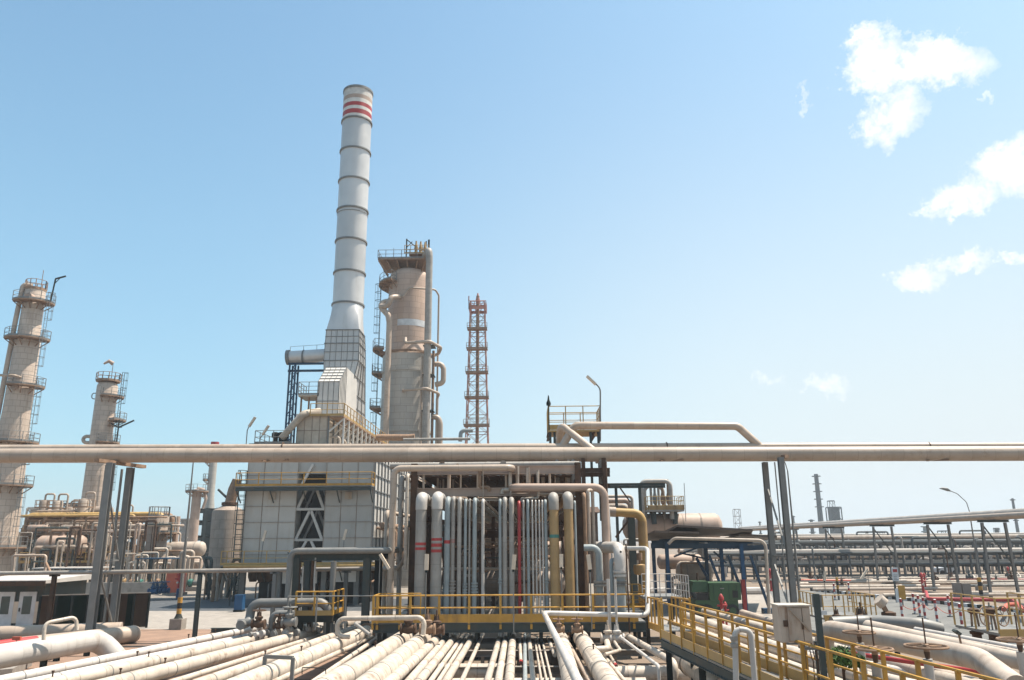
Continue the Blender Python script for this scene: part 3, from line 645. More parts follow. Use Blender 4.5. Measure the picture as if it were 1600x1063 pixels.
# tube light poles standing in front of the deck
def tubelight(px, y0, y1, ybase, D, lean, label):
    a = W(px, y1, D); b = W(px+lean, y0, D); base = Vec((a.x, a.y, W(px, ybase, D).z))
    t = T('tube_light', label, 'lamp', tuple(base), 'tube lights on thin poles'); P('pole', MB().tube(base, a, .025, 8), 'galv', t)
    P('lamp_tube', MB().beam(a, b, .17, .13), 'lamp', t); P('bracket', MB().beam(a-Z*.1, a+Z*.05, .09), 'darksteel', t); return t
tubelight(666,866,891,965,35.5,1,'upright pale tube light on a thin pole in front of the red-banded pipes')
tubelight(802,867,890,990,35.3,2,'upright pinkish tube light on a pole left of the red pipe')
tubelight(877,866,886,935,36.8,0,'short tube light between the two ochre pipes')
tubelight(922,867,890,985,35.3,-3,'tube light on a pole right of the ochre pipes')
tubelight(594,889,866,950,37.5,14,'tube light leaning right beside the tall grey pipe')
# ================================================================ OVERHEAD PIPELINE
DO = 42.0
def opipe(y_l, y_r, wpx, D, label, z_off=0):
    a = W(-80, y_l, D); b = W(1720, y_r, D); r = px2m(wpx, D)/2; o = S('overhead_pipe', MB().tube(a, b, r, 24), 'tanline', label, 'pipe', 'overhead pipes crossing the whole view')
    return o, a, b, r
oA, a0, b0, rA = opipe(712.5, 708.5, 23, DO, 'thick tan overhead pipe spanning the whole view, the lower and nearer one')
oB, a1, b1, rB = opipe(702, 697.5, 13.5, DO+1.1, 'tan overhead pipe spanning the whole view, the upper one behind')
mb = MB()
for px in (440,1043,1455): c = W(px, 696, DO+.8); P('pipe_clamp', MB().ring((c.x, DO+1.1, W(px,699,DO+1.1).z), rB+.02, .03, 20, 6, (1,0,0)), 'rust', oB)
for px, s_ in ((430,1),(1043,1),(1455,1)): c = W(px, 721, DO); P('pipe_shoe', MB().beam((c.x-.2,DO-.1,c.z+.02),(c.x-.5,DO-.6,c.z-.02),.12,.06).beam((c.x+.1,DO,c.z+.05),(c.x+.8,DO-.3,c.z+.05),.14,.08), 'rustlight', oA)
# expansion loops
zc = a1.lerp(b1, .6).z
def up_(px, py, D): return W(px, py, D)
r = .25
p = [W(893,700,DO+1.1), W(893,676,DO+1.4), W(898,664,DO+1.1), W(1155,667,DO+1.1), W(1186,697,DO+1.1), ]
S('expansion_loop', MB().path([W(876,703,DO+1.1), W(897,665,DO+1.1), W(1152,666,DO+1.1), W(1190,700,DO+1.1)], .215, .5, 18), 'tanline', 'long raised loop of the overhead pipe running right from the small platform', 'pipe loop')
S('expansion_loop', MB().path([W(873,700,DO+2.6), W(876,664,DO+1.4), W(927,704,DO)], .2, .35, 18), 'tanline', 'short raised triangular loop of the overhead pipe beside the small platform', 'pipe loop')
# support frames of the overhead pipeline
def portal(legs, label, cross, ties):
    """legs: list of (px_top, py_top, D, w); feet straight below on the ground"""
    b = W(legs[0][0], legs[0][1], legs[0][2]); t = T('pipeline_support', label, 'support frame', (b.x, b.y, 0), 'steel supports of the overhead pipeline'); tops = []
    for (px, py, D, w) in legs:
        q = W(px, py, D); tops.append(q); P('leg', MB().ibeam((q.x,q.y,0),(q.x,q.y,q.z),w), 'galv', t)
    for (i, j, f, g_, w) in ties:
        A, B = tops[i], tops[j]; P('brace', MB().beam((A.x,A.y,A.z*f),(B.x,B.y,B.z*g_),w), 'galv', t)
    for (px0, py0, D0_, px1, py1, D1_) in cross: P('cap_beam', MB().beam(W(px0,py0,D0_), W(px1,py1,D1_), .28, .2), 'rustlight', t)
    return t
def portal2(xl, xr, D0_, D1_, ztop, label, w=.3):
    t = T('pipeline_support', label, 'support frame', ((xl+xr)/2, (D0_+D1_)/2, 0), 'steel supports of the overhead pipeline')
    for (x, y) in ((xl,D0_),(xr,D1_)):
        P('leg', MB().ibeam((x,y,0),(x,y,ztop),w), 'galv', t)
    for f, g_ in ((.08,.42),(.42,.86)): P('brace', MB().beam((xl,D0_,ztop*g_),(xr,D1_,ztop*f),.08), 'galv', t)
    P('cap_beam', MB().beam((xl-.5,D0_-.5,ztop+.09),(xr+.5,D1_+.5,ztop+.09),.3,.18), 'rustlight', t); P('tie', MB().beam((xl,D0_,ztop*.45),(xr,D1_,ztop*.45),.08), 'galv', t)
    return t
zo = a0.z-rA-.18
xL = W(158,850,DO-1.2).x; portal2(xL, W(190.5,850,DO+1.6).x, DO-1.2, DO+1.6, zo, 'pair of tall grey steel legs under the left part of the overhead pipeline', .34)
xR = W(1206,850,DO+1.6).x; portal2(xR, W(1232,850,DO-1.0).x, DO+1.6, DO-1.0, zo, 'pair of tall grey steel legs under the right part of the overhead pipeline', .28)
for i, (px, D_, r) in enumerate(((159,41,.055),(164,43,.05),(185,43.4,.07),(1222,42.6,.035),(1229,43.4,.03))):
    q = W(px-8 if px < 200 else px, 850, D_); wpath('conduit', [(q.x,D_,0),(q.x,D_,zo-.1)], r, 'galv', ('thin upright conduit left of the left pipeline legs','thinner upright conduit touching the left pipeline legs','upright conduit between the left pipeline legs','hair-thin upright conduit between the right pipeline legs','second hair-thin conduit between the right pipeline legs')[i], 'conduit', 'upright conduits at the pipeline supports')
# ================================================================ SMALL TOP PLATFORM (855..940, 630..690)
D_ = 45; z = W(895,672,D_).z; x0 = W(857,670,D_).x; x1 = W(939,670,D_).x
t = T('top_platform', 'small yellow-railed platform high above the overhead pipe at the rack corner', 'platform', ((x0+x1)/2, D_+1.2, z))
P('deck_plate', MB().box((x0,D_,z-.1),(x1,D_+2.4,z)), 'paleyellow', t)
P('railing', MB().rail([(x1,D_,z),(x0,D_,z),(x0,D_+2.4,z),(x1,D_+2.4,z),(x1,D_,z)], 1.4, .95, 2, .3, .028), 'paleyellow', t)
for x in (x0+.1, x0+.35, x1-.6, x1-.15):
    for y in (D_+.15,): P('leg', MB().ibeam((x,y,zt-2.8),(x,y,z-.1),.14), 'steel', t)
P('support_beam', MB().ibeam((x0,D_+.1,z-.25),(x0,D_+2.3,z-.25),.15,.25).ibeam((x1-.4,D_+.1,z-.25),(x1-.4,D_+2.3,z-.25),.15,.25), 'rust', t)
q = W(857,626,D_); P('siren', MB().tube((q.x,D_,z),(q.x,D_,q.z),.04,8).lathe([(.12,0),(.14,.15),(.07,.3),(.03,.6)], (q.x,D_,q.z-.3), 10), 'darksteel', t)
mb = MB().path([W(938,690,D_), W(938,607,D_), W(927,596,D_)], .045, .5, 8); o = T('floodlight', 'slim gooseneck lamp with a long pale head above the small platform', 'lamp', tuple(W(938,690,D_)))
P('pole', mb, 'galv', o); P('lamp_head', MB().beam(W(931,601,D_), W(917,588,D_), .3, .12), 'lamp', o)
# right flank frame of the rack
t = T('pipe_gantry', 'narrow rusty frame carrying pipes at the right flank of the rack', 'steel frame', (W(940,850,41).x, 41, 0))
for px in (915,948): q = W(px,850,41.5); P('post', MB().ibeam((q.x,41.5,0),(q.x,41.5,W(px,716,41.5).z),.2), 'rust', t)
for py in (742,760,735): a = W(908,py,41.5); b = W(953,py,41.5); P('beam', MB().ibeam(a,(b.x,b.y,a.z),.16,.22), 'rust', t)
for i, px in enumerate((870,888,895,938,944)): q = W(px,716,41.8); wpath('stub_pipe', [(q.x,41.8,zt-1),(q.x,41.8,W(px,716,41.8).z),(q.x,44,W(px,716,41.8).z)], .09 if i % 2 else .13, 'tanline' if i % 2 else 'greypipe', 'short upright stub pipe between rack top and overhead pipe, '+ORD[i]+' from the left', group='stub pipes under the overhead pipe')
# ================================================================ FURNACE
FD = 66.0
def X_(px, D, py=820): return W(px, py, D).x
def Z_(py, D, px=600): return W(px, py, D).z
zL = Z_(695,FD,430); zC = Z_(760,FD); zU = Z_(647,FD,470); zBot = 2.7
xs0, xs1, xs2, xs3 = X_(381,FD), X_(461,FD), X_(506,FD), X_(581,FD)
FY = FD+11.0
t = T('furnace', 'huge pale panelled furnace building with a cross-braced dark gap in its front', 'furnace', ((xs0+xs3)/2, FD, 0))
def panelbox(name, x0, y0, z0, x1, y1, z1, m, cols, rows, side=True, sidecols=5, sidem='panelwhite'):
    o = P(name, MB().box((x0,y0,z0),(x1,y1,z1)), m, t); mb = MB()
    for i in range(cols+1): x = x0+(x1-x0)*i/cols; mb.box((x-.02,y0-.05,z0),(x+.02,y0-.003,z1))
    for j in range(rows+1): z = z0+(z1-z0)*j/rows; mb.box((x0,y0-.075,z-.02),(x1,y0-.052,z+.02))
    P('front_ribs', mb, 'vessel', o)
    if side:
        sb = MB(); sb.box((x1+.003,y0,z0),(x1+.04,y1,z1)); P('side_cladding', sb, sidem, o); rb = MB()
        for i in range(sidecols+1): y = y0+.06+(y1-y0-.12)*i/sidecols; rb.box((x1+.043,y-.05,z0),(x1+.17,y+.05,z1))
        for j in range(rows+1): z = z0+(z1-z0)*j/rows; rb.box((x1+.043,y0,z-.04),(x1+.13,y1,z+.04))
        P('side_ribs', rb, 'galv', o)
    return o
panelbox('left_box', xs0, FD, zBot, xs1, FY, zL, 'panel', 3, 8, False)
panelbox('right_box', xs2, FD, zBot, xs3, FY+8, zL, 'panel', 3, 8, True, 12)
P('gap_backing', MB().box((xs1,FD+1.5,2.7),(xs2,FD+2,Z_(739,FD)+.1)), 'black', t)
P('gap_panel', MB().box((xs1,FD+.25,Z_(739,FD)),(xs2,FD+1.2,zL)), 'panel', t)
# cross bracing in the gap
zz = [zBot+.3, Z_(843,FD), Z_(795,FD), zC-.2, zC+2.0]
for i, (za, zb_) in enumerate(((zz[1],zz[2]),(zz[2],zz[3]+.3))):
    xm = (xs1+xs2)/2
    if i == 0: ps = [((xs1+.1,za),(xm,zb_)),((xs2-.1,za),(xm,zb_))]
    else: ps = [((xs1+.1,za),(xm-.3,zb_)),((xs2-.1,za),(xm+.3,zb_))]
    for (a_, b_) in ps:
        P('gap_brace', MB().beam((a_[0],FD+.1,a_[1]),(b_[0],FD+.1,b_[1]),.22,.18), 'panel', t)
        P('gap_brace', MB().beam((a_[0]+.35,FD+1.2,a_[1]),(b_[0]+.35,FD+1.2,b_[1]),.2,.2), 'galv', t)
for z in (zz[1], zz[2]): P('gap_beam', MB().beam((xs1,FD+.08,z),(xs2,FD+.08,z),.2,.2), 'panel', t)
for sx in (-.5,.5): P('gap_brace', MB().beam((xm+sx*2,FD+.1,zz[1]-1.6),(xm+sx*.4,FD+.1,zz[1]-.1),.22,.2), 'panelwhite', t)
P('gap_brace', MB().beam((xs1+.3,FD+.1,zC+.1),(xm,FD+.1,zC+1.9),.2,.2).v and MB().beam((xs1+.3,FD+.1,zC+.1),(xm,FD+.1,zC+1.9),.2,.2), 'panelwhite', t)
# inspection panels
for px, py in ((426,774),(545,774)): x = X_(px,FD,py); z = Z_(py,FD); P('inspection_hatch', MB().box((x-.3,FD-.14,z-.3),(x+.3,FD-.08,z+.3)), 'panelrust', t)
# walkways
def walkway(z, x0, x1, y0, y1, label=None, h=1.1, m='yellow', beam='steel', sp=1.8):
    a = P('walkway', MB().box((x0,y0,z-.08),(x1,y1,z)), 'galv', t); P('walkway_beam', MB().ibeam((x0,y0+.05,z-.24),(x1,y0+.05,z-.24),.15,.3), beam, a)
    P('railing', MB().rail([(x0,y1,z),(x0,y0,z),(x1,y0,z),(x1,y1,z)], h, sp, 1, .18, .035), m, a)
    n = max(2, int((x1-x0)/2.6))
    for i in range(n+1): x = x0+.1+(x1-x0-.2)*i/n; P('bracket', MB().beam((x,y0+.1,z-.4),(x,y1,z-1.3),.08), 'steel', a)
    return a
walkway(zC, X_(372,FD), X_(583,FD), FD-1.3, FD-.09, m='yellow')
walkway(Z_(882,FD-1.3), X_(350,FD-1.3), X_(600,FD), FD-1.3, FD-.09, m='paleyellow')
P('walkway_pipe', MB().tube((X_(355,FD-1.4),FD-1.4,Z_(881,FD)-.1),(X_(600,FD-1.4),FD-1.4,Z_(881,FD)-.1),.13,10), 'paleyellow', t)
# legs and dark burner floor
for x in (xs0+.2, xs0+3.2, xs1-.2, xs2+.2, xs2+2.9, xs3-.2):
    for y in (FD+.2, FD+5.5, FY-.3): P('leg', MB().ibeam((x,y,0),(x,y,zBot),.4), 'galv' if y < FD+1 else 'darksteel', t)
for (x0, x1) in ((xs0,xs1),(xs2,xs3)):
    for i in range(5):
        for j in range(2): P('burner', MB().lathe([(.3,-.9),(.45,-.5),(.45,0)], (x0+.7+(x1-x0-1.4)*i/4, FD+1.2+j*3, zBot), 10), 'rust', t)
P('wind_box', MB().box((xs1+.4,FD+3,.4),(xs2+1,FD+9,2.6)), 'darksteel', t)
P('burner_shield', MB().box((X_(447,FD),FD-.1,1.7),(X_(500,FD),FD+.05,2.65)), 'panelwhite', t); P('burner_shield', MB().box((X_(520,FD),FD-.1,1.8),(X_(560,FD),FD+.05,2.65)), 'panelwhite', t)
P('shade_block', MB().box((xs0+.9,FD+2.2,.02),(xs1-.3,FY-.6,zBot-.35)), 'black', t); P('shade_block', MB().box((xs2+.6,FD+2.2,.02),(xs3-.5,FY-.6,zBot-.35)), 'black', t)  # black blocks added as painted shade in the space under the furnace
for i in range(10): x = xs0+1.2+i*1.05; P('burner_pipe', MB().path([(x,FD+.6,.5+.1*(i%3)),(x,FD+.6,1.7),(x+.3,FD+1.6,1.9),(x+.3,FD+2.3,1.9)], .06+.02*(i%2), .2, 8), ('rustlight','galv','rust')[i%3], t)
for px, py in ((413,838),(539,836)): q = W(px,py,FD-.8); P('wall_lamp', MB().beam(q-Z*.4-Vec((.1,0,0)), q+Z*.45+Vec((.1,0,0)), .2, .14), 'lamp', t); P('lamp_arm', MB().tube((q.x,FD-1.3,Z_(882,FD-1.3)),(q.x-.05,FD-.8,q.z-.3),.04,6), 'galv', t)
for i in range(7):
    y = FD+.8+i*1.5; P('side_pipe', MB().path([(xs3+.5,y,zBot+.2+.5*(i%3)),(xs3+1.1,y,zBot+.6+.3*(i%2)),(xs3+1.1,y+.5,zBot+3.2+.4*(i%3)),(xs3+.15,y+.5,zBot+3.4)], .12, .3, 8), ('rustlight','cream_dull','vesselpink')[i%3], t)
P('side_header', MB().tube((xs3+.8,FD+.2,zBot+3.6),(xs3+.8,FY+6,zBot+3.6),.22,12), 'rustlight', t)
P('lower_wall', MB().box((X_(452,FD+9),FD+9,0),(X_(590,FD+9),FD+9.3,2.6)), 'rust', t)
# upper convection section running to the back
ux0, ux1 = X_(464,FD+1,670), X_(511,FD+1,670)
UY1 = FD+23
o = panelbox('convection_section', ux0, FD+1, zL+.01, ux1, UY1, zU, 'panelrust', 4, 2, True, 12, 'panelrust')
P('top_edge', MB().box((ux0-.1,FD+.85,zU+.003),(ux1+.2,UY1,zU+.14)), 'panelwhite', t)
# sloping rusty gallery along right side of the convection section
gz = zU-.1
a = P('side_gallery', MB().box((ux1+.2,FD+.6,gz-.12),(ux1+1.5,UY1,gz)), 'rustlight', t)
P('gallery_railing', MB().rail([(ux0+1.2,FD+.6,gz),(ux1+1.5,FD+.6,gz),(ux1+1.5,UY1,gz)], 1.1, 1.3, 1, .2, .035), 'paleyellow', a)
for i in range(12): sb = MB(); y = FD+1+i*1.9; sb.beam((ux1+.2,y,gz-1.3),(ux1+1.5,y,gz-.14),.12); sb.beam((ux1+1.45,y,zL),(ux1+1.45,y,gz-.14),.14); P('gallery_strut', sb, 'panelwhite', a)
hd = MB()
for i in range(9): y = FD+1.6+i*2.3; hd.path([(ux1+.2,y,gz-1.7),(ux1+1.0,y,gz-1.7),(ux1+1.0,y,zL+.1)], .11, .3, 8)
P('header_pipes', hd, 'cream_dull', t)
P('roof_beam', MB().box((xs0-.1,FD-.02,zL+.004),(xs1,FD+6,zL+.12)), 'steel', t)
P('left_roof_railing', MB().rail([(X_(388,FD),FD+5,zL+.12),(X_(388,FD),FD,zL+.12),(ux0-.1,FD,zL+.12)], 1.1, 1.3, 1, .15, .03), 'galv', t)
# top platform left of the transition box
pz = Z_(617,FD+4,480); a = P('upper_platform', MB().box((X_(466,FD+4,617),FD+4,pz-.15),(X_(498,FD+4,617),FD+6.5,pz)), 'panelrust', t)
P('railing', MB().rail([(X_(498,FD+4,617),FD+4,pz),(X_(466,FD+4,617),FD+4,pz),(X_(466,FD+4,617),FD+6.5,pz)], 1.2, .9, 2, .15, .03), 'galv', a)
for px in (470,482,494): x = X_(px,FD+4.5,640); P('platform_post', MB().beam((x,FD+4.5,zU),(x,FD+4.5,pz-.1),.14), 'rustlight', a)
P('diagonal_pipe', MB().path([(X_(440,FD+.5,682),FD+.5,Z_(684,FD,447)),(X_(474,FD+.5,645),FD+.5,Z_(645,FD,474)),(X_(492,FD+.5,640),FD+2,Z_(637,FD,492))], .3, .6, 14), 'panelrust', t)
for px in (421,430,436): x = X_(px,FD+1); P('roof_damper', MB().lathe([(.22,0),(.22,.6),(.34,.65),(.34,1.0),(.12,1.1)], (x,FD+1,zL+.12), 12), 'darksteel', t)
xa_, xb_ = X_(497,FD+4,600), X_(530,FD+4,600); za_ = Z_(597,FD+4,515); zb_ = Z_(574,FD+6.5,525)
sp = [(FD+4,zU-.2),(FD+4,za_),(FD+6.6,zb_),(FD+11.5,zb_),(FD+11.5,zU-.2)]
dk = P('transition_duct', MB().add([(xa_,y,z) for y,z in sp]+[(xb_,y,z) for y,z in sp], [(0,1,2,3,4),(9,8,7,6,5)]+[(i,5+i,5+(i+1)%5,(i+1)%5) for i in range(5)]), 'panelwhite', t)
mb = MB()
for k in range(6): f = k/5; y = FD+4+2.6*f; z = za_+(zb_-za_)*f; mb.box((xa_-.03,y-.04,z+.01),(xb_+.06,y+.04,z+.07)); mb.box((xb_+.003,y-.03,zU),(xb_+.05,y+.03,z))
for k in range(5): x = xa_+(xb_-xa_)*k/4; mb.box((x-.025,FD+3.96,zU),(x+.025,FD+3.997,za_)); mb.beam((x,FD+4,za_+.03),(x,FD+6.6,zb_+.03),.05,.03)
mb.box((xa_-.02,FD+3.94,(zU+za_)/2-.03),(xb_+.02,FD+3.958,(zU+za_)/2+.03)); P('duct_ribs', mb, 'galv', dk)
# ---- ladder at left side of the furnace
x = X_(375,FD-.5,800); lo = S('caged_ladder', MB().ladder((x,FD-.4,0),(x,FD-.4,Z_(735,FD)),.6,cage=True,r=.045), 'steel', 'tall caged steel ladder at the left edge of the furnace', 'ladder')
# ---- roof lamps
for i, (px, py, ty, D_) in enumerate(((385,690,655,FD-.5),(406,690,668,FD-.5))):
    a = W(px,py,D_); b = W(px+4,ty+12,D_); c = W(px+14,ty-3,D_)
    l_ = T('floodlight', ('slim lamp with a raised pale head at the far left corner of the furnace roof','shorter grey lamp on the furnace roof right of the corner lamp')[i], 'lamp', tuple(a), 'lamps on the furnace roof')
    P('pole', MB().path([(a.x,a.y,zL),(a.x,a.y,b.z-.3),tuple(b)], .045, .3, 8), 'galv', l_); P('lamp_head', MB().beam(b, c, .3, .14), 'lamp', l_)
# ================================================================ STACK
SD = 78.0
def sc(px, py): return W(px, py, SD)
t = T('chimney_stack', 'tall silver chimney with red and white bands at the top and a square panelled foot', 'chimney', (sc(545,540).x, SD, zL))
# centre line through measured pixels; radii
pt = [(556,134,25.2),(555.5,181,25.0),(553.5,228,25.2),(551.5,275,25.4),(549.5,321,25.6),(548,370,25.8),(546,420,26),(543.5,470,26.5)]
def cyl(py): 
    for (x, y, r) in pt: pass
cx_ = sc(551,330).x
def rad(w): return px2m(w, SD)
rr = rad(25.2); zs = [W(550,p[1],SD-rr).z for p in pt]
band = [(134,146,'alu'),(146,152,'towerpink'),(152,158,'white'),(158,164,'red'),(164,169,'white'),(169,176,'red'),(176,182,'white')]
cols = {0:'stripes',1:'vesselpink',2:'stripes',3:'red',4:'stripes',5:'red',6:'stripes'}
for i, (ya, yb, _) in enumerate(band):
    z1_, z0_ = W(550,ya,SD-rr).z, W(550,yb,SD-rr).z
    o = P('painted_band', MB().lathe([(rr,z0_),(rr,z1_)], (cx_,SD,0), 48, cap=(i == 0)), cols[i], t)
rm_ = MB().lathe([(rr+.08,-.15),(rr+.08,.12),(rr-.12,.12),(rr-.12,-1.2)], (cx_,SD,zs[0]), 48, cap=False); P('rim', rm_, 'galv', t)
P('liner', MB().tube((cx_,SD,zs[0]-1.5),(cx_,SD,zs[0]-.3), rr-.14, 36), 'black', t)
for i in range(1, 7):
    P('shell_section', MB().lathe([(rr,zs[i+1]),(rr,zs[i])], (cx_,SD,0), 48, cap=False), 'alu', t)
for i in range(1, 8):
    P('stiffener_ring', MB().lathe([(rr,-.14),(rr+.13,-.14),(rr+.13,.02),(rr,.02)], (cx_,SD,zs[i]), 48, cap=False), 'galv', t)
# round to square transition
def loft(name, za, zb_, ra, xa, ya, mname, kind_a='round', n=48, sa=None):
    vs = []; fs = []; uvs = []
    def pt_(kind, k, r, hx, hy, z, cx, cy):
        a = 2*pi*k/n+pi/4
        if kind == 'round': return (cx+cos(a)*r, cy+sin(a)*r, z)
        q = k/(n/4); sd = int(q) % 4; f = q-int(q); c = [(1,1),(-1,1),(-1,-1),(1,-1)]
        p0, p1 = c[sd], c[(sd+1) % 4]; return (cx+hx*(p0[0]+(p1[0]-p0[0])*f), cy+hy*(p0[1]+(p1[1]-p0[1])*f), z)
    m_ = 6
    for j in range(m_+1):
        w = j/m_
        for k in range(n):
            A = pt_('round', k, ra, 0, 0, 0, *sa[0]); B = pt_('sq', k, 0, xa, ya, 0, *sa[1])
            vs.append((A[0]+(B[0]-A[0])*w, A[1]+(B[1]-A[1])*w, za+(zb_-za)*w))
    for j in range(m_):
        for k in range(n):
            k2 = (k+1) % n; fs.append((j*n+k, (j+1)*n+k, (j+1)*n+k2, j*n+k2)); uvs.append([(k*.4, -j), (k*.4, -j-1), (k2*.4 if k2 else n*.4, -j-1), (k2*.4 if k2 else n*.4, -j)])
    P(name, MB().add(vs, fs, True, uvs), mname, t)
zA = zs[7]; fy = 76.0
def fring(yp, l, c_, r_):       # flue cross-section from its left edge, near corner and far corner
    X0 = W(l,yp,fy).x; X1 = W(c_,yp,fy).x; y1 = fy*(822-c_)/(822-r_); z = W(540,yp,fy).z; return (X0, X1, y1, z)
fl = [fring(515,510,561,570), fring(536,508,561,571), fring(563,506,560,571), fring(610,506,548,571), fring(650,506,543,571)]
X0, X1, y1, zB = fl[0]
loft('transition_cone', zA, zB, rr, (X1-X0)/2, (y1-fy)/2, 'alu', sa=[(cx_,SD),((X0+X1)/2,(fy+y1)/2)])
def r4(q, z=None, g_=0): return [(q[0]-g_,fy-g_,z or q[3]),(q[1]+g_,fy-g_,z or q[3]),(q[1]+g_,q[2]+g_,z or q[3]),(q[0]-g_,q[2]+g_,z or q[3])]
for i in range(4): P('flue_section', MB().hexa(r4(fl[i+1]), r4(fl[i])), 'alupanel', t)
for i in range(5):
    q = fl[i]; P('stiffener_frame', MB().hexa(r4(q,q[3]-.08,.08), r4(q,q[3]+.02,.08)), 'galv', t)
    if i < 4: h_ = tuple((a_+b_)/2 for a_, b_ in zip(fl[i], fl[i+1])); P('stiffener_frame', MB().hexa(r4(h_,h_[3]-.05,.05), r4(h_,h_[3]+.01,.05)), 'galv', t)
rb = MB()
for i in range(4):
    A, B = fl[i], fl[i+1]
    for k in range(7): f = k/6; rb.beam((A[0]+(A[1]-A[0])*f,fy-.03,A[3]),(B[0]+(B[1]-B[0])*f,fy-.03,B[3]),.03,.05)
    for k in range(5): f = k/4; rb.beam((A[1]+.03,fy+(A[2]-fy)*f,A[3]),(B[1]+.03,fy+(B[2]-fy)*f,B[3]),.07,.05)
P('panel_ribs', rb, 'galv', t)
fcx = [0,(fl[1][0]+fl[1][1])/2]; hw = [0,(fl[1][1]-fl[1][0])/2]
wd_ = MB().ring((cx_,SD,sc(550,337).z), rr+.05, .025, 40, 5); P('cable_ring', wd_, 'galv', t)
# side duct to the left of the stack and its blue lattice support
dz = sc(480,557).z; a = (sc(450,557).x, SD, sc(450,559).z); b = (fcx[1]-hw[1], SD, sc(510,555).z)
t = T('side_duct', 'short fat silver duct sticking out to the left of the chimney foot', 'duct', (a[0], SD, a[2]-1)); rD = rad(10.5)
P('duct_shell', MB().tube(a, b, rD, 28), 'alu', t); P('end_flange', MB().tube((a[0]-.1,SD,a[2]),(a[0]+.25,SD,a[2]+.02),rD+.12,28), 'galv', t); P('flange', MB().tube((a[0]+1.6,SD,a[2]+.02),(a[0]+1.75,SD,a[2]+.02),rD+.1,28), 'galv', t)
P('end_opening', MB().tube((a[0]-.13,SD,a[2]),(a[0]-.105,SD,a[2]),rD-.1,28), 'darksteel', t)
P('top_rail', MB().rail([(a[0]+.2,SD,a[2]+rD),(b[0],SD,b[2]+rD)], .5, 1.2, 0, 0, .02), 'galv', t)
t = T('lattice_support', 'blue steel lattice tower holding up the side duct left of the chimney', 'lattice tower', (sc(457,620).x, SD, zL))
x0, x1 = sc(452,620).x, sc(461,620).x; zt_ = sc(457,570).z
for x in (x0, x1):
    for y in (SD-.5, SD+.5): P('upright', MB().beam((x,y,zL),(x,y,zt_),.16), 'bluesteel', t)
lb = MB(); n = 9
for i in range(n):
    za, zb_ = zL+(zt_-zL)*i/n, zL+(zt_-zL)*(i+1)/n; lb.beam((x0,SD-.5,za),(x1,SD-.5,zb_),.07); lb.beam((x0,SD-.5,zb_),(x1,SD-.5,zb_),.07); lb.beam((x1,SD+.5,za),(x0,SD+.5,zb_),.07)
P('lacing', lb, 'bluesteel', t)
for z in (zt_, zt_-.75): P('top_beam', MB().ibeam((x0-.2,SD-.4,z),(fcx[1]-hw[1],SD-.4,z),.18,.22), 'bluesteel', t)
# ================================================================ TOWERS
def platform(t, c, Rr, z, a0, a1, w=1.1, m='rustlight', railm='galv', h=1.1, floor='rustlight'):
    """ring-sector platform round a tower; angles in degrees, -90 faces the viewer"""
    A0, A1 = R(a0), R(a1); dk = P('platform', MB().sector(c, Rr+.03, Rr+w, A0, A1, z-.14, z, 18), floor, t)
    n = max(3, int((A1-A0)*(Rr+w)/1.2)); pts = [(c[0]+cos(A0+(A1-A0)*i/n)*(Rr+w-.04), c[1]+sin(A0+(A1-A0)*i/n)*(Rr+w-.04), z) for i in range(n+1)]
    ed = [(c[0]+cos(a)*(Rr+.1), c[1]+sin(a)*(Rr+.1), z) for a in (A0, A1)]
    P('railing', MB().rail([ed[0]]+pts+[ed[1]], h, 1.2, 1, .2, .03), railm, dk)
    br = MB()
    for i in range(0, n+1): a = A0+(A1-A0)*i/n; d = Vec((cos(a), sin(a), 0)); cc = Vec(c); cc.z = z; br.beam(cc+d*(Rr+.02)-Z*.9, cc+d*(Rr+w-.1)-Z*.16, .09); br.beam(cc+d*(Rr+.02)-Z*.2, cc+d*(Rr+w-.1)-Z*.2, .1)
    P('brackets', br, m, dk); return dk
TD = 95.0
def tz(py, px=640): return W(px, py, TD-2.6).z
rU = px2m(33.5, TD); rL = px2m(39.5, TD)
cx = W(637,540,TD).x; c = (cx, TD, 0)
t = T('distillation_column', 'massive column with a tan upper part and wider grey lower part, right of the chimney', 'column', (cx, TD, 0))
zT = tz(424); zJ = tz(618); zK = tz(630)
P('lower_shell', MB().lathe([(rL,0),(rL,tz(632))], c, 56, cap=False), 'towergrey', t)
P('cone', MB().lathe([(rL,tz(632)),(rL,tz(627)),(rU+.1,tz(606)),(rU,tz(600))], c, 56, cap=False), 'towerpink', t) if False else None
P('shoulder', MB().lathe([(rL,tz(633)),(rL,tz(548)),(rU,tz(530))], c, 56, cap=False), 'towergrey', t) if False else None
# the wider part reaches up to the ring at py 548
P('upper_grey_shell', MB().lathe([(rL,tz(632)+.01),(rL,tz(552))], c, 56, cap=False), 'towergrey', t)
P('shoulder', MB().lathe([(rL,tz(552)),(rL-.1,tz(548)),(rU,tz(534))], c, 56, cap=False), 'towerpink', t)
P('upper_shell', MB().lathe([(rU,tz(534)),(rU,tz(430)),(rU*.97,tz(424)),(rU*.88,tz(419)),(rU*.7,tz(415)),(rU*.4,tz(412.5)),(0,tz(412))], c, 56, cap=False), 'towerpink', t)
P('pale_band', MB().lathe([(rU+.012,tz(508)),(rU+.012,tz(498))], c, 56, cap=False), 'bluepipe', t) if False else P('pale_band', MB().sector(c, rU-.02, rU+.02, R(-112), R(-15), tz(508), tz(498), 30), 'door', t)
for py in (548,577,672): P('ring', MB().lathe([(rL,-.15),(rL+.12,-.15),(rL+.12,.1),(rL,.1)], (cx,TD,tz(py)), 56, cap=False), 'towergrey' if py != 548 else 'rustlight', t)
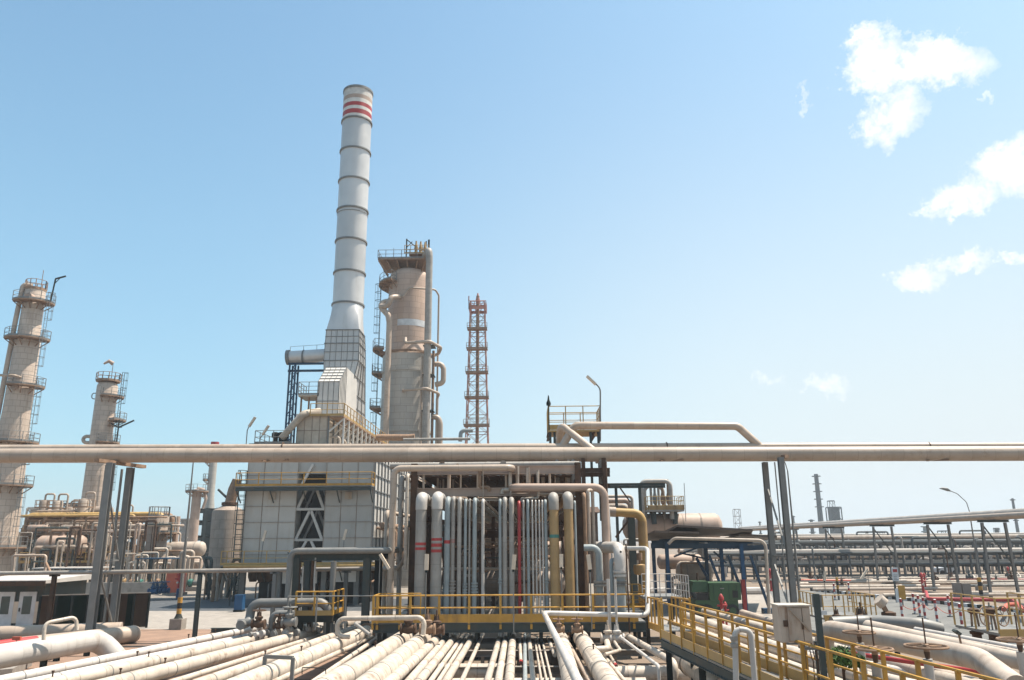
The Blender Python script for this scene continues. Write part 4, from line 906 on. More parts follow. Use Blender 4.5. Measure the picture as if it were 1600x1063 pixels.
# top structure
zP = tz(403); a = P('top_deck', MB().box((cx-rU-1.1,TD-2.6,zP-.2),(cx+rU-.3,TD+2.6,zP)), 'rustlight', t)
P('railing', MB().rail([(cx-rU-1.1,TD+2.6,zP),(cx-rU-1.1,TD-2.6,zP),(cx+rU-.3,TD-2.6,zP)], 1.1, 1.0, 1, .15, .035), 'galv', a)
tb = MB()
for sx in (-1,-.5,0,.5,.9):
    tb.beam((cx+sx*rU*1.0,TD-2.4,zP-.3),(cx+sx*rU*.75,TD-1.5,tz(420)),.14); tb.ibeam((cx+sx*rU,TD-2.5,zP-.35),(cx+sx*rU,TD+2.5,zP-.35),.15,.25)
tb.beam((cx-rU-1.0,TD-2.5,zP-.3),(cx-rU+.2,TD-2.0,tz(428)),.16); tb.beam((cx-rU-1.0,TD+1,zP-.3),(cx-rU+.2,TD+1,tz(428)),.16)
P('deck_brackets', tb, 'rustlight', a)
zP2 = tz(394,660); a = P('upper_deck', MB().box((cx+.2,TD-2.2,zP2-.15),(cx+rU+.1,TD+1.5,zP2)), 'rustlight', t)
P('railing', MB().rail([(cx-.4,TD-2.2,zP2),(cx+rU+.1,TD-2.2,zP2)], 1.1, .8, 1, .15, .035), 'paleyellow', a)
vv = MB()
for k in range(3): vv.lathe([(.25,0),(.3,.3),(.18,.5),(.28,.9),(.16,1.3),(.1,1.9)], (cx+1.0+k*.55,TD-1.6+k*.2,zP2), 10)
P('relief_valves', vv, 'ochre', a); P('vent_pipes', MB().tube((cx+2.55,TD-1,zP2),(cx+2.55,TD-1,zP2+2.3),.12,8).tube((cx+2.2,TD-1,zP2),(cx+2.2,TD-1,zP2+2.1),.08,8), 'darksteel', a)
P('davit', MB().tube((cx-.35,TD-1,zP),(cx-.35,TD-1,tz(366)),.09,8).tube((cx-.35,TD-1,tz(367)),(cx+.75,TD-1.1,tz(378)),.07,8).tube((cx-.35,TD-1,tz(380)),(cx+.4,TD-1.1,tz(371)),.05,6), 'steel', t)
P('mast', MB().tube((cx-2.0,TD-1,zP),(cx-2.0,TD-1,tz(380)),.03,5), 'galv', t)
platform(t, c, rU, tz(437), -215, -118, 1.3); platform(t, c, rL, tz(540), -225, -150, 1.3, railm='galv'); platform(t, c, rL, tz(577), -205, -168, 1.3); platform(t, c, rL, tz(632), -205, -168, 1.4)
for py0, py1 in ((436,540),(542,577),(580,632),(640,690)):
    a_ = R(-178); P('ladder', MB().ladder((cx+cos(a_)*(rL+.5),TD-.6,tz(py1)),(cx+cos(a_)*(rL+.5),TD-.6,tz(py0)),.5,Vec((0,1,0)),True,Vec((-1,0,0)),.035), 'steel', t)
# big riser pipes
x1 = W(669,540,TD-4).x; P('overhead_vapour_pipe', MB().path([(x1-.9,TD-2,tz(399)),(x1-.1,TD-4.2,tz(398)),(x1-.05,TD-4.2,tz(410)),(x1,TD-4.2,0)], .42, .8, 18), 'greypipe', t)
P('riser_pipe', MB().path([(x1+.9,TD-1.5,0),(x1+.9,TD-1.5,tz(458)),(x1+.5,TD-2.0,tz(451)),(x1-2.6,TD-3.2,tz(452)),(x1-3.4,TD-3.1,tz(466))], .12, .5, 10), 'tanline', t)
P('riser_pipe', MB().tube((x1-.72,TD-3.8,0),(x1-.72,TD-3.8,tz(560)),.16,10), 'tanline', t)
P('riser_pipe', MB().tube((x1+.55,TD-3,0),(x1+.55,TD-3,tz(550)),.17,10), 'rustlight', t)
x2 = W(606,560,TD-4).x; P('looped_pipe', MB().path([(x2,TD-3.8,0),(x2,TD-3.8,tz(508)),(x2-.15,TD-3.9,tz(497)),(x2-1.1,TD-3.6,tz(484)),(x2-1.2,TD-3,tz(474)),(x2-.2,TD-3,tz(472))], .36, .7, 16), 'tanline', t)
P('looped_pipe', MB().path([(x2-1.2,TD-3.6,tz(483)),(x2-.2,TD-4.2,tz(484)),(x2+.2,TD-4.1,tz(470)),(x2+1.0,TD-2.9,tz(465))], .34, .6, 16), 'tanline', t)
P('side_pipe', MB().path([(cx+.2,TD-rL-.1,tz(530)),(cx+.25,TD-rL-.5,tz(539)),(x1+.3,TD-4.8,tz(541)),(x1+1.5,TD-3.2,tz(546)),(x1+1.1,TD-2.5,tz(553)),(x1+.2,TD-2,tz(556))], .2, .4, 12), 'tanline', t)
P('side_pipe', MB().path([(cx+.1,TD-rL+.1,tz(612)),(cx+.1,TD-rL-.4,tz(612)),(x1,TD-4.9,tz(613)),(x1+1.4,TD-3.5,tz(618)),(x1+1.1,TD-3,tz(623)),(x1+1.1,TD-3,0)], .17, .4, 12), 'tanline', t)
P('bypass_pipe', MB().path([(x1+.6,TD-2,tz(568)),(x1+1.4,TD-2,tz(568)),(x1+1.7,TD-2,tz(575)),(x1+1.7,TD-2,tz(598)),(x1+.7,TD-2,tz(600))], .32, .6, 14), 'tanline', t)
P('bypass_pipe', MB().path([(x1+.5,TD-3,tz(652)),(x1+1.3,TD-3,tz(654)),(x1+1.5,TD-3,tz(664)),(x1+1.5,TD-3,0)], .34, .7, 14), 'tanline', t)
pp = MB()
for py in (545,590,645): pp.box((x1-.6,TD-4.3,tz(py)-.05),(x1+.8,TD-2.5,tz(py)+.05))
P('pipe_brackets', pp, 'steel', t)
# pipe passing at foot behind the overhead line
wpath('pipe', [W(588,684,80), W(640,684,80), W(648,683,80)], .34, 'rustlight', 'rusty pipe lying just above the overhead pipe at the foot of the big column')
wpath('pipe', [W(630,687,76), W(735,686,76)], .14, 'greypipe', 'thin grey pipe just above the overhead pipe between column and red mast')
# ================================================================ RED LATTICE MAST
MD = 120.0
t = T('lattice_mast', 'slender red and white steel lattice flare mast behind the rack', 'flare mast', (W(745,600,MD).x, MD, 0))
mx_ = W(746,600,MD).x; zt_ = W(746,474,MD).z; zq = W(746,700,MD).z
w0, w1 = px2m(17.5, MD), px2m(11.3, MD)
def hw_(z): f = (z-zq)/(zt_-zq); return w0+(w1-w0)*f
cr = [(-1,-1),(1,-1),(1,1),(-1,1)]
def pnt(k, z): h = hw_(z); return Vec((mx_+cr[k % 4][0]*h, MD+cr[k % 4][1]*h, z))
for k in range(4): P('leg', MB().beam(pnt(k, 0), pnt(k, zt_), .16), 'lattice', t)
n = 16
for i in range(n):
    za, zb_ = zt_*i/n, zt_*(i+1)/n; lb = MB()
    for k in range(4):
        lb.beam(pnt(k,za), pnt(k+1,zb_), .07); lb.beam(pnt(k+1,za), pnt(k,zb_), .07); lb.beam(pnt(k,zb_), pnt(k+1,zb_), .1)
    P('lacing', lb, 'lattice' if i % 2 else 'vesselpink', t)
P('riser', MB().tube((mx_,MD,0),(mx_,MD,W(746,463,MD).z),.27,12), 'rustlight', t)
for py in (517,548,585,624,667): z = W(746,py,MD).z; h = hw_(z)+.35; P('rest_platform', MB().box((mx_-h,MD-h,z-.12),(mx_+h,MD-h*.2,z)).rail([(mx_-h,MD-h,z),(mx_+h,MD-h,z)], .9, .9, 1, .2, .035), 'rustlight', t)
z = zt_; h = hw_(z)+.25; P('top_cage', MB().rail([(mx_-h,MD-h,z-1.4),(mx_+h,MD-h,z-1.4),(mx_+h,MD+h,z-1.4),(mx_-h,MD+h,z-1.4),(mx_-h,MD-h,z-1.4)], 1.4, .8, 2, .5, .05), 'lattice', t)
P('tip', MB().tube((mx_-h,MD-h,z),(mx_-h,MD-h,z+.8),.1,6).lathe([(.3,0),(.35,.6),(.2,1.2),(.1,1.7)], (mx_,MD,z), 10), 'lattice', t)
wpath('pipe', [W(719,690,115), W(720,676,115), W(724,673,115), W(739,673,115)], .3, 'bluepipe', 'bent bluish pipe at the foot of the red mast', bend=.8)
# ================================================================ LEFT TOWERS
def tower(px, D, py_ref, segs, rpx, ztop_py, m, label):
    """rpx: list of (py, radius px) from top to bottom"""
    x = W(px, py_ref, D).x; zf = lambda py: W(px, py, D-px2m(rpx[0][1], D)).z; c = (x, D, 0); t = T('distillation_column', label, 'column', (x, D, 0))
    prof = []
    for py, r in rpx: prof.append((px2m(r, D), zf(py) if py < 900 else 0))
    prof = prof[::-1]; top = prof[-1]; prof += [(top[0]*.9, top[1]+top[0]*.25), (top[0]*.6, top[1]+top[0]*.42), (0, top[1]+top[0]*.5)]
    P('shell', MB().lathe(prof, c, 40, cap=False), m, t); return t, c, zf
TD1 = 88.0
t, c, zf = tower(30, TD1, 620, None, [(452,15.5),(520,16.5),(527,18.5),(640,20),(690,22.5),(760,25),(820,27),(950,28)], 452, 'towercream', 'tallest column at the far left edge with several rusty ring platforms')
rr_ = lambda w: px2m(w, TD1)
for py, a0, a1, r in ((470,-130,20,16),(528,-140,10,18.5),(602,-90,15,20),(690,-150,20,22.5),(758,-170,10,25),(855,-180,15,27)): platform(t, c, rr_(r), zf(py), a0, a1, 1.15, 'rustlight', 'galv')
P('top_deck', MB().sector(c, 0, rr_(16), 0, 2*pi, zf(451), zf(449), 20).rail([(c[0]+cos(a)*rr_(16), c[1]+sin(a)*rr_(16), zf(449)) for a in [i*pi/6 for i in range(13)]], 1.1, 1.4, 1, .15, .035), 'rustlight', t)
for py0, py1, da in ((470,527,-20),(530,600,-25),(604,690,-18),(692,757,-22),(760,853,-20)):
    a_ = R(da); ro = rr_(22)+.9; P('ladder', MB().ladder((c[0]+cos(a_)*ro,TD1+sin(a_)*ro,zf(py1)),(c[0]+cos(a_)*ro,TD1+sin(a_)*ro,zf(py0-12)),.5,Vec((0,1,0)),True,Vec((1,0,0)),.03), 'galv', t)
xx = c[0]-rr_(17); P('downcomer_pipe', MB().path([(c[0]-.3,TD1-.3,zf(444)),(xx,TD1-.6,zf(442)),(xx-.1,TD1-.8,zf(500)),(c[0]-rr_(24),TD1-.8,zf(690)),(c[0]-rr_(24),TD1-.8,0)], .28, .6, 12), 'tanline', t)
P('side_pipe', MB().path([(c[0]-6,TD1-2.2,zf(587)),(c[0]+.6,TD1-2.2,zf(590)),(c[0]+.6,TD1-1.0,zf(590))], .15, .3, 10), 'tanline', t)
P('davit', MB().tube((c[0]+rr_(16)+1.2,TD1-.5,zf(470)),(c[0]+rr_(16)+1.4,TD1-.5,zf(434)),.09,8).tube((c[0]+rr_(16)+1.4,TD1-.5,zf(434)),(c[0]+rr_(16)+2.6,TD1-.5,zf(430)),.11,8).tube((c[0]+rr_(16)+1.4,TD1-.5,zf(441)),(c[0]+rr_(16)+2.0,TD1-.5,zf(432)),.05,6), 'darksteel', t)
P('antenna', MB().tube((c[0]+.6,TD1,zf(449)),(c[0]+.6,TD1,zf(418)),.04,5), 'rustlight', t)
for py in (500,640): P('manhole', MB().tube((c[0]+.3,TD1-rr_(16)-.5,zf(py-35)),(c[0]+.3,TD1-rr_(16)+.3,zf(py-35)),.42,16), 'vesselpink', t)
TD2 = 108.0
t, c, zf = tower(156, TD2, 700, None, [(601,15.5),(690,16.2),(790,17),(950,18)], 601, 'towercream', 'shorter column with an orange windsock on top, second from the left')
rr_ = lambda w: px2m(w, TD2)
platform(t, c, rr_(15.5), zf(618), -80, 20, 1.0); platform(t, c, rr_(16), zf(690), -75, 15, 1.1); platform(t, c, rr_(16), zf(655), -35, 15, 1.6)
P('top_deck', MB().sector(c, 0, rr_(18), 0, 2*pi, zf(601)+.6, zf(601)+.75, 20).rail([(c[0]+cos(a)*rr_(18), c[1]+sin(a)*rr_(18), zf(601)+.75) for a in [i*pi/6 for i in range(13)]], 1.1, 1.4, 1, .15, .04), 'rustlight', t)
a_ = R(-15); ro = rr_(16)+1.1
for py0, py1 in ((582,654),(656,690),(694,790)): P('ladder', MB().ladder((c[0]+ro,TD2-.8,zf(py1)),(c[0]+ro,TD2-.8,zf(py0)),.55,Vec((0,1,0)),True,Vec((1,0,0)),.04), 'steel', t)
P('pipe_loop', MB().path([(c[0]-rr_(15),TD2,zf(612)),(c[0]-rr_(15)-.6,TD2-.3,zf(612)),(c[0]-rr_(15)-.6,TD2-.3,zf(621)),(c[0]-rr_(15),TD2,zf(621))], .07, .3, 8), 'galv', t)
P('side_nozzle', MB().path([(c[0]-rr_(15),TD2,zf(680)),(c[0]-rr_(15)-1,TD2-.3,zf(680)),(c[0]-rr_(15)-1,TD2-.3,zf(690)),(c[0]-rr_(15),TD2,zf(690))], .25, .5, 10), 'cream_dull', t)
P('davit', MB().tube((c[0]+ro+.3,TD2-1,zf(690)),(c[0]+ro+.3,TD2-1,zf(656)),.1,6).tube((c[0]+ro+.3,TD2-1,zf(668)),(c[0]+ro+2.4,TD2-1,zf(657)),.12,6).tube((c[0]+ro+.3,TD2-1,zf(668)),(c[0]+ro-1,TD2-1,zf(660)),.1,6), 'darksteel', t)
zt_ = zf(601)+.7; P('mast', MB().tube((c[0]+.4,TD2,zt_),(c[0]+.4,TD2,zt_+2.6),.05,6), 'galv', t)
ws = MB(); 
q = Vec((c[0]+.4,TD2,zt_+2.6)); ws.path([q, q+Vec((-.5,-.3,.35)), q+Vec((-1.1,-.5,-.1))], [.32,.26,.14], 0, 12)
S('windsock', ws, 'vesselpink', 'pale orange windsock on the mast of the shorter left column', 'windsock')
# ================================================================ LEFT PROCESS AREA
def frame(name, x0, x1, y0, y1, levels, nx, label, m='rustlight', w=.25, cat='pipe rack', group=None, ny=1):
    t = T(name, label, cat, ((x0+x1)/2, y0, 0), group); zt_ = max(levels)
    for i in range(nx+1):
        x = x0+(x1-x0)*i/nx
        for j in range(ny+1): y = y0+(y1-y0)*j/ny; P('post', MB().ibeam((x,y,0),(x,y,zt_),w), m, t)
        for z in levels: P('cross_beam', MB().ibeam((x,y0,z-.1),(x,y1,z-.1),w*.8,w), m, t)
    for z in levels:
        for y in (y0, y1): P('beam', MB().ibeam((x0,y-.0,z-.12-w),(x1,y,z-.12-w),w*.8,w*1.1), m, t)
    return t
def zy(py, D, px=150): return W(px, py, D).z
D_ = 96.0
lv = [zy(862,D_), zy(835,D_), zy(808,D_)]
x0, x1 = W(38,840,D_).x, W(238,840,D_).x
frame('pipe_rack', x0, x1, D_, D_+6, lv, 7, 'long three-level pipe rack behind the left pipeline legs, full of rusty pipes', 'rustlight', .3)
rnd = random.Random(11); ms = ['cream_dull','rustlight','tanline','greypipe','vesselpink','paleyellow']
for k, z in enumerate(lv):
    n_ = 6 if k else 5
    for i in range(n_):
        r = rnd.choice((.12,.18,.25,.32)); y = D_+.5+i*.9; xa_ = x0-rnd.uniform(0,2); xb_ = x1+rnd.uniform(-3,3)
        wpath('rack_pipe', [(xa_,y,z-2),(xa_,y,z+r),(xb_,y,z+r),(xb_,y,z-2)] if rnd.random() < .5 else [(xa_,y,z+r),(xb_,y,z+r)], r, rnd.choice(ms), ORD[i]+' pipe from the front on the '+('lowest','middle','top')[k]+' level of the left process rack', group='pipes on the left process rack', n=10)
rl_ = MB().rail([(x0,D_-.6,lv[1]),(x1,D_-.6,lv[1])], 1.1, 1.6, 1, .2, .04); rl_.box((x0,D_-1.2,lv[1]-.1),(x1,D_-.1,lv[1]-.01)); S('walkway', rl_, 'rustlight', 'brownish walkway with railing on the front of the left process rack, upper one', 'walkway')
D_ = 96.0; zv = zy(878,D_-2); rl_ = MB().rail([(W(55,870,D_).x,D_-3,zv),(x1,D_-3,zv)], 1.1, 1.6, 1, .2, .04); rl_.box((W(55,870,D_).x,D_-3,zv-.1),(x1,D_-.8,zv)); S('walkway', rl_, 'paleyellow', 'lower yellowish walkway below the pink drum', 'walkway')
hvessel('drum', (W(103,852,D_-1).x, D_-1.9, zy(852,D_-1)), px2m(60,D_), px2m(14.5,D_), 'vesselpink', 'large pinkish horizontal drum in front of the left process rack', cat='drum')
hvessel('drum', (W(148,800,D_+4).x, D_+4, zy(800,D_+4)), px2m(50,D_), px2m(9,D_), 'vessel', 'dull brown drum on top of the left process rack', saddles=False, cat='drum')
hvessel('drum', (W(105,810,D_+8).x, D_+8, zy(806,D_+8)), px2m(60,D_), px2m(12,D_), 'vesselpink', 'faded pink drum high at the back of the left process rack', saddles=False, cat='drum')
# dark vertical drum
D_ = 92; x = W(244,850,D_).x; t = T('vertical_drum', 'dark dusty upright drum with a small top railing in the left process area', 'drum', (x,D_,0)); r = px2m(15,D_)
P('shell', MB().lathe([(r,.5),(r,zy(808,D_)),(r*.9,zy(806,D_)),(0,zy(805,D_))], (x,D_,0), 30), 'vessel', t); P('skirt', MB().lathe([(r*.95,0),(r*.95,.5)], (x,D_,0), 24), 'concrete', t)
P('railing', MB().rail([(x+cos(a)*r, D_+sin(a)*r, zy(808,D_)) for a in [i*pi/5 for i in range(11)]], 1.1, 1.0, 1, .15, .035), 'galv', t)
platform(t, (x,D_,0), r, zy(833,D_), -60, 20, 1.0)
# horizontal vessels right of it
hvessel('drum', (W(289,860,100).x, 100, zy(859,100)), px2m(52,100), px2m(11,100), 'cream_dull', 'cream horizontal drum with rounded ends left of the lamp pole', cat='drum')
hvessel('drum', (W(283,885,97).x, 97, zy(883,97)), px2m(55,97), px2m(10,97), 'vesselpink', 'lower pinkish horizontal drum left of the lamp pole', cat='drum')
wpath('vent_stack', [(W(273,850,104).x,104,0),(W(273,850,104).x,104,zy(808,104))], .4, 'vesselpink', 'plain upright pinkish vent pipe right of the dark upright drum', 'vent pipe')
# manifolds of inverted U pipes in front of the racks
rnd = random.Random(16)
for i in range(30):
    D_ = rnd.uniform(90,104); xa_ = W(rnd.uniform(35,190),850,D_).x; z = rnd.uniform(1.2,9.5); ln = rnd.uniform(3,9)
    wpath('process_pipe', [(xa_,D_,z-rnd.uniform(.8,2)),(xa_,D_,z),(xa_+ln,D_,z),(xa_+ln,D_+rnd.uniform(.6,1.5),z)], rnd.choice((.06,.1,.14,.2,.26)), rnd.choice(('cream_dull','tanline','vesselpink','rustlight','cream_dull')), 'level beige pipe in the left process area, '+ORD[i]+' of thirty', group='level beige pipes in the left area', n=8, bend=.25)
for i in range(8):
    px = 44+i*21; D_ = rnd.uniform(98,106); x = W(px,820,D_).x; h = rnd.uniform(6.5,10.5); t = T('process_vessel', 'dusty upright vessel rising from the left process area, '+ORD[i]+' from the left', 'vessel', (x,D_,0), 'upright vessels of the left area'); rv = rnd.uniform(.5,1.0)
    P('shell', MB().lathe([(rv,0),(rv,h),(rv*.8,h+rv*.35),(0,h+rv*.5)], (x,D_,0), 20), rnd.choice(('vessel','vesselpink','cream_dull')), t); P('top_nozzle', MB().path([(x,D_,h+rv*.4),(x,D_,h+rv*.4+.8),(x+1.2,D_,h+rv*.4+.8),(x+1.2,D_,h-2)], .12, .3, 8), 'tanline', t)
    P('railing', MB().rail([(x+cos(a)*(rv+.5), D_+sin(a)*(rv+.5), h-.8) for a in [k*pi/4 for k in range(9)]], 1.0, 1.0, 1, .15, .03), 'rustlight', t)
rnd = random.Random(15)
for i in range(38):
    px = 42+i*5.3+rnd.uniform(-2,2); D_ = rnd.uniform(86,95); x = W(px,880,D_).x; h = rnd.uniform(2.5,7.5); w = rnd.uniform(-2.6,3.6)
    wpath('process_pipe', [(x,D_,0),(x,D_,h),(x+w,D_+.3,h),(x+w,D_+.4,h-rnd.uniform(.8,h*.8))], rnd.choice((.05,.07,.1,.14)), rnd.choice(('cream_dull','rustlight','tanline','steel','vesselpink','rust')), 'tall crooked pipe before the left process rack, '+ORD[i]+' from the left', group='tall crooked pipes at the left rack', n=8, bend=.16)
for i in range(7):
    px = 55+i*26; D_ = 95.2; x = W(px,850,D_).x; z0_ = zy((835,862)[i % 2],D_); hvessel('heat_exchanger', (x,D_+.2,z0_+.75), 2.2, .42, ('vesselpink','rustlight','vessel')[i % 3], 'small exchanger sitting in the left process rack, '+ORD[i]+' from the left', saddles=False, cat='heat exchanger', group='small exchangers in the left rack')
rnd = random.Random(5)
for i in range(16):
    px = 176+i*8.2+rnd.uniform(-2,2); D_ = rnd.uniform(84,92); x = W(px,890,D_).x; h = rnd.uniform(2.6,4.4); w = rnd.uniform(.7,1.6); r = rnd.choice((.1,.14,.2))
    wpath('process_pipe', [(x,D_,0),(x,D_,h),(x+w,D_+.4,h),(x+w,D_+.4,.4)], r, rnd.choice(('cream','cream_dull','tanline','greypipe')), 'arched process pipe in the left yard, '+ORD[i]+' from the left', group='arched process pipes in the left yard', n=10, bend=r*1.6)
for i in range(9):
    px = 198+i*13; D_ = 88-(i % 3); x = W(px,905,D_).x; t = T('pump', 'small pump on a plinth in the left yard, '+ORD[i]+' from the left', 'pump', (x,D_,0), 'pumps in the left yard')
    P('plinth', MB().box((x-.6,D_-.4,.004),(x+.7,D_+.4,.4)), 'conclight', t); P('casing', MB().lathe([(0,-.25),(.35,-.2),(.42,0),(.35,.2),(0,.25)], (x-.25,D_,.85), 14, 'X'), ('ochre','rustlight','teal')[i % 3], t)
    P('motor', MB().lathe([(.22,0),(.26,.05),(.26,.6),(.2,.66)], (x-.0,D_,.8), 12, 'X'), ('rustlight','green','galv')[i % 3], t); P('discharge_pipe', MB().path([(x-.25,D_,1.1),(x-.25,D_,2.0),(x-.25,D_+1.2,2.0)], .1, .25, 8), 'cream_dull', t)
# grey canopy roofs in the left yard
for (xa_, ya_, xb_, D_, dep, l_) in ((50,887,150,84,4,'long low pale canopy roof in front of the pink drum'),(212,873,262,82,3,'small dark canopy roof on thin posts right of the pipeline legs')):
    z = zy(ya_,D_); X0, X1 = W(xa_,ya_,D_).x, W(xb_,ya_,D_).x; t = T('canopy', l_, 'canopy', ((X0+X1)/2, D_, 0)); P('roof_sheet', MB().box((X0,D_,z-.12),(X1,D_+dep,z)), 'white' if dep == 4 else 'bluesteel', t)
    for x in (X0+.2,(X0+X1)/2,X1-.2):
        for y in (D_+.15,D_+dep-.15): P('post', MB().ibeam((x,y,0),(x,y,z-.12),.14), 'steel', t)
# low wall strip, orange tank, blue equipment, barrel, red hydrants
wall = MB().box((W(80,915,80).x,80,.004),(W(250,915,80).x,80.3,1.2)); S('low_wall', wall, 'conclight', 'long low pale wall behind the green sheet fence', 'wall')
D_ = 79; a = W(252,916,D_); t = T('equipment_cabinet', 'bright orange-red box beyond the road at left', 'cabinet', (a.x+1,D_,0)); P('body', MB().box((a.x+.4,D_,.25),(a.x+1.9,D_+1.2,2.4)), 'redorange', t)
P('plinth', MB().box((a.x+.2,D_-.1,.006),(a.x+2.1,D_+1.3,.25)), 'conclight', t); P('door', MB().box((a.x+.6,D_-.04,.4),(a.x+1.7,D_-.005,2.2)), 'redorange', t)
for i, px in enumerate((238,244,251,257)):
    D_ = 72+i*.4; x = W(px,930,D_).x; valve((x,D_,.8), 1.3, 'bright blue valve in a cluster at the road edge, '+ORD[i]+' from the left', m='blue', group='blue valves at the road edge')
def hydrant(x, y, s, label, m='red', group='red hydrants'):
    t = T('hydrant', label, 'hydrant', (x,y,0), group); P('barrel', MB().lathe([(.12*s,0),(.12*s,.04*s),(.055*s,.06*s),(.055*s,.85*s),(.09*s,.87*s),(.09*s,.95*s),(.04*s,1.05*s),(0,1.08*s)], (x,y,.004), 14), m, t)
    for sx in (-1,1): P('outlet', MB().tube((x,y,.7*s),(x+sx*.15*s,y-.05,.7*s),.035*s,10), m, t)
    P('cap', MB().tube((x,y-.05,.55*s),(x,y-.14*s,.55*s),.045*s,10), 'white', t); return t
for px, py, s, l_ in ((113,922,1.8,'red hydrant by the low wall left of the pipeline legs'),(293,928,2.2,'red hydrant beside the lamp pole at left')): a = H(px,py,0); hydrant(a.x, min(a.y,79), s, l_)
D_ = 74; x = W(291,925,D_).x; S('barrel', MB().lathe([(.3,0),(.3,.3),(.32,.32),(.3,.34),(.3,.6),(.32,.62),(.3,.64),(.3,.9)], (x-.6,D_,.012), 18), 'blue', 'small blue drum standing beside the left red hydrant', 'barrel')
D_ = 60; x = W(373,933,D_).x; t = T('chemical_tank', 'bright blue upright box below the furnace walkway', 'tank', (x,D_,0)); P('body', MB().box((x-.3,D_,.15),(x+.3,D_+.6,1.15)), 'bluesteel' if 0 else 'blue', t); P('base', MB().box((x-.33,D_-.03,.014),(x+.33,D_+.63,.15)), 'darksteel', t); P('lid', MB().box((x-.32,D_-.02,1.152),(x+.32,D_+.62,1.2)), 'blue', t)
# ================================================================ MIDDLE-LEFT: small chimney, towers, silo
D_ = 150
x = W(330,760,D_).x; zf = lambda py: W(330,py,D_).z
t = T('chimney_stack', 'distant thin grey chimney with a red tip rising from a dark steel structure', 'chimney', (x,D_,0)); r = px2m(6,D_)
P('shell', MB().lathe([(r*1.5,0),(r*1.4,zf(800)),(r,zf(778)),(r,zf(694))], (x,D_,0), 24), 'towergrey', t); P('tip', MB().lathe([(r+.02,zf(697)),(r+.05,zf(691))], (x,D_,0), 24), 'red', t)
for py in (722,750,775): platform(t, (x,D_,0), r, zf(py), -200, -120, .9)
t = frame('plant_structure', W(302,850,D_-6).x, W(350,850,D_-6).x, D_-6, D_+6, [zf(865), zf(838), zf(815), zf(797)], 3, 'distant dark grey steel structure at the foot of the thin grey chimney', 'steel', .45, 'steel structure')
for k, (z, l_) in enumerate(((zf(850),'lower'),(zf(826),'middle'),(zf(806),'upper'))): P('cladding', MB().box((W(306,850,D_-6).x,D_-4,z-1.4),(W(348,850,D_-6).x,D_+5,z+1.2)), 'steel', t)
x = W(306,790,130).x; t = T('distillation_column', 'small distant pinkish column with a crown platform behind the lamp pole', 'column', (x,130,0)); zg = lambda py: W(306,py,130).z
P('shell', MB().lathe([(.75,0),(.75,zg(766)),(0,zg(763))], (x,130,0), 20), 'vesselpink', t); platform(t, (x,130,0), .75, zg(768), -200, 20, 1.1); P('top_pipe', MB().path([(x+1.2,130,zg(795)),(x+1.6,130,zg(780)),(x+1.2,130,zg(766)),(x,130,zg(763))], .25, .5, 8), 'vesselpink', t)
# silo
D_ = 80; x = W(354,840,D_).x; r = px2m(24,D_); zf = lambda py: W(354,py,D_).z
t = T('silo', 'dull cone-topped silo with a slanting brown vent stub, left of the furnace', 'silo', (x,D_,0))
P('shell', MB().lathe([(r,zf(900)),(r,zf(801)),(r*.97,zf(798)),(r*.3,zf(789)),(r*.3,zf(787))], (x,D_,0), 40), 'vessel', t)
P('vent_stub', MB().path([(x+.05,D_,zf(790)),(x+.3,D_,zf(765)),(x+.6,D_,zf(750))], [.55,.52,.45], 0, 16), 'rustlight', t); P('collar', MB().lathe([(.8,-.2),(.8,.1),(.6,.15)], (x+.05,D_,zf(787)), 16), 'rust', t)
for k in range(5): a_ = R(-170+k*40); P('leg', MB().ibeam((x+cos(a_)*r*.9,D_+sin(a_)*r*.9,0),(x+cos(a_)*r*.9,D_+sin(a_)*r*.9,zf(899)),.25), 'darksteel', t)
wpath('pipe', [(x-1.2,D_-.2,zf(765)),(x+.2,D_,zf(785))], .12, 'steel', 'thin slanting brace pipe from the distant chimney side to the silo top')
for i, (px, h, l_) in enumerate(((345,2.6,'left'),(362,3.4,'right'))):
    q = W(px,900,D_-3.5); wpath('process_pipe', [(q.x,D_-3.5,0),(q.x,D_-3.5,h),(q.x+.8,D_-3.5,h),(q.x+.8,D_-3.5,0)], .16, 'rustlight', l_+' of two rusty arches at the foot of the silo', n=8)
rnd = random.Random(9)
for i in range(9):
    px = 322+i*6.5; D_ = rnd.uniform(70,76); q = W(px,900,D_); h = rnd.uniform(2.0,3.8)
    wpath('process_pipe', [(q.x,D_,0),(q.x,D_,h),(q.x+rnd.uniform(-1,1),D_+.5,h),(q.x+rnd.uniform(-1,1),D_+1,.3)], rnd.choice((.08,.12,.16)), rnd.choice(('cream_dull','rustlight','steel')), 'crooked dark process pipe under the silo, '+ORD[i]+' from the left', group='crooked pipes under the silo', n=8)
# ================================================================ LAMP POLES
def lamppost(base, top, label, arm=None, r0=.1, r1=.05, stripes=True, block=True, head=None):
    b = Vec(base); t = T('lamp_post', label, 'lamp post', tuple(b)); tp = Vec(top)
    P('pole', MB().path([b+Z*.02, b.lerp(tp,.5), tp], [r0,(r0+r1)/2,r1], 0, 10), 'galv', t)
    if arm: P('arm', MB().path([tp-Z*.6, tp, *arm], r1*.8, .5, 8), 'galv', t)
    if head: P('lamp_head', MB().path(head, [.06,.16,.12,.04], 0, 10), 'galv', t)
    if stripes:
        for k in range(4): P('painted_band', MB().tube(b+Z*(.55+k*.32), b+Z*(.55+k*.32+.318), r0+.012, 12), 'yellow' if k % 2 else 'black', t)
    if block: P('base_block', MB().box((b.x-.36,b.y-.36,.022),(b.x+.36,b.y+.36,.62)), 'conclight', t); P('foot', MB().lathe([(.28,.62),(.25,.66),(.12,.95)], (b.x,b.y,0), 8), 'darksteel', t)
    return t
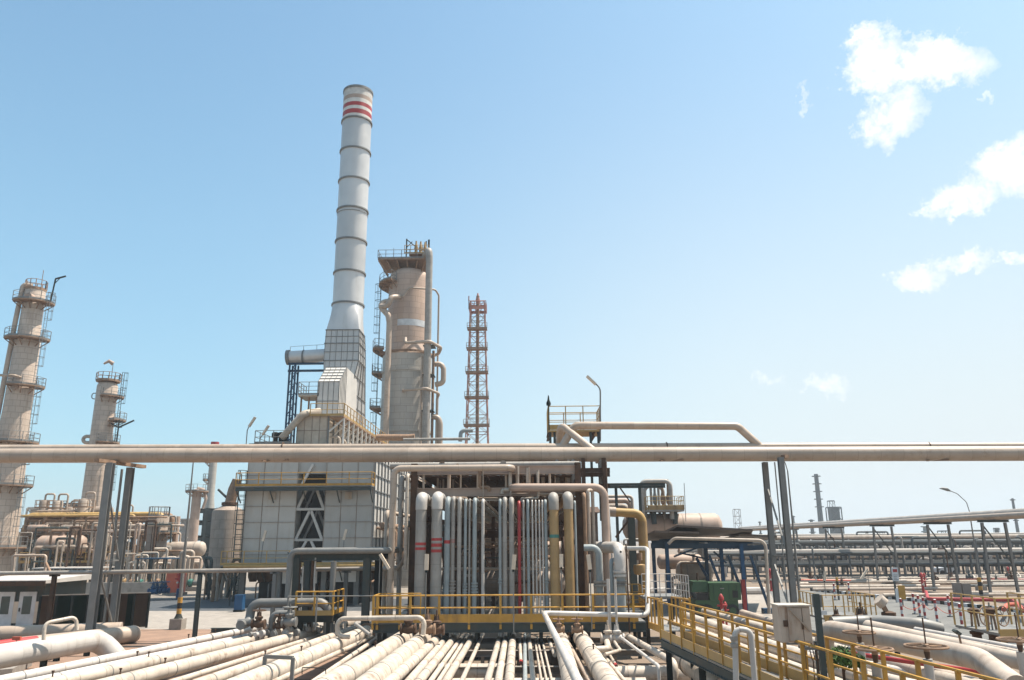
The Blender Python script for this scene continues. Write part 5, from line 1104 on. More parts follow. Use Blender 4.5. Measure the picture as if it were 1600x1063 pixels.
b = H(277,984,0); tt = W(307,722,b.y); lamppost((b.x,b.y,0), (b.x,b.y,tt.z), 'tall thin lamp post with yellow-black banded foot on a concrete block', r0=.13, r1=.035)
D_ = 44.5; q = W(1250,940,D_); tp = W(1229,725,D_); lamppost((q.x,D_,0),(q.x,D_,tp.z-.4), 'thin lamp post right behind the right pipeline legs with a yellow-banded foot', arm=[(q.x-.1,D_,tp.z+.1),(q.x-.5,D_,tp.z+.55)], r0=.08, r1=.035)
# ================================================================ NEAR LEFT: frame, hoarding, cabins, pipes
D_ = 43.0
z = lambda py: W(300,py,D_).z
pa = W(-60,897,D_); pb = W(600,888.5,D_); pc = W(622,888,40.5)
pe = W(634,872,39.8); mb = MB().path([pa, pb, pc, pe, pe+Z*1.5], .11, .5, 14); S('pipe', mb, 'greypipe', 'long thin grey-brown pipe on posts across the left half', 'pipe')
for i, (px, m) in enumerate(((80,'rust'),(309,'steel'),(427,'galv'),(539,'galv'))):
    q = W(px,940,D_); top = pa.lerp(pb, (q.x-pa.x)/(pb.x-pa.x)).z-.1; S('support_post', MB().ibeam((q.x,D_,0),(q.x,D_,top),.2).beam((q.x-.25,D_,top-.05),(q.x+.25,D_,top-.05),.2,.08), m, ('brown steel post under the thin pipe beside the cabins','dark steel post under the thin pipe between cabins and furnace','grey post under the thin pipe in front of the furnace','grey post under the thin pipe inside the dark portal frame')[i], 'post', 'posts carrying the thin grey pipe')
wpath('pipe_loop', [W(20,893,D_+1), W(20,868,D_+1), W(72,868,D_+1), W(70,895,D_+1)], .07, 'tanline', 'squared pipe loop standing above the thin pipe at the far left', bend=.15)
wpath('pipe', [W(72,880,D_+1), W(80,897,D_)], .07, 'rustlight', 'short slanting brown strut at the squared pipe loop')
# hoarding of green and brown sheets
a, b = H(58,988,0), H(230,981,0); n = 14; ht = 2.0
t = T('sheet_fence', 'dark green and brown corrugated sheet fence below the left pipeline legs', 'fence', tuple((a+b)/2))
def corr(p, q, h, amp=.05, k=8):
    d = (q-p); nn = Vec((-d.y, d.x, 0)).normalized(); vs = []; fs = []
    for i in range(2*k+1): c = p+d*(i/(2*k))+nn*(amp*(1 if (i//1) % 2 else -1)); vs += [c+Z*.05, c+Z*h, c+nn*.03+Z*h, c+nn*.03+Z*.05]
    for i in range(2*k): o = 4*i; fs += [(o,o+1,o+5,o+4),(o+2,o+3,o+7,o+6),(o+1,o+2,o+6,o+5),(o+3,o,o+4,o+7)]
    return MB().add(vs, fs)
pat = ['brownsheet','brownsheet','darkgreen','darkgreen','darkgreen','darkgreen','darkgreen','darkgreen','brownsheet','brownsheet','brownsheet','darkgreen','brownsheet','brownsheet']
for i in range(n): P('sheet_panel', corr(a.lerp(b,i/n), a.lerp(b,(i+1)/n), ht), pat[i], t)
P('top_rail', MB().beam(a+Z*(ht+.03), b+Z*(ht+.03), .14, .06), 'conclight', t)
for i in range(0, n+1, 2): q = a.lerp(b,i/n); P('post', MB().ibeam(q-Vec((0,.12,0)), q-Vec((0,.12,0))+Z*(ht+.0), .1), 'darksteel', t)

# cabins with white doors
def cabin(pxl, pxr, pyb, D0_, D1_, ht, label, doors, roofh=0, ov=.6):
    x0, x1 = W(pxl,pyb,D0_).x, W(pxr,pyb,D0_).x; t = T('site_cabin', label, 'cabin', ((x0+x1)/2,D0_,0)); P('wall', MB().box((x0,D0_,.03),(x1,D1_,ht)), 'steel', t)
    P('roof', MB().hexa([(x0-ov,D0_-ov*1.6,ht),(x1+ov,D0_-ov*1.6,ht),(x1+ov,D1_+ov,ht),(x0-ov,D1_+ov,ht)],[(x0-ov,D0_-ov*1.6,ht+.18),(x1+ov,D0_-ov*1.6,ht+.18),(x1+ov,D1_+ov,ht+.35),(x0-ov,D1_+ov,ht+.35)]), 'white', t)
    P('fascia', MB().box((x0-ov,D0_-ov*1.6-.05,ht-.12),(x1+ov,D0_-ov*1.6-.003,ht+.14)), 'rust', t)
    for px in doors:
        x = W(px,950,D0_-.1).x; d = P('door', MB().box((x-.5,D0_-.09,.35),(x+.5,D0_-.03,2.25)), 'door', t)
        w = MB(); pr = [(.28,.0),(.28,.6)]; w.path([(x,D0_-.10,1.15),(x,D0_-.10,1.85)], .2, 0, 10)
        w = MB().hexa([(x-.26,D0_-.1,1.0),(x+.26,D0_-.1,1.0),(x+.26,D0_-.093,1.0),(x-.26,D0_-.093,1.0)],[(x-.26,D0_-.1,2.0),(x+.26,D0_-.1,2.0),(x+.26,D0_-.093,2.0),(x-.26,D0_-.093,2.0)])
        P('window', w, 'glass', d); P('handle', MB().box((x-.42,D0_-.14,1.15),(x-.36,D0_-.09,1.35)), 'darksteel', d)
        P('step', MB().box((x-.5,D0_-.5,.03),(x+.5,D0_-.1,.3)), 'conclight', t)
    for px in doors: x = W(px+17,950,D0_-.1).x; P('orange_panel', MB().box((x-.16,D0_-.08,.5),(x+.16,D0_-.02,1.7)), 'lamp', t)
    return t
cabin(-40, 62, 975, 47.5, 52, 2.75, 'low site cabin with two white doors with tall windows at the far left edge', (7,41))
x0, x1 = W(-60,905,58).x, W(92,905,58).x; zc = W(30,908,58).z; t = T('canopy', 'cream-roofed shelter behind the white-doored cabin', 'canopy', ((x0+x1)/2,58,0)); P('roof_sheet', MB().box((x0,57,zc-.3),(x1,62,zc)), 'cream', t); P('fascia', MB().box((x0,56.95,zc-.55),(x1,56.99,zc-.1)), 'rust', t)
for px in (5,45,88): x = W(px,930,58).x; P('post', MB().ibeam((x,58,0),(x,58,zc-.3),.18), 'darksteel', t); P('post', MB().ibeam((x,61,0),(x,61,zc-.3),.18), 'darksteel', t)
# big left pipes
za = .55; a = H(-60,993,za); b = H(196,986,za); 
b = H(190,984,za); wpath('pipe', [a, b], .38, 'tanline', 'tan pipe lying along the foot of the green sheet fence, the rear one', n=20)
z_ = .45; a = H(20,1012,z_); b = H(208,991,z_); o = S('pipe', MB().tube(a, b, .42, 22), 'tanline', 'thick tan pipe with a rounded capped end resting on the red soil', 'pipe'); d = (b-a).normalized()
P('end_cap', MB().lathe([(.425,-.02),(.42,.05),(.36,.2),(.22,.3),(0,.35)], b, 22, d), 'tanline', o)
z_ = 1.15; wpath('pipe', [H(-120,1050,z_), H(0,1026,z_), H(156,999,z_), H(187,1034,.25)], .42, 'white', 'thick white pipe that bends down under the foreground bundle at the far left', bend=1.6, n=24)
wpath('pipe', [H(-60,1016,.9), H(56,1001,.9)], .2, 'red', 'short red pipe between the white and tan pipes at the far left edge')
q = H(26,1000,1.5); S('lever_handle', MB().beam(q-Z*.3, q+Z*.05, .03).beam(q+Vec((-.15,0,.05)), q+Vec((.15,0,.05)), .1, .12), 'redorange', 'tiny red valve lever sticking up at the far left pipes', 'lever')
mb = MB().hexa([tuple(v) for v in (H(-30,1062,.03),H(18,1058,.03),H(50,1040,.03),H(0,1046,.03))],[tuple(v+Z*.3) for v in (H(-30,1062,.03),H(18,1058,.03),H(50,1040,.03),H(0,1046,.03))]); S('concrete_block', mb, 'conclight', 'pale concrete block under the thick white pipe at lower left', 'block')
for i, (px, py) in enumerate(((48,1046),(70,1034),(118,1026))): q = H(px,py,0); S('pipe_support', MB().ibeam((q.x-.8,q.y,.45),(q.x+.8,q.y,.45),.2,.2).ibeam((q.x-.5,q.y,0),(q.x-.5,q.y,.35),.2).ibeam((q.x+.5,q.y,0),(q.x+.5,q.y,.35),.2), 'darksteel', 'dark steel support under the thick white pipe, '+ORD[i]+' from the left edge', 'support', 'dark supports under the white pipe')
# ================================================================ DARK PORTAL FRAME AND PIPES LEFT OF THE DECK
D_ = 39.0; zt_ = W(520,872,D_).z
t = T('portal_frame', 'dark green steel portal frame between the furnace and the yellow deck', 'steel frame', (W(520,900,D_).x, D_, 0))
for px, dd in ((461,0),(572,0),(590,2.0),(478,3.0)): q = W(px,930,D_+dd); P('post', MB().ibeam((q.x,D_+dd,0),(q.x,D_+dd,zt_),.34), 'darksteel' if dd == 2.0 else 'steel', t)
a, b = W(450,870,D_), W(592,870,D_); P('beam', MB().ibeam(a,(b.x,b.y,a.z),.3,.4), 'steel', t); P('beam', MB().ibeam((a.x,D_+3,a.z),(b.x,D_+3,a.z),.3,.4), 'darksteel', t)
for x in (a.x+.6, b.x-.4): P('beam', MB().ibeam((x,D_+.2,a.z),(x,D_+3,a.z),.3,.4), 'darksteel', t)
D2 = 38.4; z = W(500,861,D2).z
wpath('pipe', [(W(450,930,D2).x,D2,.6),(W(450,930,D2).x,D2,z),(W(605,861,D2).x,D2,z),(W(606,861,D2).x,D2+4,z)], .15, 'galv', 'grey pipe along the top and left side of the dark portal frame', bend=.35, n=16)
wpath('pipe', [(W(518,900,D2).x,D2+.3,.7),(W(518,900,D2).x,D2+.3,z-.5)], .14, 'galv', 'upright grey pipe with flanges in the middle of the dark portal frame')
for i, (px, m) in enumerate(((466,'rust'),(471,'white'),(486,'rust'),(490,'white'))): q = W(px,930,D2+.6); wpath('conduit', [(q.x,D2+.6,.8),(q.x,D2+.6,W(px,(880,885,876,872)[i],D2).z)], (.06,.04,.07,.045)[i], m, ('rusty','thin white','brown','bright white')[i]+' upright tube inside the dark portal frame, '+ORD[i]+' from the left', 'conduit', 'upright tubes inside the portal frame')
t = T('burner_platform', 'small dark platform with yellow frame posts under the dark portal frame', 'platform', (W(490,960,37.6).x,37.6,0)); z0 = W(490,962,37.6).z; x0, x1 = W(462,950,37.6).x, W(520,950,37.6).x
P('deck_plate', MB().box((x0,37.6,z0-.3),(x1,39.6,z0)), 'darksteel', t); P('toe_plate', MB().box((x0,37.58,z0),(x1,37.595,z0+.22)), 'paleyellow', t); P('railing', MB().rail([(x0,37.6,z0),(x1,37.6,z0),(x1,39.6,z0)], 1.05, .8, 1, .2, .04), 'yellow', t)
for x in (x0+.2, x1-.2):
    for y in (37.8,39.4): P('leg', MB().ibeam((x,y,0),(x,y,z0-.3),.2), 'darksteel', t)
S('guard_rail', MB().rail([W(447,985,37.2), W(447,985,37.2)+Vec((4.0,0,0))], W(447,932,37.2).z-W(447,985,37.2).z, 1.3, 0, 0, .03), 'galv', 'thin grey guard rail across the front of the portal frame', 'guard rail')
# big low grey elbow pipes
z = W(450,941,38.0).z
wpath('pipe', [(W(388,985,37.5).x,36.4,W(388,975,37).z),(W(388,980,37.5).x,37.6,W(388,975,37).z),(W(392,960,37.6).x,37.6,z),(W(510,941,37.6).x,37.9,z),(W(512,941,37.6).x,37.9,.8)], .2, 'galv', 'thick grey pipe with bends running low in front of the furnace', bend=.5, n=18)
wpath('pipe', [(W(372,975,36.8).x,36.8,W(372,973,36.8).z),(W(394,975,36.8).x,36.8,W(372,973,36.8).z)], .16, 'galv', 'short open-ended grey pipe stub left of the low elbow', n=18)
wpath('pipe', [(W(424,985,37).x,37,.7),(W(424,985,37).x,37,W(424,959,37).z),(W(460,959,37).x,37,W(424,959,37).z)], .15, 'galv', 'second smaller grey elbow pipe right of the low thick one', bend=.3)
for i, (px, py, s) in enumerate(((404,975,1.0),(452,972,1.1),(436,978,.8))): q = W(px,py,36.6); valve(q, s, ('brown','grey','small brown')[i]+' valve in the pipe cluster left of the portal frame', m=('rust','galv','rust')[i])
# wrapped flange clutter on the left bundle
rnd = random.Random(4)
for i in range(14):
    px, py = 392+i*9, 992-i*.9+rnd.uniform(-2,4); q = H(px,py,1.05); dd = Vec((-.55,-1,0)).normalized()
    S('pipe_clamp', MB().tube(q-dd*.06, q+dd*.08, rnd.uniform(.1,.17), 12).tube(q+Vec((0,0,0)), q+Z*.2, .03, 6), rnd.choice(('white','galv','cream')), 'small clamp on the shaded pipes left of the deck, '+ORD[i]+' from the left', 'clamp', 'clamps on the shaded pipes')
# ================================================================ RIGHT OF THE RACK
D_ = 72.0
t = hvessel('storage_drum', (W(1050,824,D_).x, D_, W(1050,823,D_).z), px2m(132,D_), px2m(19.5,D_), 'vesselpink', 'very long dusty pink horizontal drum carrying a yellow platform, right of the rack', cat='drum', bandm='vessel')
for px in (1000,1035,1065,1092): x = W(px,823,D_).x; P('band', MB().tube((x-.05,D_,W(px,823,D_).z),(x+.05,D_,W(px,823,D_).z), px2m(19.7,D_), 28), 'vessel', t)
D_ = 70; z = W(1040,797,D_).z; x0, x1 = W(1011,797,D_).x, W(1067,797,D_).x
t = T('drum_platform', 'small yellow-railed platform on top of the long pink drum', 'platform', ((x0+x1)/2,D_,z-1)); P('deck_plate', MB().box((x0,D_-.6,z-.15),(x1,D_+2.6,z)), 'greypipe', t)
P('toe_plate', MB().box((x0,D_-.63,z),(x1,D_-.61,z+.35)), 'ochre', t); P('railing', MB().rail([(x0,D_+2.6,z),(x0,D_-.6,z),(x1,D_-.6,z),(x1,D_+2.6,z)], 1.15, .75, 2, .2, .03), 'paleyellow', t)
P('support_leg', MB().box((x0+.5,D_,z-1.2),(x0+.8,D_+2,z-.15)), 'steel', t); P('support_leg', MB().box((x1-.8,D_,z-1.2),(x1-.5,D_+2,z-.15)), 'steel', t)
for i, (pa, pb, pt_, r, dd, l_) in enumerate(((1003,1049,752,.2,0,'large grey inverted U pipe beside the drum platform'),(1008,1037,760,.16,1.2,'second grey inverted U pipe nested behind the large one'),(1018,1030,756,.12,2,'narrow grey inverted U pipe inside the others'))):
    y = D_+dd; zz = W(1040,pt_,y).z; wpath('pipe_loop', [(W(pa,790,y).x,y,z-1.6+(i*.5)),(W(pa,790,y).x,y,zz),(W(pb,790,y).x,y,zz),(W(pb,790,y).x,y,z-.8)], r, 'greypipe', l_, bend=.5, group='inverted U pipes on the drum')
for i, px in enumerate((1024,1036,1045)): y = D_+.8; x = W(px,790,y).x; S('relief_valve', MB().lathe([(.1,0),(.1,.5),(.2,.6),(.22,1.1),(.12,1.5),(.1,2.1+.3*i)], (x,y,z+.01), 10), ('galv','rustlight','rustlight')[i], 'relief valve standing on the drum platform, '+ORD[i]+' from the left', 'valve', 'relief valves on the drum')
x = W(1069,770,D_).x; S('antenna_pole', MB().tube((x,D_,z-1),(x+.05,D_,W(1069,755,D_).z),.03,6), 'galv', 'hair-thin pole at the right end of the drum platform', 'pole')
# steel frame with pipes left of the U pipes (948..1003, 755..800)
D_ = 60; x0, x1 = W(948,770,D_).x, W(1040,770,D_).x
t = T('pipe_gantry', 'light grey steel gantry above the yellow elbow pipe', 'steel frame', ((x0+x1)/2,D_,0))
for py in (757,761): zz = W(990,py,D_).z; P('beam', MB().ibeam((x0,D_,zz),(x1,D_,zz),.15,.18), 'steel', t)
for px in (963,1000): q = W(px,780,D_+.3); P('post', MB().ibeam((q.x,D_+.3,0),(q.x,D_+.3,W(px,755,D_).z),.2), 'steel', t)
P('brace', MB().beam(W(967,760,D_), W(985,785,D_), .1), 'rust', t)
for i, (py, r, m) in enumerate(((776,.12,'cream_dull'),(783,.2,'vesselpink'),(792,.25,'vessel'))): q = W(945,py,D_+1+i); wpath('cross_pipe', [(q.x,D_+1+i,q.z),(W(990,py,D_).x,D_+1+i,q.z),(W(990,py,D_).x,D_+1+i,q.z-4)], r, m, 'dusty elbow pipe inside the grey gantry, '+ORD[i]+' from the top', group='elbow pipes in the gantry')
D_ = 50; zz = W(960,799,D_).z
o = S('pipe', MB().path([(W(940,799,D_).x,D_,zz),(W(975,800,D_).x,D_,zz-.1),(W(1003,802,D_).x,D_,zz-.15),(W(1005,850,D_).x,D_,1.0)], .27, .7, 18), 'paleyellow', 'yellowish insulated pipe with a big bend right of the rack', 'pipe'); P('cover', MB().tube((W(940,799,D_).x,D_,zz),(W(962,799,D_).x,D_,zz-.05),.31,18), 'tanline', o)
P('lower_sleeve', MB().tube((W(1005,850,D_).x,D_,W(1005,848,D_).z),(W(1005,850,D_).x,D_,W(1005,815,D_).z),.29,18), 'ochre', o)
D_ = 52; q = W(988,850,D_); t = T('steel_post', 'stout grey-green steel post with a bracket beside the yellowish bend', 'post', (q.x,D_,0)); P('column', MB().ibeam((q.x,D_,0),(q.x,D_,W(988,802,D_).z),.42), 'steel', t); P('cap_beam', MB().ibeam((W(950,802,D_).x,D_,W(988,803,D_).z),(q.x+.4,D_,W(988,803,D_).z),.3,.3), 'steel', t); P('brace', MB().beam((q.x,D_,W(988,808,D_).z),W(962,840,D_),.12), 'rust', t)
# beams, braces and stair-like shadows behind
for i in range(7):
    px = 948+i*7; D_ = 54+(i % 3); q = W(px,870,D_); h = rnd.uniform(3,5.2)
    wpath('process_pipe', [(q.x,D_,0),(q.x,D_,h),(q.x+rnd.uniform(.4,1.6),D_+.6,h),(q.x+rnd.uniform(.4,1.6),D_+.8,.4)], rnd.choice((.07,.1,.16)), rnd.choice(('cream_dull','rustlight','greypipe','tanline')), 'arched dusty pipe between rack and canopy, '+ORD[i]+' from the left', group='arched pipes beside the rack', n=8)
# ochre actuator
q = W(1000,890,46); t = T('actuator', 'round ochre valve actuator on a pedestal right of the white pipes', 'actuator', (q.x,46,0)); P('housing', MB().lathe([(.1,-.3),(.35,-.25),(.38,0),(.35,.25),(.1,.3)], (q.x,46,q.z), 16), 'ochre', t); P('pedestal', MB().tube((q.x,46,0),(q.x,46,q.z-.2),.1,8), 'steel', t); P('stem', MB().tube((q.x,46,q.z+.2),(q.x,46,q.z+.9),.05,8).lathe([(.16,.5),(.16,.9)], (q.x,46,q.z), 10), 'rustlight', t)
# ================================================================ BLUE CANOPY
D_ = 60.0
t = T('blue_canopy', 'open shelter of bright blue steelwork with dark low-pitched roof sheets', 'shelter', (W(1110,900,D_).x, D_+3, 0))
def sheet3(pts, th, m, nm): 
    b4 = [Vec(p)-Z*th for p in pts]; return P(nm, MB().hexa([tuple(p) for p in b4], [tuple(p) for p in pts]), m, t)
mat('roofsheet', (.16,.125,.10), .6, seam=(1.0,30,.03,0), seamcol=(.08,.06,.05), stain=(.1,.07,.05), samt=.4, bump=0)
# roof panels: high ridge at the back left, falling to the viewer / right
def W2(px,py,D): return W(px,py,D)
sheet3([W2(1058,820.5,56), W2(1176,827,56), W2(1172,834,66), W2(1017,839,66)], .14, 'roofsheet', 'roof_sheet')
sheet3([W2(1022,829,55.5), W2(1092,831,55.5), W2(1092,838,64), W2(990,844,64)], .14, 'roofsheet', 'roof_sheet')
sheet3([W2(1156,834,58), W2(1214,837,58), W2(1214,841,66), W2(1130,841,66)], .14, 'roofsheet', 'roof_sheet')
for (pxa, pya, pxb, pyb, D2_) in ((1017,853,1168,853,58),(1030,843,1176,846,62),(1155,857,1210,855,59),(1018,849,1090,845,60)):
    a = W(pxa,pya,D2_); b = W(pxb,pyb,D2_); P('truss_beam', MB().ibeam(a,b,.2,.36), 'bluesteel', t)
for (pxa, pya, pxb, pyb, D2_) in ((1070,843,1100,852,59),(1100,852,1130,843,59),(1053,870,1100,852,58.2),(1120,848,1160,857,59),(1062,864,1110,875,61),(1115,862,1135,880,61)): P('truss_brace', MB().beam(W(pxa,pya,D2_),W(pxb,pyb,D2_),.12), 'bluesteel', t)
for (px, pyt, D2_, m) in ((1043,846,57.6,'blue'),(1128,848,60,'blue'),(1160,850,57.6,'blue'),(1104,850,64,'bluesteel'),(1022,850,60,'bluesteel')):
    q = W(px,880,D2_); P('post', MB().ibeam((q.x,D2_,0),(q.x,D2_,W(px,pyt,D2_).z),.24), m, t)
q = W(1160,900,57.6); P('red_foot', MB().box((q.x-.13,57.46,.02),(q.x+.13,57.74,2.2)), 'red', t)
for (pa, pb) in (((1108,868),(1125,912)),((1137,868),(1160,925)),((1172,868),(1201,948)),((1088,872),(1104,900))): P('slanting_post', MB().beam(W(pa[0],pa[1],58.4), W(pb[0],pb[1],58), .17), 'bluesteel', t)
q = W(1202,955,56.5); P('post_foot', MB().box((q.x-.4,56.3,.01),(q.x+.4,57.0,.35)), 'bluesteel', t)
D2_ = 55.5; zz = W(1060,841,D2_).z; wpath('pipe', [W(1044,850,D2_), (W(1053,840,D2_).x,D2_,zz),(W(1196,846,D2_).x,D2_,zz-.2),(W(1197,900,D2_).x,D2_,.1)], .11, 'cream_dull', 'cream pipe below the canopy eaves, turning down at its right end', bend=.5)
# clutter under the canopy
for i in range(10):
    px = 1042+i*7.5; D2_ = 62+(i*37 % 9); q = W(px,890,D2_); h = rnd.uniform(1.4,3.4)
    wpath('process_pipe', [(q.x,D2_,0),(q.x,D2_,h),(q.x+rnd.uniform(.5,1.8),D2_+.5,h),(q.x+rnd.uniform(.5,1.8),D2_+.8,.2)], rnd.choice((.08,.12,.2)), rnd.choice(('cream','cream_dull','rustlight','galv')), 'bent pipe in the shade under the blue canopy, '+ORD[i]+' from the left', group='bent pipes under the canopy', n=8)
hvessel('drum', (W(1085,893,66).x,66,W(1085,893,66).z), 2.2, .8, 'cream_dull', 'short cream drum in the shade under the blue canopy', cat='drum')
hvessel('heat_exchanger', (W(1062,878,68).x,68,W(1062,878,68).z), 3.2, .6, 'vesselpink', 'dusty pink exchanger in the shade under the left of the canopy', cat='heat exchanger')
# ---- green generator unit
D_ = 53.5; t = T('generator_set', 'boxy green mobile generator with a lower engine hood, under the blue canopy', 'generator', (W(1125,950,D_).x,D_,0))
xa_, xb_, xc_ = W(1082,930,D_).x, W(1109,930,D_).x, W(1158,930,D_).x; zt1, zt2, zb2 = W(1130,911,D_).z, W(1095,909,D_).z, W(1130,938,D_).z
P('main_body', MB().box((xb_,D_,zb2),(xc_,D_+2.2,zt1)), 'green', t); P('engine_hood', MB().hexa([(xa_,D_+.2,zb2+.5),(xb_-.01,D_+.2,zb2+.5),(xb_-.01,D_+2.0,zb2+.5),(xa_,D_+2.0,zb2+.5)],[(xa_+.15,D_+.3,zt2),(xb_-.01,D_+.3,zt2),(xb_-.01,D_+1.9,zt2),(xa_+.15,D_+1.9,zt2)]), 'green', t)
P('chassis', MB().box((xa_+.2,D_+.1,.55),(xc_-.2,D_+2.1,zb2-.01)), 'green', t); P('radiator_grille', MB().box((xa_+.3,D_+.12,zb2-.3),(xb_-.1,D_+.18,zb2+.45)), 'black', t)
for k in range(4): P('door_seam', MB().box((xb_+.25+k*.5,D_-.02,zb2+.1),(xb_+.28+k*.5,D_-.003,zt1-.1)), 'darkgreen', t)
P('dark_panel', MB().box((xc_-.55,D_-.03,zb2+.15),(xc_-.2,D_-.004,zb2+.6)), 'black', t); P('handle', MB().box((xb_+.7,D_-.06,zb2+.7),(xb_+.95,D_-.005,zb2+.76)), 'galv', t)
for x in (xa_+.5, xb_-.2, xb_+.9, xc_-.6):
    for y in (D_+.15, D_+1.9): w_ = P('wheel', MB().lathe([(.3,-.12),(.42,-.1),(.42,.1),(.3,.12)], (x,y,.44), 18, 'Y'), 'black', t); P('rim', MB().lathe([(.0,-.13),(.22,-.13),(.25,-.1)], (x,y,.44), 14, 'Y', cap=False), 'green', w_)
P('exhaust', MB().tube((xa_+.6,D_+1,zt2),(xa_+.6,D_+1,zt2+.5),.07,8), 'rust', t)
a = W(1126,925,48); hydrant(a.x, 48, 1.75, 'tall red fire hydrant with a white cap in front of the green generator'); a = W(1135,945,48.3); hydrant(a.x, 48.6, 1.3, 'smaller red hydrant close to the right of the tall one')
for i, (px, py, s) in enumerate(((1204,905,2.0),(1209,912,1.6))): a = W(px,py,80); hydrant(a.x, 80+i, s, ('red hydrant seen between the right pipeline legs','second smaller red hydrant between the right pipeline legs')[i])
# ================================================================ FAR RIGHT PIPE RACKS
def farrack(D, x0, x1, levels, nb, label, depth=4.0, w=.35, m='farsteel'):
    t = T('pipe_rack', label, 'pipe rack', ((x0+x1)/2,D,0), 'far pipe racks on the right'); zt_ = max(levels)
    for i in range(nb+1):
        x = x0+(x1-x0)*i/nb
        for y in (D, D+depth): P('post', MB().ibeam((x,y,0),(x,y,zt_),w), m, t)
        for z in levels: P('cross_beam', MB().ibeam((x,D,z-.12),(x,D+depth,z-.12),w*.7,w), m, t)
    P('long_beam', MB().beam((x0,D-.06,levels[0]-1.1),(x1,D-.06,levels[0]-1.1),.2,.25), m, t)
    return t
def zr(py, D): return W(1400,py,D).z
rnd = random.Random(21)
pipes_ = []
RK = ((98,26,84,(zr(884,98),zr(866,98)),14,'nearest of the far low pipe racks on the right, with thick pipes on top'),(122,30,110,(zr(872,122),zr(850,122)),16,'second far pipe rack behind the nearest one'),(150,36,140,(zr(862,150),zr(842,150)),17,'third far pipe rack, a little taller'),(190,40,175,(zr(856,190),zr(838,190)),16,'farthest pale pipe rack before the horizon'))
k = 0
for (D, x0, x1, lv, nb, l_) in RK:
    farrack(D, x0, x1, lv, int(nb*2.6), l_, 5.0, .08+D*.001)
    for li, z in enumerate(lv):
        for j in range(6):
            r = rnd.choice((.1,.14,.2,.3)) if D < 140 else rnd.choice((.2,.32)); y = D+.3+j*.9
            wpath('rack_pipe', [(x0-rnd.uniform(0,8),y,z+r),(x1,y,z+r)], r, rnd.choice(('farpipe','cream_dull','greypipe','farsteel')), ORD[j]+' pipe from the front on the '+('lower','upper')[li]+' level of the '+{98:'nearest',122:'second',150:'third',190:'farthest'}[D]+' far rack', group='pipes on the far racks', n=8)
for i in range(12):       # expansion loops above the far racks
    D = (98,122,150)[i % 3]; x = 30+i*6.3+rnd.uniform(-1.5,1.5); z = {98:zr(866,98),122:zr(850,122),150:zr(842,150)}[D]; h = rnd.uniform(1.0,2.2); w = rnd.uniform(2.0,6.0); y = D+rnd.uniform(1,4)
    wpath('pipe_loop', [(x,y,z+.2),(x,y,z+h),(x+w,y,z+h),(x+w,y,z+.2)], .16, rnd.choice(('farsteel','farpipe')), 'raised pipe loop on the far racks, '+ORD[i]+' from the left', group='raised loops on the far racks', n=8)
rnd = random.Random(31)
for i in range(38):
    D = rnd.uniform(92,125); x = (24+i*1.9+rnd.uniform(-.8,.8))*D/105; h = rnd.uniform(3.0,5.6)
    wpath('conduit', [(x,D,0),(x+rnd.uniform(-.1,.1),D,h),(x+rnd.uniform(-.8,.8),D+.4,h)], rnd.choice((.07,.1,.14)), rnd.choice(('farsteel','farpipe','rust')), 'thin dark upright line between the far racks, '+ORD[i]+' from the left', group='thin uprights between the far racks', n=6)
for i in range(34):       # vertical clutter under the racks
    D = rnd.uniform(100,150); x = 26+i*2.0+rnd.uniform(-.8,.8); x *= D/105; h = rnd.uniform(1.5,4.2)
    wpath('process_pipe', [(x,D,0),(x,D,h),(x+rnd.uniform(.6,2),D,h),(x+rnd.uniform(.6,2),D,.3)], rnd.choice((.12,.18,.25)), rnd.choice(('farpipe','farsteel','farpipe','white')), 'bent pipe below the far racks, '+ORD[i]+' from the left', group='bent pipes below the far racks', n=6)
for i, (py, x0_, x1_, m, r) in enumerate(((917,1250,1480,'cream',.16),(921,1270,1500,'cream_dull',.14),(913,1240,1650,'cream_dull',.2),(908,1250,1650,'farpipe',.16),(930,1380,1620,'cream_dull',.13),(926,1500,1620,'cream',.12),(924,1010,1200,'white',.3))):
    a = H(x0_,py,.35); b = H(x1_,py,.35); b.y = a.y; wpath('ground_pipe', [a, b], r, m, ('long cream','lower cream','long dusty','far dusty','short dusty','short bright cream','thick white')[i]+' pipe lying along the ground at right, '+ORD[i]+' of seven', group='ground pipes at right', n=8)
for i, (pts, l_) in enumerate((([(1235,907),(1330,908)],'thin red pipe line near the ground left of the white sign'),([(1447,925),(1450,936),(1583,938),(1597,950)],'red pipe line running right from the red hydrants to a bend'),([(1568,953),(1574,945),(1592,945),(1597,954)],'red hoop-shaped pipe at the right edge'),([(1480,905),(1600,906)],'far thin red pipe line behind the white car'))):
    wpath('red_pipe', [H(x,y,.5 if i != 2 else .7) for x, y in pts], .13 if i != 3 else .1, 'redorange' if i in (0,2) else 'red', l_, group='red fire water pipes', n=8, bend=.3)
for i, (px, py, s, l_) in enumerate(((1444,933,1.9,'dark red hydrant stack at the start of the right red pipe line'),(1447,922,1.5,'dark red hydrant just behind the tall hydrant stack'),(1578,910,1.6,'far red hydrant right of the white car'))): a = H(px,py,0); hydrant(a.x,a.y,s,l_)
rnd = random.Random(51)
for i in range(24):
    D = rnd.uniform(78,94); xa_ = rnd.uniform(24,50); ln = rnd.uniform(5,26); z = rnd.uniform(.2,.7)
    wpath('ground_pipe', [(xa_,D,z),(xa_+ln,D,z),(xa_+ln,D+.6,z+.5)], rnd.choice((.06,.09,.13)), rnd.choice(('farpipe','cream_dull','rustlight','farsteel','cream')), 'low dusty pipe behind the painted kerb, '+ORD[i]+' of twenty-four', group='low dusty pipes behind the kerb', n=8)
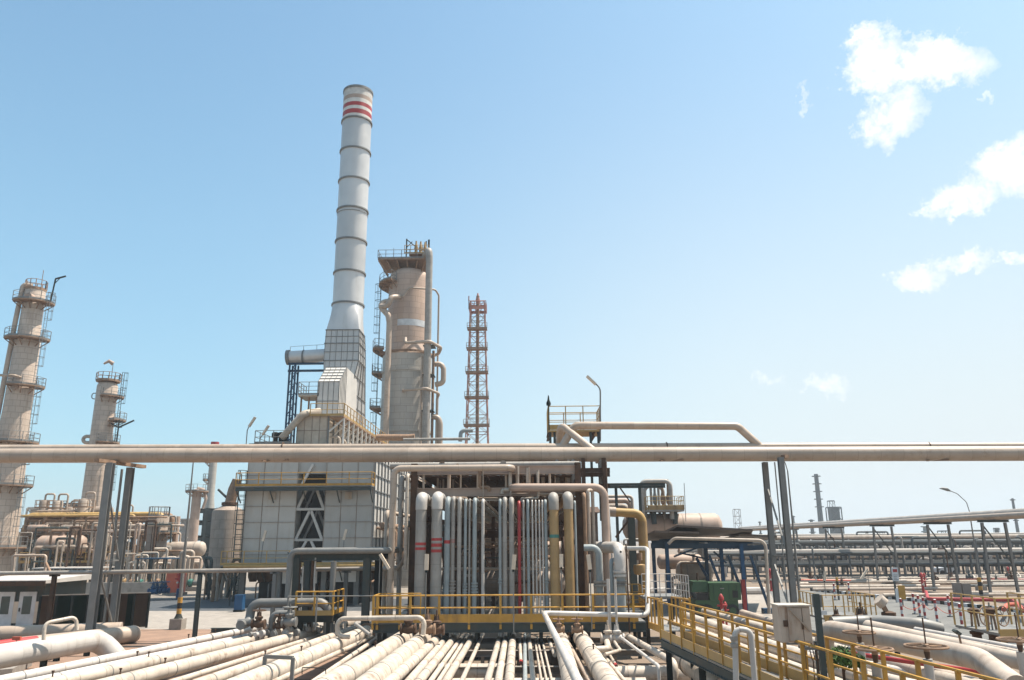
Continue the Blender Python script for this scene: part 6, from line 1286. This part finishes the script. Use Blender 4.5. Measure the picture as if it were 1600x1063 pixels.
for i in range(22):
    D = rnd.uniform(78,94); x = rnd.uniform(24,56); h = rnd.uniform(.5,1.6); t = valve((x,D,h*.6), rnd.uniform(.8,1.3), 'small dark valve far behind the painted kerb, '+ORD[i]+' of twenty-two', m=rnd.choice(('rust','farsteel','steel')), group='small valves behind the kerb')
# ================================================================ SLOPING ELEVATED PIPELINE RUNNING AWAY
PX = W(1560,805,69.6).x; PZ = W(1560,805,69.6).z
a = Vec((PX+.2,40,PZ+.05)); b = Vec((PX-1.0,150,PZ-.1))
o = S('overhead_pipe', MB().tube(a, b, .42, 20), 'greypipe', 'long elevated pipe receding from the right edge towards the horizon', 'pipe')
S('overhead_pipe', MB().tube(a+Vec((-.75,0,-.12)), b+Vec((-.75,0,-.12)), .22, 14), 'tanline', 'thinner tan pipe hugging the long receding elevated pipe', 'pipe')
proto = None
for i, D in enumerate((61.0,69.8,79.0,91.0,105.0,122.0)):
    xx = a.x+(b.x-a.x)*((D-40)/110)-.3
    lab = 'two-legged support of the receding pipeline, '+('nearest one','second nearest','third from the front','fourth from the front','fifth from the front','farthest one')[i]
    if proto is None:
        t = T('pipeline_support', lab, 'support frame', (xx,D,0), 'supports of the receding pipeline'); PZ += .13
        for s_ in (-1,1): P('leg', MB().ibeam((xx+s_*1.3,D+s_*.2,0),(xx+s_*1.1,D+s_*.2,PZ-.75),.2), 'galv', t)
        P('cap_beam', MB().ibeam((xx-1.5,D-.25,PZ-.62),(xx+1.5,D+.25,PZ-.62),.25,.22), 'steel', t); P('brace', MB().beam((xx-1.1,D-.2,PZ-.9),(xx+1.2,D+.2,PZ-4.2),.09), 'steel', t); proto = t
    else: copytree(proto, (xx,D,0), lab)
# right curved street lamp
D_ = 76; q = W(1527,880,D_); zt_ = W(1515,800,D_).z
lamppost((q.x,D_,0), (q.x,D_,zt_), 'tall curved-arm street lamp against the pale sky at right', arm=[(q.x-.15,D_,zt_+.9),(q.x-.9,D_,zt_+1.7),(q.x-1.6,D_,zt_+2.0)], stripes=False, block=True, head=[(q.x-1.5,D_,zt_+1.95),(q.x-1.8,D_,zt_+2.1),(q.x-2.2,D_,zt_+2.2),(q.x-2.5,D_,zt_+2.2)])
q2 = H(1535,940,0); lamppost((q2.x,q2.y,0),(q2.x,q2.y,1.6), 'short black and yellow banded post near the painted kerb at right', block=False, r0=.14, r1=.1)
# ================================================================ DISTANT SKYLINE
FD2 = 420.0
def far(px, ytop, ybase, w, D, label, name='distant_tower', cat='tower', m='farsteel', rings=3, kind='stack'):
    x = W(px,(ytop+ybase)/2,D).x; zt_ = W(px,ytop,D).z; r = px2m(w,D)/2; t = T(name, label, cat, (x,D,0))
    if kind == 'stack':
        P('shell', MB().lathe([(r*1.3,0),(r,zt_*.7),(r*.85,zt_),(0,zt_+.1)], (x,D,0), 14), m, t)
        for i in range(rings): z = zt_*(.55+.42*i/max(1,rings-1)); P('ring_platform', MB().lathe([(r*.8,-.3),(r*1.9,-.2),(r*1.9,.2),(r*.8,.3)], (x,D,z), 14), m, t)
    else:
        n_ = max(3, int(zt_/6))
        for sx in (-1,1):
            for sy in (-1,1): P('leg', MB().beam((x+sx*r,D+sy*r,0),(x+sx*r,D+sy*r,zt_),r*.16), m, t)
        for i in range(n_+1):
            z = zt_*i/n_; fl = MB().box((x-r,D-r,z-.25),(x+r,D+r,z+.25)); P('floor', fl, m, t)
            if i < n_:
                P('cross_brace', MB().beam((x-r,D-r,z),(x+r,D-r,z+zt_/n_),r*.1), m, t); P('cross_brace', MB().beam((x+r,D-r,z),(x-r,D-r,z+zt_/n_),r*.1), m, t)
                if kind == 'clad' and i > n_*.3: P('cladding', MB().box((x-r*.8,D-r*.7,z+.3),(x+r*.8,D+r*.7,z+zt_/n_-.3)), m, t)
    return t
far(1279.5,741,830,7,430,'tall thin distant flare stack left of the dark far tower',rings=5)
far(1304,793,830,17,430,'dark boxy distant tower right of the thin flare stack',kind='clad'); far(1299,783,800,8,436,'small open crown frame rising behind the dark boxy tower',kind='frame')
far(1269,812,840,5,430,'short distant stack left of the thin flare stack'); far(1152,796,830,9,700,'pale hazy lattice tower far away above the blue canopy',kind='frame',m='farpipe'); 
far(1188,815,840,2.6,420,'tiny distant stack right of the hazy lattice tower'); far(1202,816,840,2.6,424,'tiny distant stack close to the right pipeline legs'); far(1241,806,840,3,480,'small faint stack just right of the right pipeline legs')
far(1446,822,842,6,330,'small pale blue distant vessel between the pipeline supports',m='bluepipe'); far(1558,826,842,6,330,'small dark distant tower by the right pipeline supports',kind='clad'); far(1587,779,842,4,380,'slim distant stack with a ring, near the right edge',rings=2)
far(1475,830,843,12,360,'low distant structure left of the curved lamp',kind='frame'); far(1355,830,845,5,340,'short distant tank stack right of the dark tower'); far(1377,832,845,8,330,'low distant frame behind the receding pipeline',kind='frame')
for i, px in enumerate((118,60,95,292)): far(px,(788,795,798,812)[i],845,(30,26,40,20)[i],(190,170,210,260)[i],('wide grey plant block behind the shorter left column','dusty plant block beside the tallest column','pinkish plant block behind the left process rack','faint distant plant block left of the lamp pole')[i],name='plant_block',cat='building',kind='clad',m=('farsteel','cream_dull','vesselpink','farpipe')[i])
# ================================================================ CAR, SIGNS, BOLLARDS
D_ = 112; q = H(1478,904,0); q = Vec((W(1478,900,D_).x, D_, 0)); t = T('parked_car', 'small white car parked far away below the far pipe racks', 'car', tuple(q))
b = MB(); L2, W2_ = 2.05, .85
prof = [(-L2,.35),(-L2,.75),(-L2+.15,.95),(-.95,1.0),(-.55,1.42),(1.0,1.45),(1.6,1.05),(L2,1.0),(L2,.35)]
vs = [(q.x+p[0]*.62, D_-W2_+p[0]*-.5*0, p[1]+.0) for p in prof]+[(q.x+p[0]*.62, D_+W2_, p[1]) for p in prof]; n = len(prof)
b.add(vs, [tuple(range(n))[::-1], tuple(range(n, 2*n))]+[(i,(i+1)%n,n+(i+1)%n,n+i) for i in range(n)]); P('body', b, 'door', t)
P('window', MB().hexa([(q.x-.5,D_-W2_-.02,1.0),(q.x+.9,D_-W2_-.02,1.0),(q.x+.9,D_-W2_-.005,1.0),(q.x-.5,D_-W2_-.005,1.0)],[(q.x-.3,D_-W2_-.02,1.38),(q.x+.6,D_-W2_-.02,1.38),(q.x+.6,D_-W2_-.005,1.38),(q.x-.3,D_-W2_-.005,1.38)]), 'glass', t)
for sx in (-.85,.85): 
    for y in (D_-W2_, D_+W2_-.1): P('wheel', MB().lathe([(.2,-.1),(.33,-.1),(.33,.1),(.2,.1)], (q.x+sx,y,.33), 14, 'Y'), 'black', t)
P('headlight', MB().box((q.x-1.3,D_-W2_-.02,.7),(q.x-1.1,D_-W2_-.003,.85)), 'galv', t)
D_ = 60; a = H(1401,942,0); a.y = max(a.y,0); t = T('notice_board', 'white upright notice board with a red top beside the right road', 'sign', tuple(a)); q = W(1399,900,a.y); w = px2m(4.6,a.y)
zt1, zt2 = W(1399,887,a.y).z, W(1399,908,a.y).z
P('board', MB().box((q.x-w,a.y-.04,zt2),(q.x+w,a.y+.04,zt1)), 'door', t); P('red_header', MB().box((q.x-w*.7,a.y-.06,zt1-.35),(q.x+w*.7,a.y-.042,zt1-.12)), 'red', t); P('post', MB().beam((q.x-.1,a.y+.08,0),(q.x-.1,a.y+.08,zt1-.1),.12), 'steel', t)
lb = MB(); 
for k in range(7): lb.box((q.x-w*.7,a.y-.055,zt1-.55-k*.12),(q.x+w*(.7-.2*(k % 3)),a.y-.042,zt1-.59-k*.12))
P('text_lines', lb, 'galv', t)
a = H(1410,948,0); q = W(1409,925,a.y); w = px2m(5,a.y); t = T('warning_board', 'yellow square board on a post just right of the white notice board', 'sign', tuple(a)); P('board', MB().box((q.x-w,a.y-.04,W(1409,937,a.y).z),(q.x+w,a.y+.04,W(1409,915,a.y).z)), 'yellow', t); P('post', MB().tube((q.x,a.y+.08,0),(q.x,a.y+.08,W(1409,918,a.y).z),.06,8), 'galv', t); P('side_plate', MB().box((q.x-w*1.9,a.y-.02,W(1409,937,a.y).z-.2),(q.x-w*1.05,a.y+.02,W(1409,920,a.y).z)), 'door', t)
for i, (px0, px1, y0, y1) in enumerate(((1491,1503,911,945),(1505,1518,912,945))):
    a = H((px0+px1)/2,y1,0); D_ = a.y; S('concrete_slab', MB().box((W(px0,930,D_).x,D_-.1,.014),(W(px1,930,D_).x,D_+.15,W(px0,y0,D_).z)), 'concrete', ('left','right')[i]+' of two upright grey concrete slabs by the right road', 'slab', 'upright concrete slabs')
proto = None
for i, (px, py) in enumerate(((1411,971),(1430,960),(1438,964),(1446,968),(1465,973),(1485,964),(1504,982),(1305,938),(1328,936))):
    a = H(px,py,.012); lab = 'red and white banded bollard at the right road, '+ORD[i]+' in the line' if i < 7 else ('left','right')[i-7]+' of two small red-topped markers near the painted kerb'
    if proto is None:
        t = T('bollard', lab, 'bollard', tuple(a), 'red and white bollards')
        for k in range(6): P('painted_band', MB().tube(a+Z*(k*.22), a+Z*(k*.22+.219), .075, 12), 'red' if k % 2 else 'door', t)
        P('cap', MB().lathe([(.075,0),(.05,.03),(0,.04)], a+Z*1.32, 12), 'door', t); P('base', MB().lathe([(.2,0),(.18,.05),(.08,.06)], a, 14), 'black', t); proto = t
    else: copytree(proto, tuple(a), lab)
def chain(p, q, label): 
    pts = [p.lerp(q, k/8)-Z*(.35*4*(k/8)*(1-k/8)) for k in range(9)]; S('chain', MB().path(pts, .018, 0, 6), 'redorange', label, 'chain', 'thin red chains between the bollards')
pb = [H(1411,971,.012), H(1446,968,.012), H(1465,973,.012), H(1504,982,.012)]
for i in range(3): chain(pb[i]+Z*1.0, pb[i+1]+Z*1.0, 'thin red sagging chain between bollards, '+('left','middle','right')[i]+' span')
# ================================================================ RIGHT FOREGROUND: walkway, box, pipes, handwheels
A0, B0 = W(1030,940,27.0), W(1215,990,17.5); C0 = W(1400,1042,12.9); A1, B1, C1 = W(1066,940,26.5), W(1215,976,19.5), W(1400,1021,14.6)
ht = 1.1; zd = A0.z-ht
E0 = C0+(C0-B0)*.55; E1 = C1+(C1-B1)*.55
for p in (A0,B0,C0,A1,B1,C1,E0,E1): p.z = zd
t = T('yellow_walkway', 'long yellow-railed walkway running from the deck towards the viewer at lower right', 'walkway', tuple((B0+B1)/2))
P('deck_plate', MB().prism([tuple(p) for p in (A0,E0,E1,A1)], zd-.06, zd), 'galv', t)
def seg(poly, f): 
    Ls = [(poly[i+1]-poly[i]).length for i in range(len(poly)-1)]; s = f*sum(Ls)
    for i, l in enumerate(Ls):
        if s <= l or i == len(Ls)-1: return poly[i].lerp(poly[i+1], s/l)
        s -= l
for nm, poly in (('near',[A0,B0,C0,E0]),('far',[A1,B1,C1,E1])):
    mb = MB()
    for i in range(len(poly)-1): P('top_rail', MB().tube(poly[i]+Z*ht, poly[i+1]+Z*ht, .027, 8), 'yellow', t); P('middle_rail', MB().tube(poly[i]+Z*ht*.55, poly[i+1]+Z*ht*.55, .024, 8), 'yellow', t); P('toe_plate', MB().beam(poly[i]+Z*.12, poly[i+1]+Z*.12, .014, .24), 'paleyellow', t); P('edge_beam', MB().ibeam(poly[i]-Z*.2, poly[i+1]-Z*.2, .12, .26), 'steel', t)
    for i in range(15): q = seg(poly, i/14); P('rail_post', MB().box((q.x-.033,q.y-.033,zd-.1),(q.x+.033,q.y+.033,zd+ht)), 'yellow', t)
for f in (.05,.25,.45,.65,.85): 
    for poly in ([A0,B0,C0,E0],[A1,B1,C1,E1]): q = seg(poly, f); P('leg', MB().ibeam((q.x,q.y,0),(q.x,q.y,zd-.33),.16), 'darksteel', t)
# stair from deck corner
t = T('stairs', 'short yellow-railed stair linking the cross deck to the long walkway', 'stairs', tuple(W(1030,985,31)))
sa, sb_ = W(1012,935,34.5), W(1036,985,29.0); sa.z = W(780,972,36).z+.0; sb_.z = zd
for off in (0,1.0):
    o_ = Vec((off,0,0)); P('stringer', MB().beam(sa+o_, sb_+o_, .06, .25), 'yellow', t); P('handrail', MB().tube(sa+o_+Z*1.1, sb_+o_+Z*1.0, .035, 8), 'yellow', t)
    for k in range(5): q = sa.lerp(sb_, k/4)+o_; P('post', MB().beam(q, q+Z*1.08, .06), 'yellow', t)
for k in range(7): q = sa.lerp(sb_, k/6); P('tread', MB().box((q.x+.04,q.y-.15,q.z-.04),(q.x+.96,q.y+.15,q.z)), 'galv', t)
# white guard rails near x 1000-1060
t = T('guard_rail', 'white railing of upright bars behind the stair right of the white pipes', 'railing', tuple(W(1020,930,38))); za = W(1020,932,38).z; x0, x1 = W(1004,930,38).x, W(1050,930,38).x
P('rails', MB().rail([(x0,38,za),(x1,38,za),(x1+.4,36,za)], 1.0, .3, 2, 0, .02), 'white', t); P('platform', MB().box((x0,37.9,za-.1),(x1+.4,40,za)), 'galv', t)
for x in (x0+.2, x1): P('leg', MB().ibeam((x,38.1,0),(x,38.1,za-.1),.15), 'darksteel', t)
# more yellow rails around (left of stairs, 985-1010)
t = T('valve_platform', 'small yellow-railed platform around the fat white elbow pipe', 'platform', tuple(W(995,930,39))); za = W(995,958,39).z; x0, x1 = W(978,930,39).x, W(1012,930,39).x
P('deck_plate', MB().box((x0,39,za-.1),(x1,42,za)), 'galv', t); P('railing', MB().rail([(x1,39,za),(x1,42,za),(x0,42,za)], 1.15, .4, 2, .2, .03), 'yellow', t); P('leg', MB().ibeam((x1-.2,39.2,0),(x1-.2,39.2,za-.1),.15), 'darksteel', t)
# electrical box on stand
D_ = 16.6; q0, q1 = W(1217,948,D_), W(1270,1004,D_)
t = T('control_cabinet', 'weathered cream metal cabinet on a stand beside the yellow walkway', 'cabinet', ((q0.x+q1.x)/2,D_,0))
P('body', MB().box((q0.x,D_,q1.z),(q1.x,D_+.5,q0.z)), 'cabinetpaint', t); P('front_left_door', MB().box((q0.x+.15,D_-.035,q1.z+.03),(q0.x+.43,D_-.004,q0.z-.03)), 'cabinetpaint', t); P('front_right_door', MB().box((q0.x+.445,D_-.035,q1.z+.03),(q1.x-.02,D_-.004,q0.z-.03)), 'cabinetpaint', t)
P('roof', MB().box((q0.x-.02,D_-.05,q0.z+.002),(q1.x+.03,D_+.53,q0.z+.03)), 'cream', t); P('latch', MB().box((q0.x+.41,D_-.06,q1.z+.25),(q0.x+.445,D_-.036,q1.z+.38)), 'rust', t)
P('diagonal_bar', MB().beam((q0.x+.2,D_-.05,q0.z-.05),(q1.x-.05,D_-.05,q1.z+.22),.03), 'tanline', t); P('dark_recess', MB().box((q0.x+.06,D_-.02,q1.z+.3),(q0.x+.14,D_-.003,q1.z+.42)), 'rust', t)
for x in (q0.x+.48, q0.x+.73): P('leg', MB().beam((x,D_+.2,0),(x,D_+.2,q1.z),.05), 'steel', t)
P('shelf', MB().box((q0.x+.44,D_+.05,q1.z-.15),(q0.x+.77,D_+.4,q1.z-.1)), 'galv', t)
for i in range(3): x = q0.x+.55+i*.06; P('cable', MB().path([(x,D_+.1,q1.z-.02),(x+.02,D_,q1.z-.35),(x+.05+.03*i,D_+.05,q1.z-.3),(x+.03,D_+.1,.1)], .012, .1, 6), 'rust', t)
q = W(1281,990,15.8); t = T('steel_post', 'dark blue-grey square post with a small plate, right of the cream cabinet', 'post', (q.x,15.8,0)); P('column', MB().beam((q.x,15.8,0),(q.x,15.8,W(1277,928,15.8).z),.1,.1), 'bluesteel' if 0 else 'steel', t); P('top_plate', MB().box((q.x-.02,15.9,W(1277,950,15.8).z),(q.x+.14,16.0,W(1277,930,15.8).z)), 'galv', t); P('name_plate', MB().box((q.x+.06,15.78,W(1277,961,15.8).z),(q.x+.17,15.8,W(1277,954,15.8).z)), 'door', t)
# gooseneck white pipes in front of the walkway
D_ = 15.2; wpath('pipe', [W(1151,1100,D_), W(1148,982,D_), W(1173,986,D_), W(1182,1100,D_)], .052, 'white', 'white inverted U tube in front of the yellow walkway', bend=.12)
q = W(1147,1003,D_); S('pipe_coupling', MB().lathe([(.07,-.1),(.07,-.03),(.055,-.02),(.055,.02),(.07,.03),(.07,.1)], q, 12), 'greypipe', 'chunky grey coupling on the white inverted U tube', 'coupling')
# pipes seen through and behind the walkway
for i, (pa, pb, z_, r, m, l_) in enumerate((((1066,962),(1260,1030),1.5,.22,'cream','cream pipe seen through the yellow railing, upper one'),((1050,975),(1330,1080),1.2,.22,'cream','cream pipe under the yellow railing, lower one'),((1100,956),(1400,1040),1.0,.2,'cream','bright cream pipe behind the walkway'),((1160,958),(1500,1063),.8,.2,'cream_dull','dull cream pipe behind the cabinet and walkway'),((1290,1035),(1600,1120),1.1,.15,'cream','cream pipe at the lower right under the railing'),((1330,1045),(1560,1100),.8,.12,'white','thin pale pipe at the very bottom right'),
    ((1275,1013),(1480,1043),1.3,.07,'red','dark red pipe between the yellow rails at lower right'),((1200,1008),(1420,1052),.9,.14,'white','pale pipe below the dark red one'))):
    a, b = H(*pa,z_), H(*pb,z_); wpath('pipe', [a, b+(b-a)*.3], r, m, l_, group='pipes beside the long walkway')
def bigp(pts, z, r, m, label, bend=.8): return wpath('pipe', [H(x,y,zz) for (x,y,zz) in pts], r, m, label, bend=bend, n=24)
Dn = 22
wpath('pipe', [W(1288,1015,21.5), W(1289,983,21.5), W(1400,1002,19.8), W(1530,1030,18.0), W(1590,1075,16.2)], .235, 'cream_dull', 'thick pale pipe with an elbow at each end at lower right', bend=.5, n=24)
wpath('pipe', [W(1300,975,29), W(1360,972,29), W(1440,977,28), W(1470,985,28)], .24, 'galv', 'grey-blue shaded pipe with a soft bend behind the thick pale one', bend=.8, n=20)
wpath('pipe', [W(1356,980,26.5), W(1660,1048,20.5)], .22, 'cream_dull', 'second thick pale pipe running to the right edge behind the first', n=24)
wpath('pipe', [W(1430,984,27), W(1680,1030,22.5)], .09, 'white', 'thin white pipe behind the two thick pale ones, upper', n=12); wpath('pipe', [W(1440,990,26.5), W(1680,1036,22)], .07, 'cream', 'thin cream pipe behind the two thick pale ones, lower', n=12)
# horizontal handwheels on extended stems
def hwheel(px, py, D, wpx, label, post_m='white', post=True):
    c = W(px,py,D); r = px2m(wpx,D)/2; t = T('handwheel_stand', label, 'handwheel', (c.x,D,0), 'flat valve handwheels on pale posts')
    w = MB().ring(c, r, .025, 28, 6)
    for k in range(3): a_ = pi*k/3+.3; dv = Vec((cos(a_),sin(a_),0))*r; w.tube(c-dv-Z*.0, c+dv, .016, 6)
    w.lathe([(.06,-.1),(.06,.03),(.03,.05)], c, 10); P('handwheel', w, 'rustlight', t); P('stem', MB().tube(c-Z*.2, c+Z*.55, .015, 6), 'rust', t)
    P('yoke', MB().lathe([(.04,-.25),(.06,-.12),(.04,-.05)], c, 10), 'rust', t)
    P('post', MB().tube((c.x+.02,D,0), c-Z*.24, .09, 14), post_m, t); return t
hwheel(1342,988,20,44,'flat handwheel nearest the cream cabinet, on a thin pale post'); hwheel(1366,1014,15.5,50,'flat handwheel lower and right of the first, on a stout grey post','greypipe'); hwheel(1447,1010,17,58,'widest flat handwheel, over the thick pale pipe'); hwheel(1592,1000,18,56,'flat handwheel cut by the right edge of the view')
# rusty rising stem valves with vertical handwheels
for i, (px, D, l_) in enumerate(((1527,27,'rusty rising-stem valve with an upright handwheel, left of the pair'),(1553,26,'rusty rising-stem valve with an upright handwheel, right of the pair'))):
    q = W(px,997,D); t = T('stem_valve', l_, 'valve', (q.x,D,0), 'rusty rising-stem valves at right'); zt_ = W(px,957,D).z; zb_ = q.z
    P('valve_body', MB().lathe([(.12,0),(.22,.02),(.22,.12),(.14,.16),(.14,.3),(.2,.32),(.2,.4)], (q.x,D,zb_-.2), 14), 'rust', t)
    for s_ in (-1,1): P('yoke', MB().beam((q.x+s_*.13,D,zb_+.1),(q.x+s_*.08,D,zt_),.05), 'rustlight', t)
    P('stem', MB().tube((q.x,D,zb_),(q.x,D,zt_+.3),.025,6), 'galv', t); P('gear_head', MB().lathe([(.1,0),(.17,.05),(.17,.15),(.06,.2)], (q.x,D,zt_-.05), 12), 'rust', t)
    w = MB().ring((q.x+.32,D-.1,zt_-.1), .3, .02, 24, 6, (.5,-1,0)); c = Vec((q.x+.32,D-.1,zt_-.1))
    for k in range(3): a_ = pi*k/3; dv = Vec((1,.5,0)).normalized()*cos(a_)*.3+Z*sin(a_)*.3; w.tube(c-dv, c+dv, .012, 5)
    P('handwheel', w, 'rustlight', t); P('shaft', MB().tube((q.x,D,zt_+.05),(q.x+.32,D-.1,zt_-.1),.03,6), 'rust', t); P('pedestal', MB().tube((q.x,D,0),(q.x,D,zb_-.2),.12,10), 'darksteel', t)
for i, (px, py, D, s) in enumerate(((1308,972,30,.8),(1347,976,30,1.1),(1354,978,29.4,.8))): valve(W(px,py,D), s, wheel=False, label= ('small dark rusty valve left of the big one behind the thick pale pipe','larger dark rusty valve behind the thick pale pipe','low rusty valve stub touching the larger dark one')[i], m='rust')
# slanting rusty actuator arm
t = T('actuator', 'slanting rusty valve actuator with a cream head, left of the bollards', 'actuator', tuple(W(1395,985,30))); P('head', MB().path([W(1372,936,30), W(1381,944,30)], .22, 0, 12), 'cream_dull', t); P('arm', MB().beam(W(1376,940,30), W(1397,978,30), .14), 'rustlight', t); P('gearbox', MB().lathe([(.1,-.2),(.25,-.15),(.25,.15),(.1,.2)], W(1389,964,30), 12), 'rust', t); P('pedestal', MB().tube(W(1397,978,30), Vec((W(1397,978,30).x,30,0)), .1, 8), 'darksteel', t)
t = T('sign_plate', 'small dark grey tilted plate on a stem above the pale pipes', 'sign', tuple(W(1500,1000,22))); P('plate', MB().beam(W(1491,985,22), W(1499,991,22), .22, .06), 'steel', t); P('post', MB().beam(W(1498,990,22), W(1504,1018,22), .04), 'rustlight', t)
# yellow low platforms at right
def lowplat(px0, px1, py, D, dep, label, h=1.1, sp=.5, legm='steel'):
    a = W(px0,py,D); b = W(px1,py,D); z = a.z; t = T('low_platform', label, 'platform', tuple((a+b)/2-Z*.3)); P('deck_plate', MB().box((a.x,D,z-.08),(b.x,D+dep,z)), 'galv', t); P('edge_plate', MB().box((a.x,D-.03,z-.25),(b.x,D-.005,z+.12)), 'paleyellow', t)
    P('railing', MB().rail([(a.x,D+dep,z),(a.x,D,z),(b.x,D,z),(b.x,D+dep,z)], h, sp, 1, 0, .022), 'paleyellow', t)
    for x in (a.x+.2,(a.x+b.x)/2,b.x-.2): P('leg', MB().ibeam((x,D+.2,0),(x,D+.2,z-.08),.14), legm, t)
lowplat(1288,1370,966,36,3,'yellow low platform with many upright bars near the right road', .95); lowplat(1562,1660,990,25,2.5,'yellow railed platform at the right edge behind the rusty valves', 1.0, .6)
# pale pole lamps at right (ochre tube lights)
tubelight(1288,893,908,935,60,1,'ochre tube light on a pole left of the slanting one at right'); tubelight(1355,905,890,930,62,-10,'slanting ochre tube light on a pole near the right road')
a = H(1311,938,0); lamppost((a.x,a.y,0),(a.x,a.y,W(1311,907,a.y).z), 'short pale yellow-topped marker post left of the notice board', block=False, r0=.09, r1=.07)
# shrub
rb_ = random.Random(2); mb = MB(); c = W(1314,1012,17.5)
for i in range(900):
    a_ = rb_.uniform(0,2*pi); rr2 = rb_.random()**.5; p = Vec((c.x+cos(a_)*rr2*.45, c.y+sin(a_)*rr2*.4, c.z-.35+rb_.random()*.42*(1.1-rr2*.7))); d1 = Vec((rb_.uniform(-1,1),rb_.uniform(-1,1),rb_.uniform(-.2,1))).normalized()*.06; d2 = d1.cross(Vec((rb_.uniform(-1,1),rb_.uniform(-1,1),rb_.uniform(-1,1)))).normalized()*.022
    mb.add([p-d1, p+d2, p+d1, p-d2], [(0,1,2,3)])
t = T('shrub', 'small bright green shrub behind the yellow walkway rails', 'shrub', (c.x,c.y,0)); P('foliage', mb, 'shrub', t); P('stem', MB().tube((c.x,c.y,0),(c.x,c.y,c.z-.1),.03,6).tube((c.x,c.y,c.z-.5),(c.x+.2,c.y,c.z-.1),.02,5), 'rust', t)
# ================================================================ HAZE
mb = MB().box((-1400,-40,-1),(1400,1500,75))
hm = bpy.data.materials.new('haze'); hm.use_nodes = True; hn = hm.node_tree; hn.nodes.clear(); ho = hn.nodes.new('ShaderNodeOutputMaterial'); hv = hn.nodes.new('ShaderNodeVolumePrincipled')
hv.inputs['Color'].default_value = (.80,.88,.96,1); hv.inputs['Density'].default_value = .00042; hv.inputs['Anisotropy'].default_value = .1; hn.links.new(hv.outputs[0], ho.inputs['Volume'])
hm.node_tree
S('haze', mb, hm, kind='stuff')
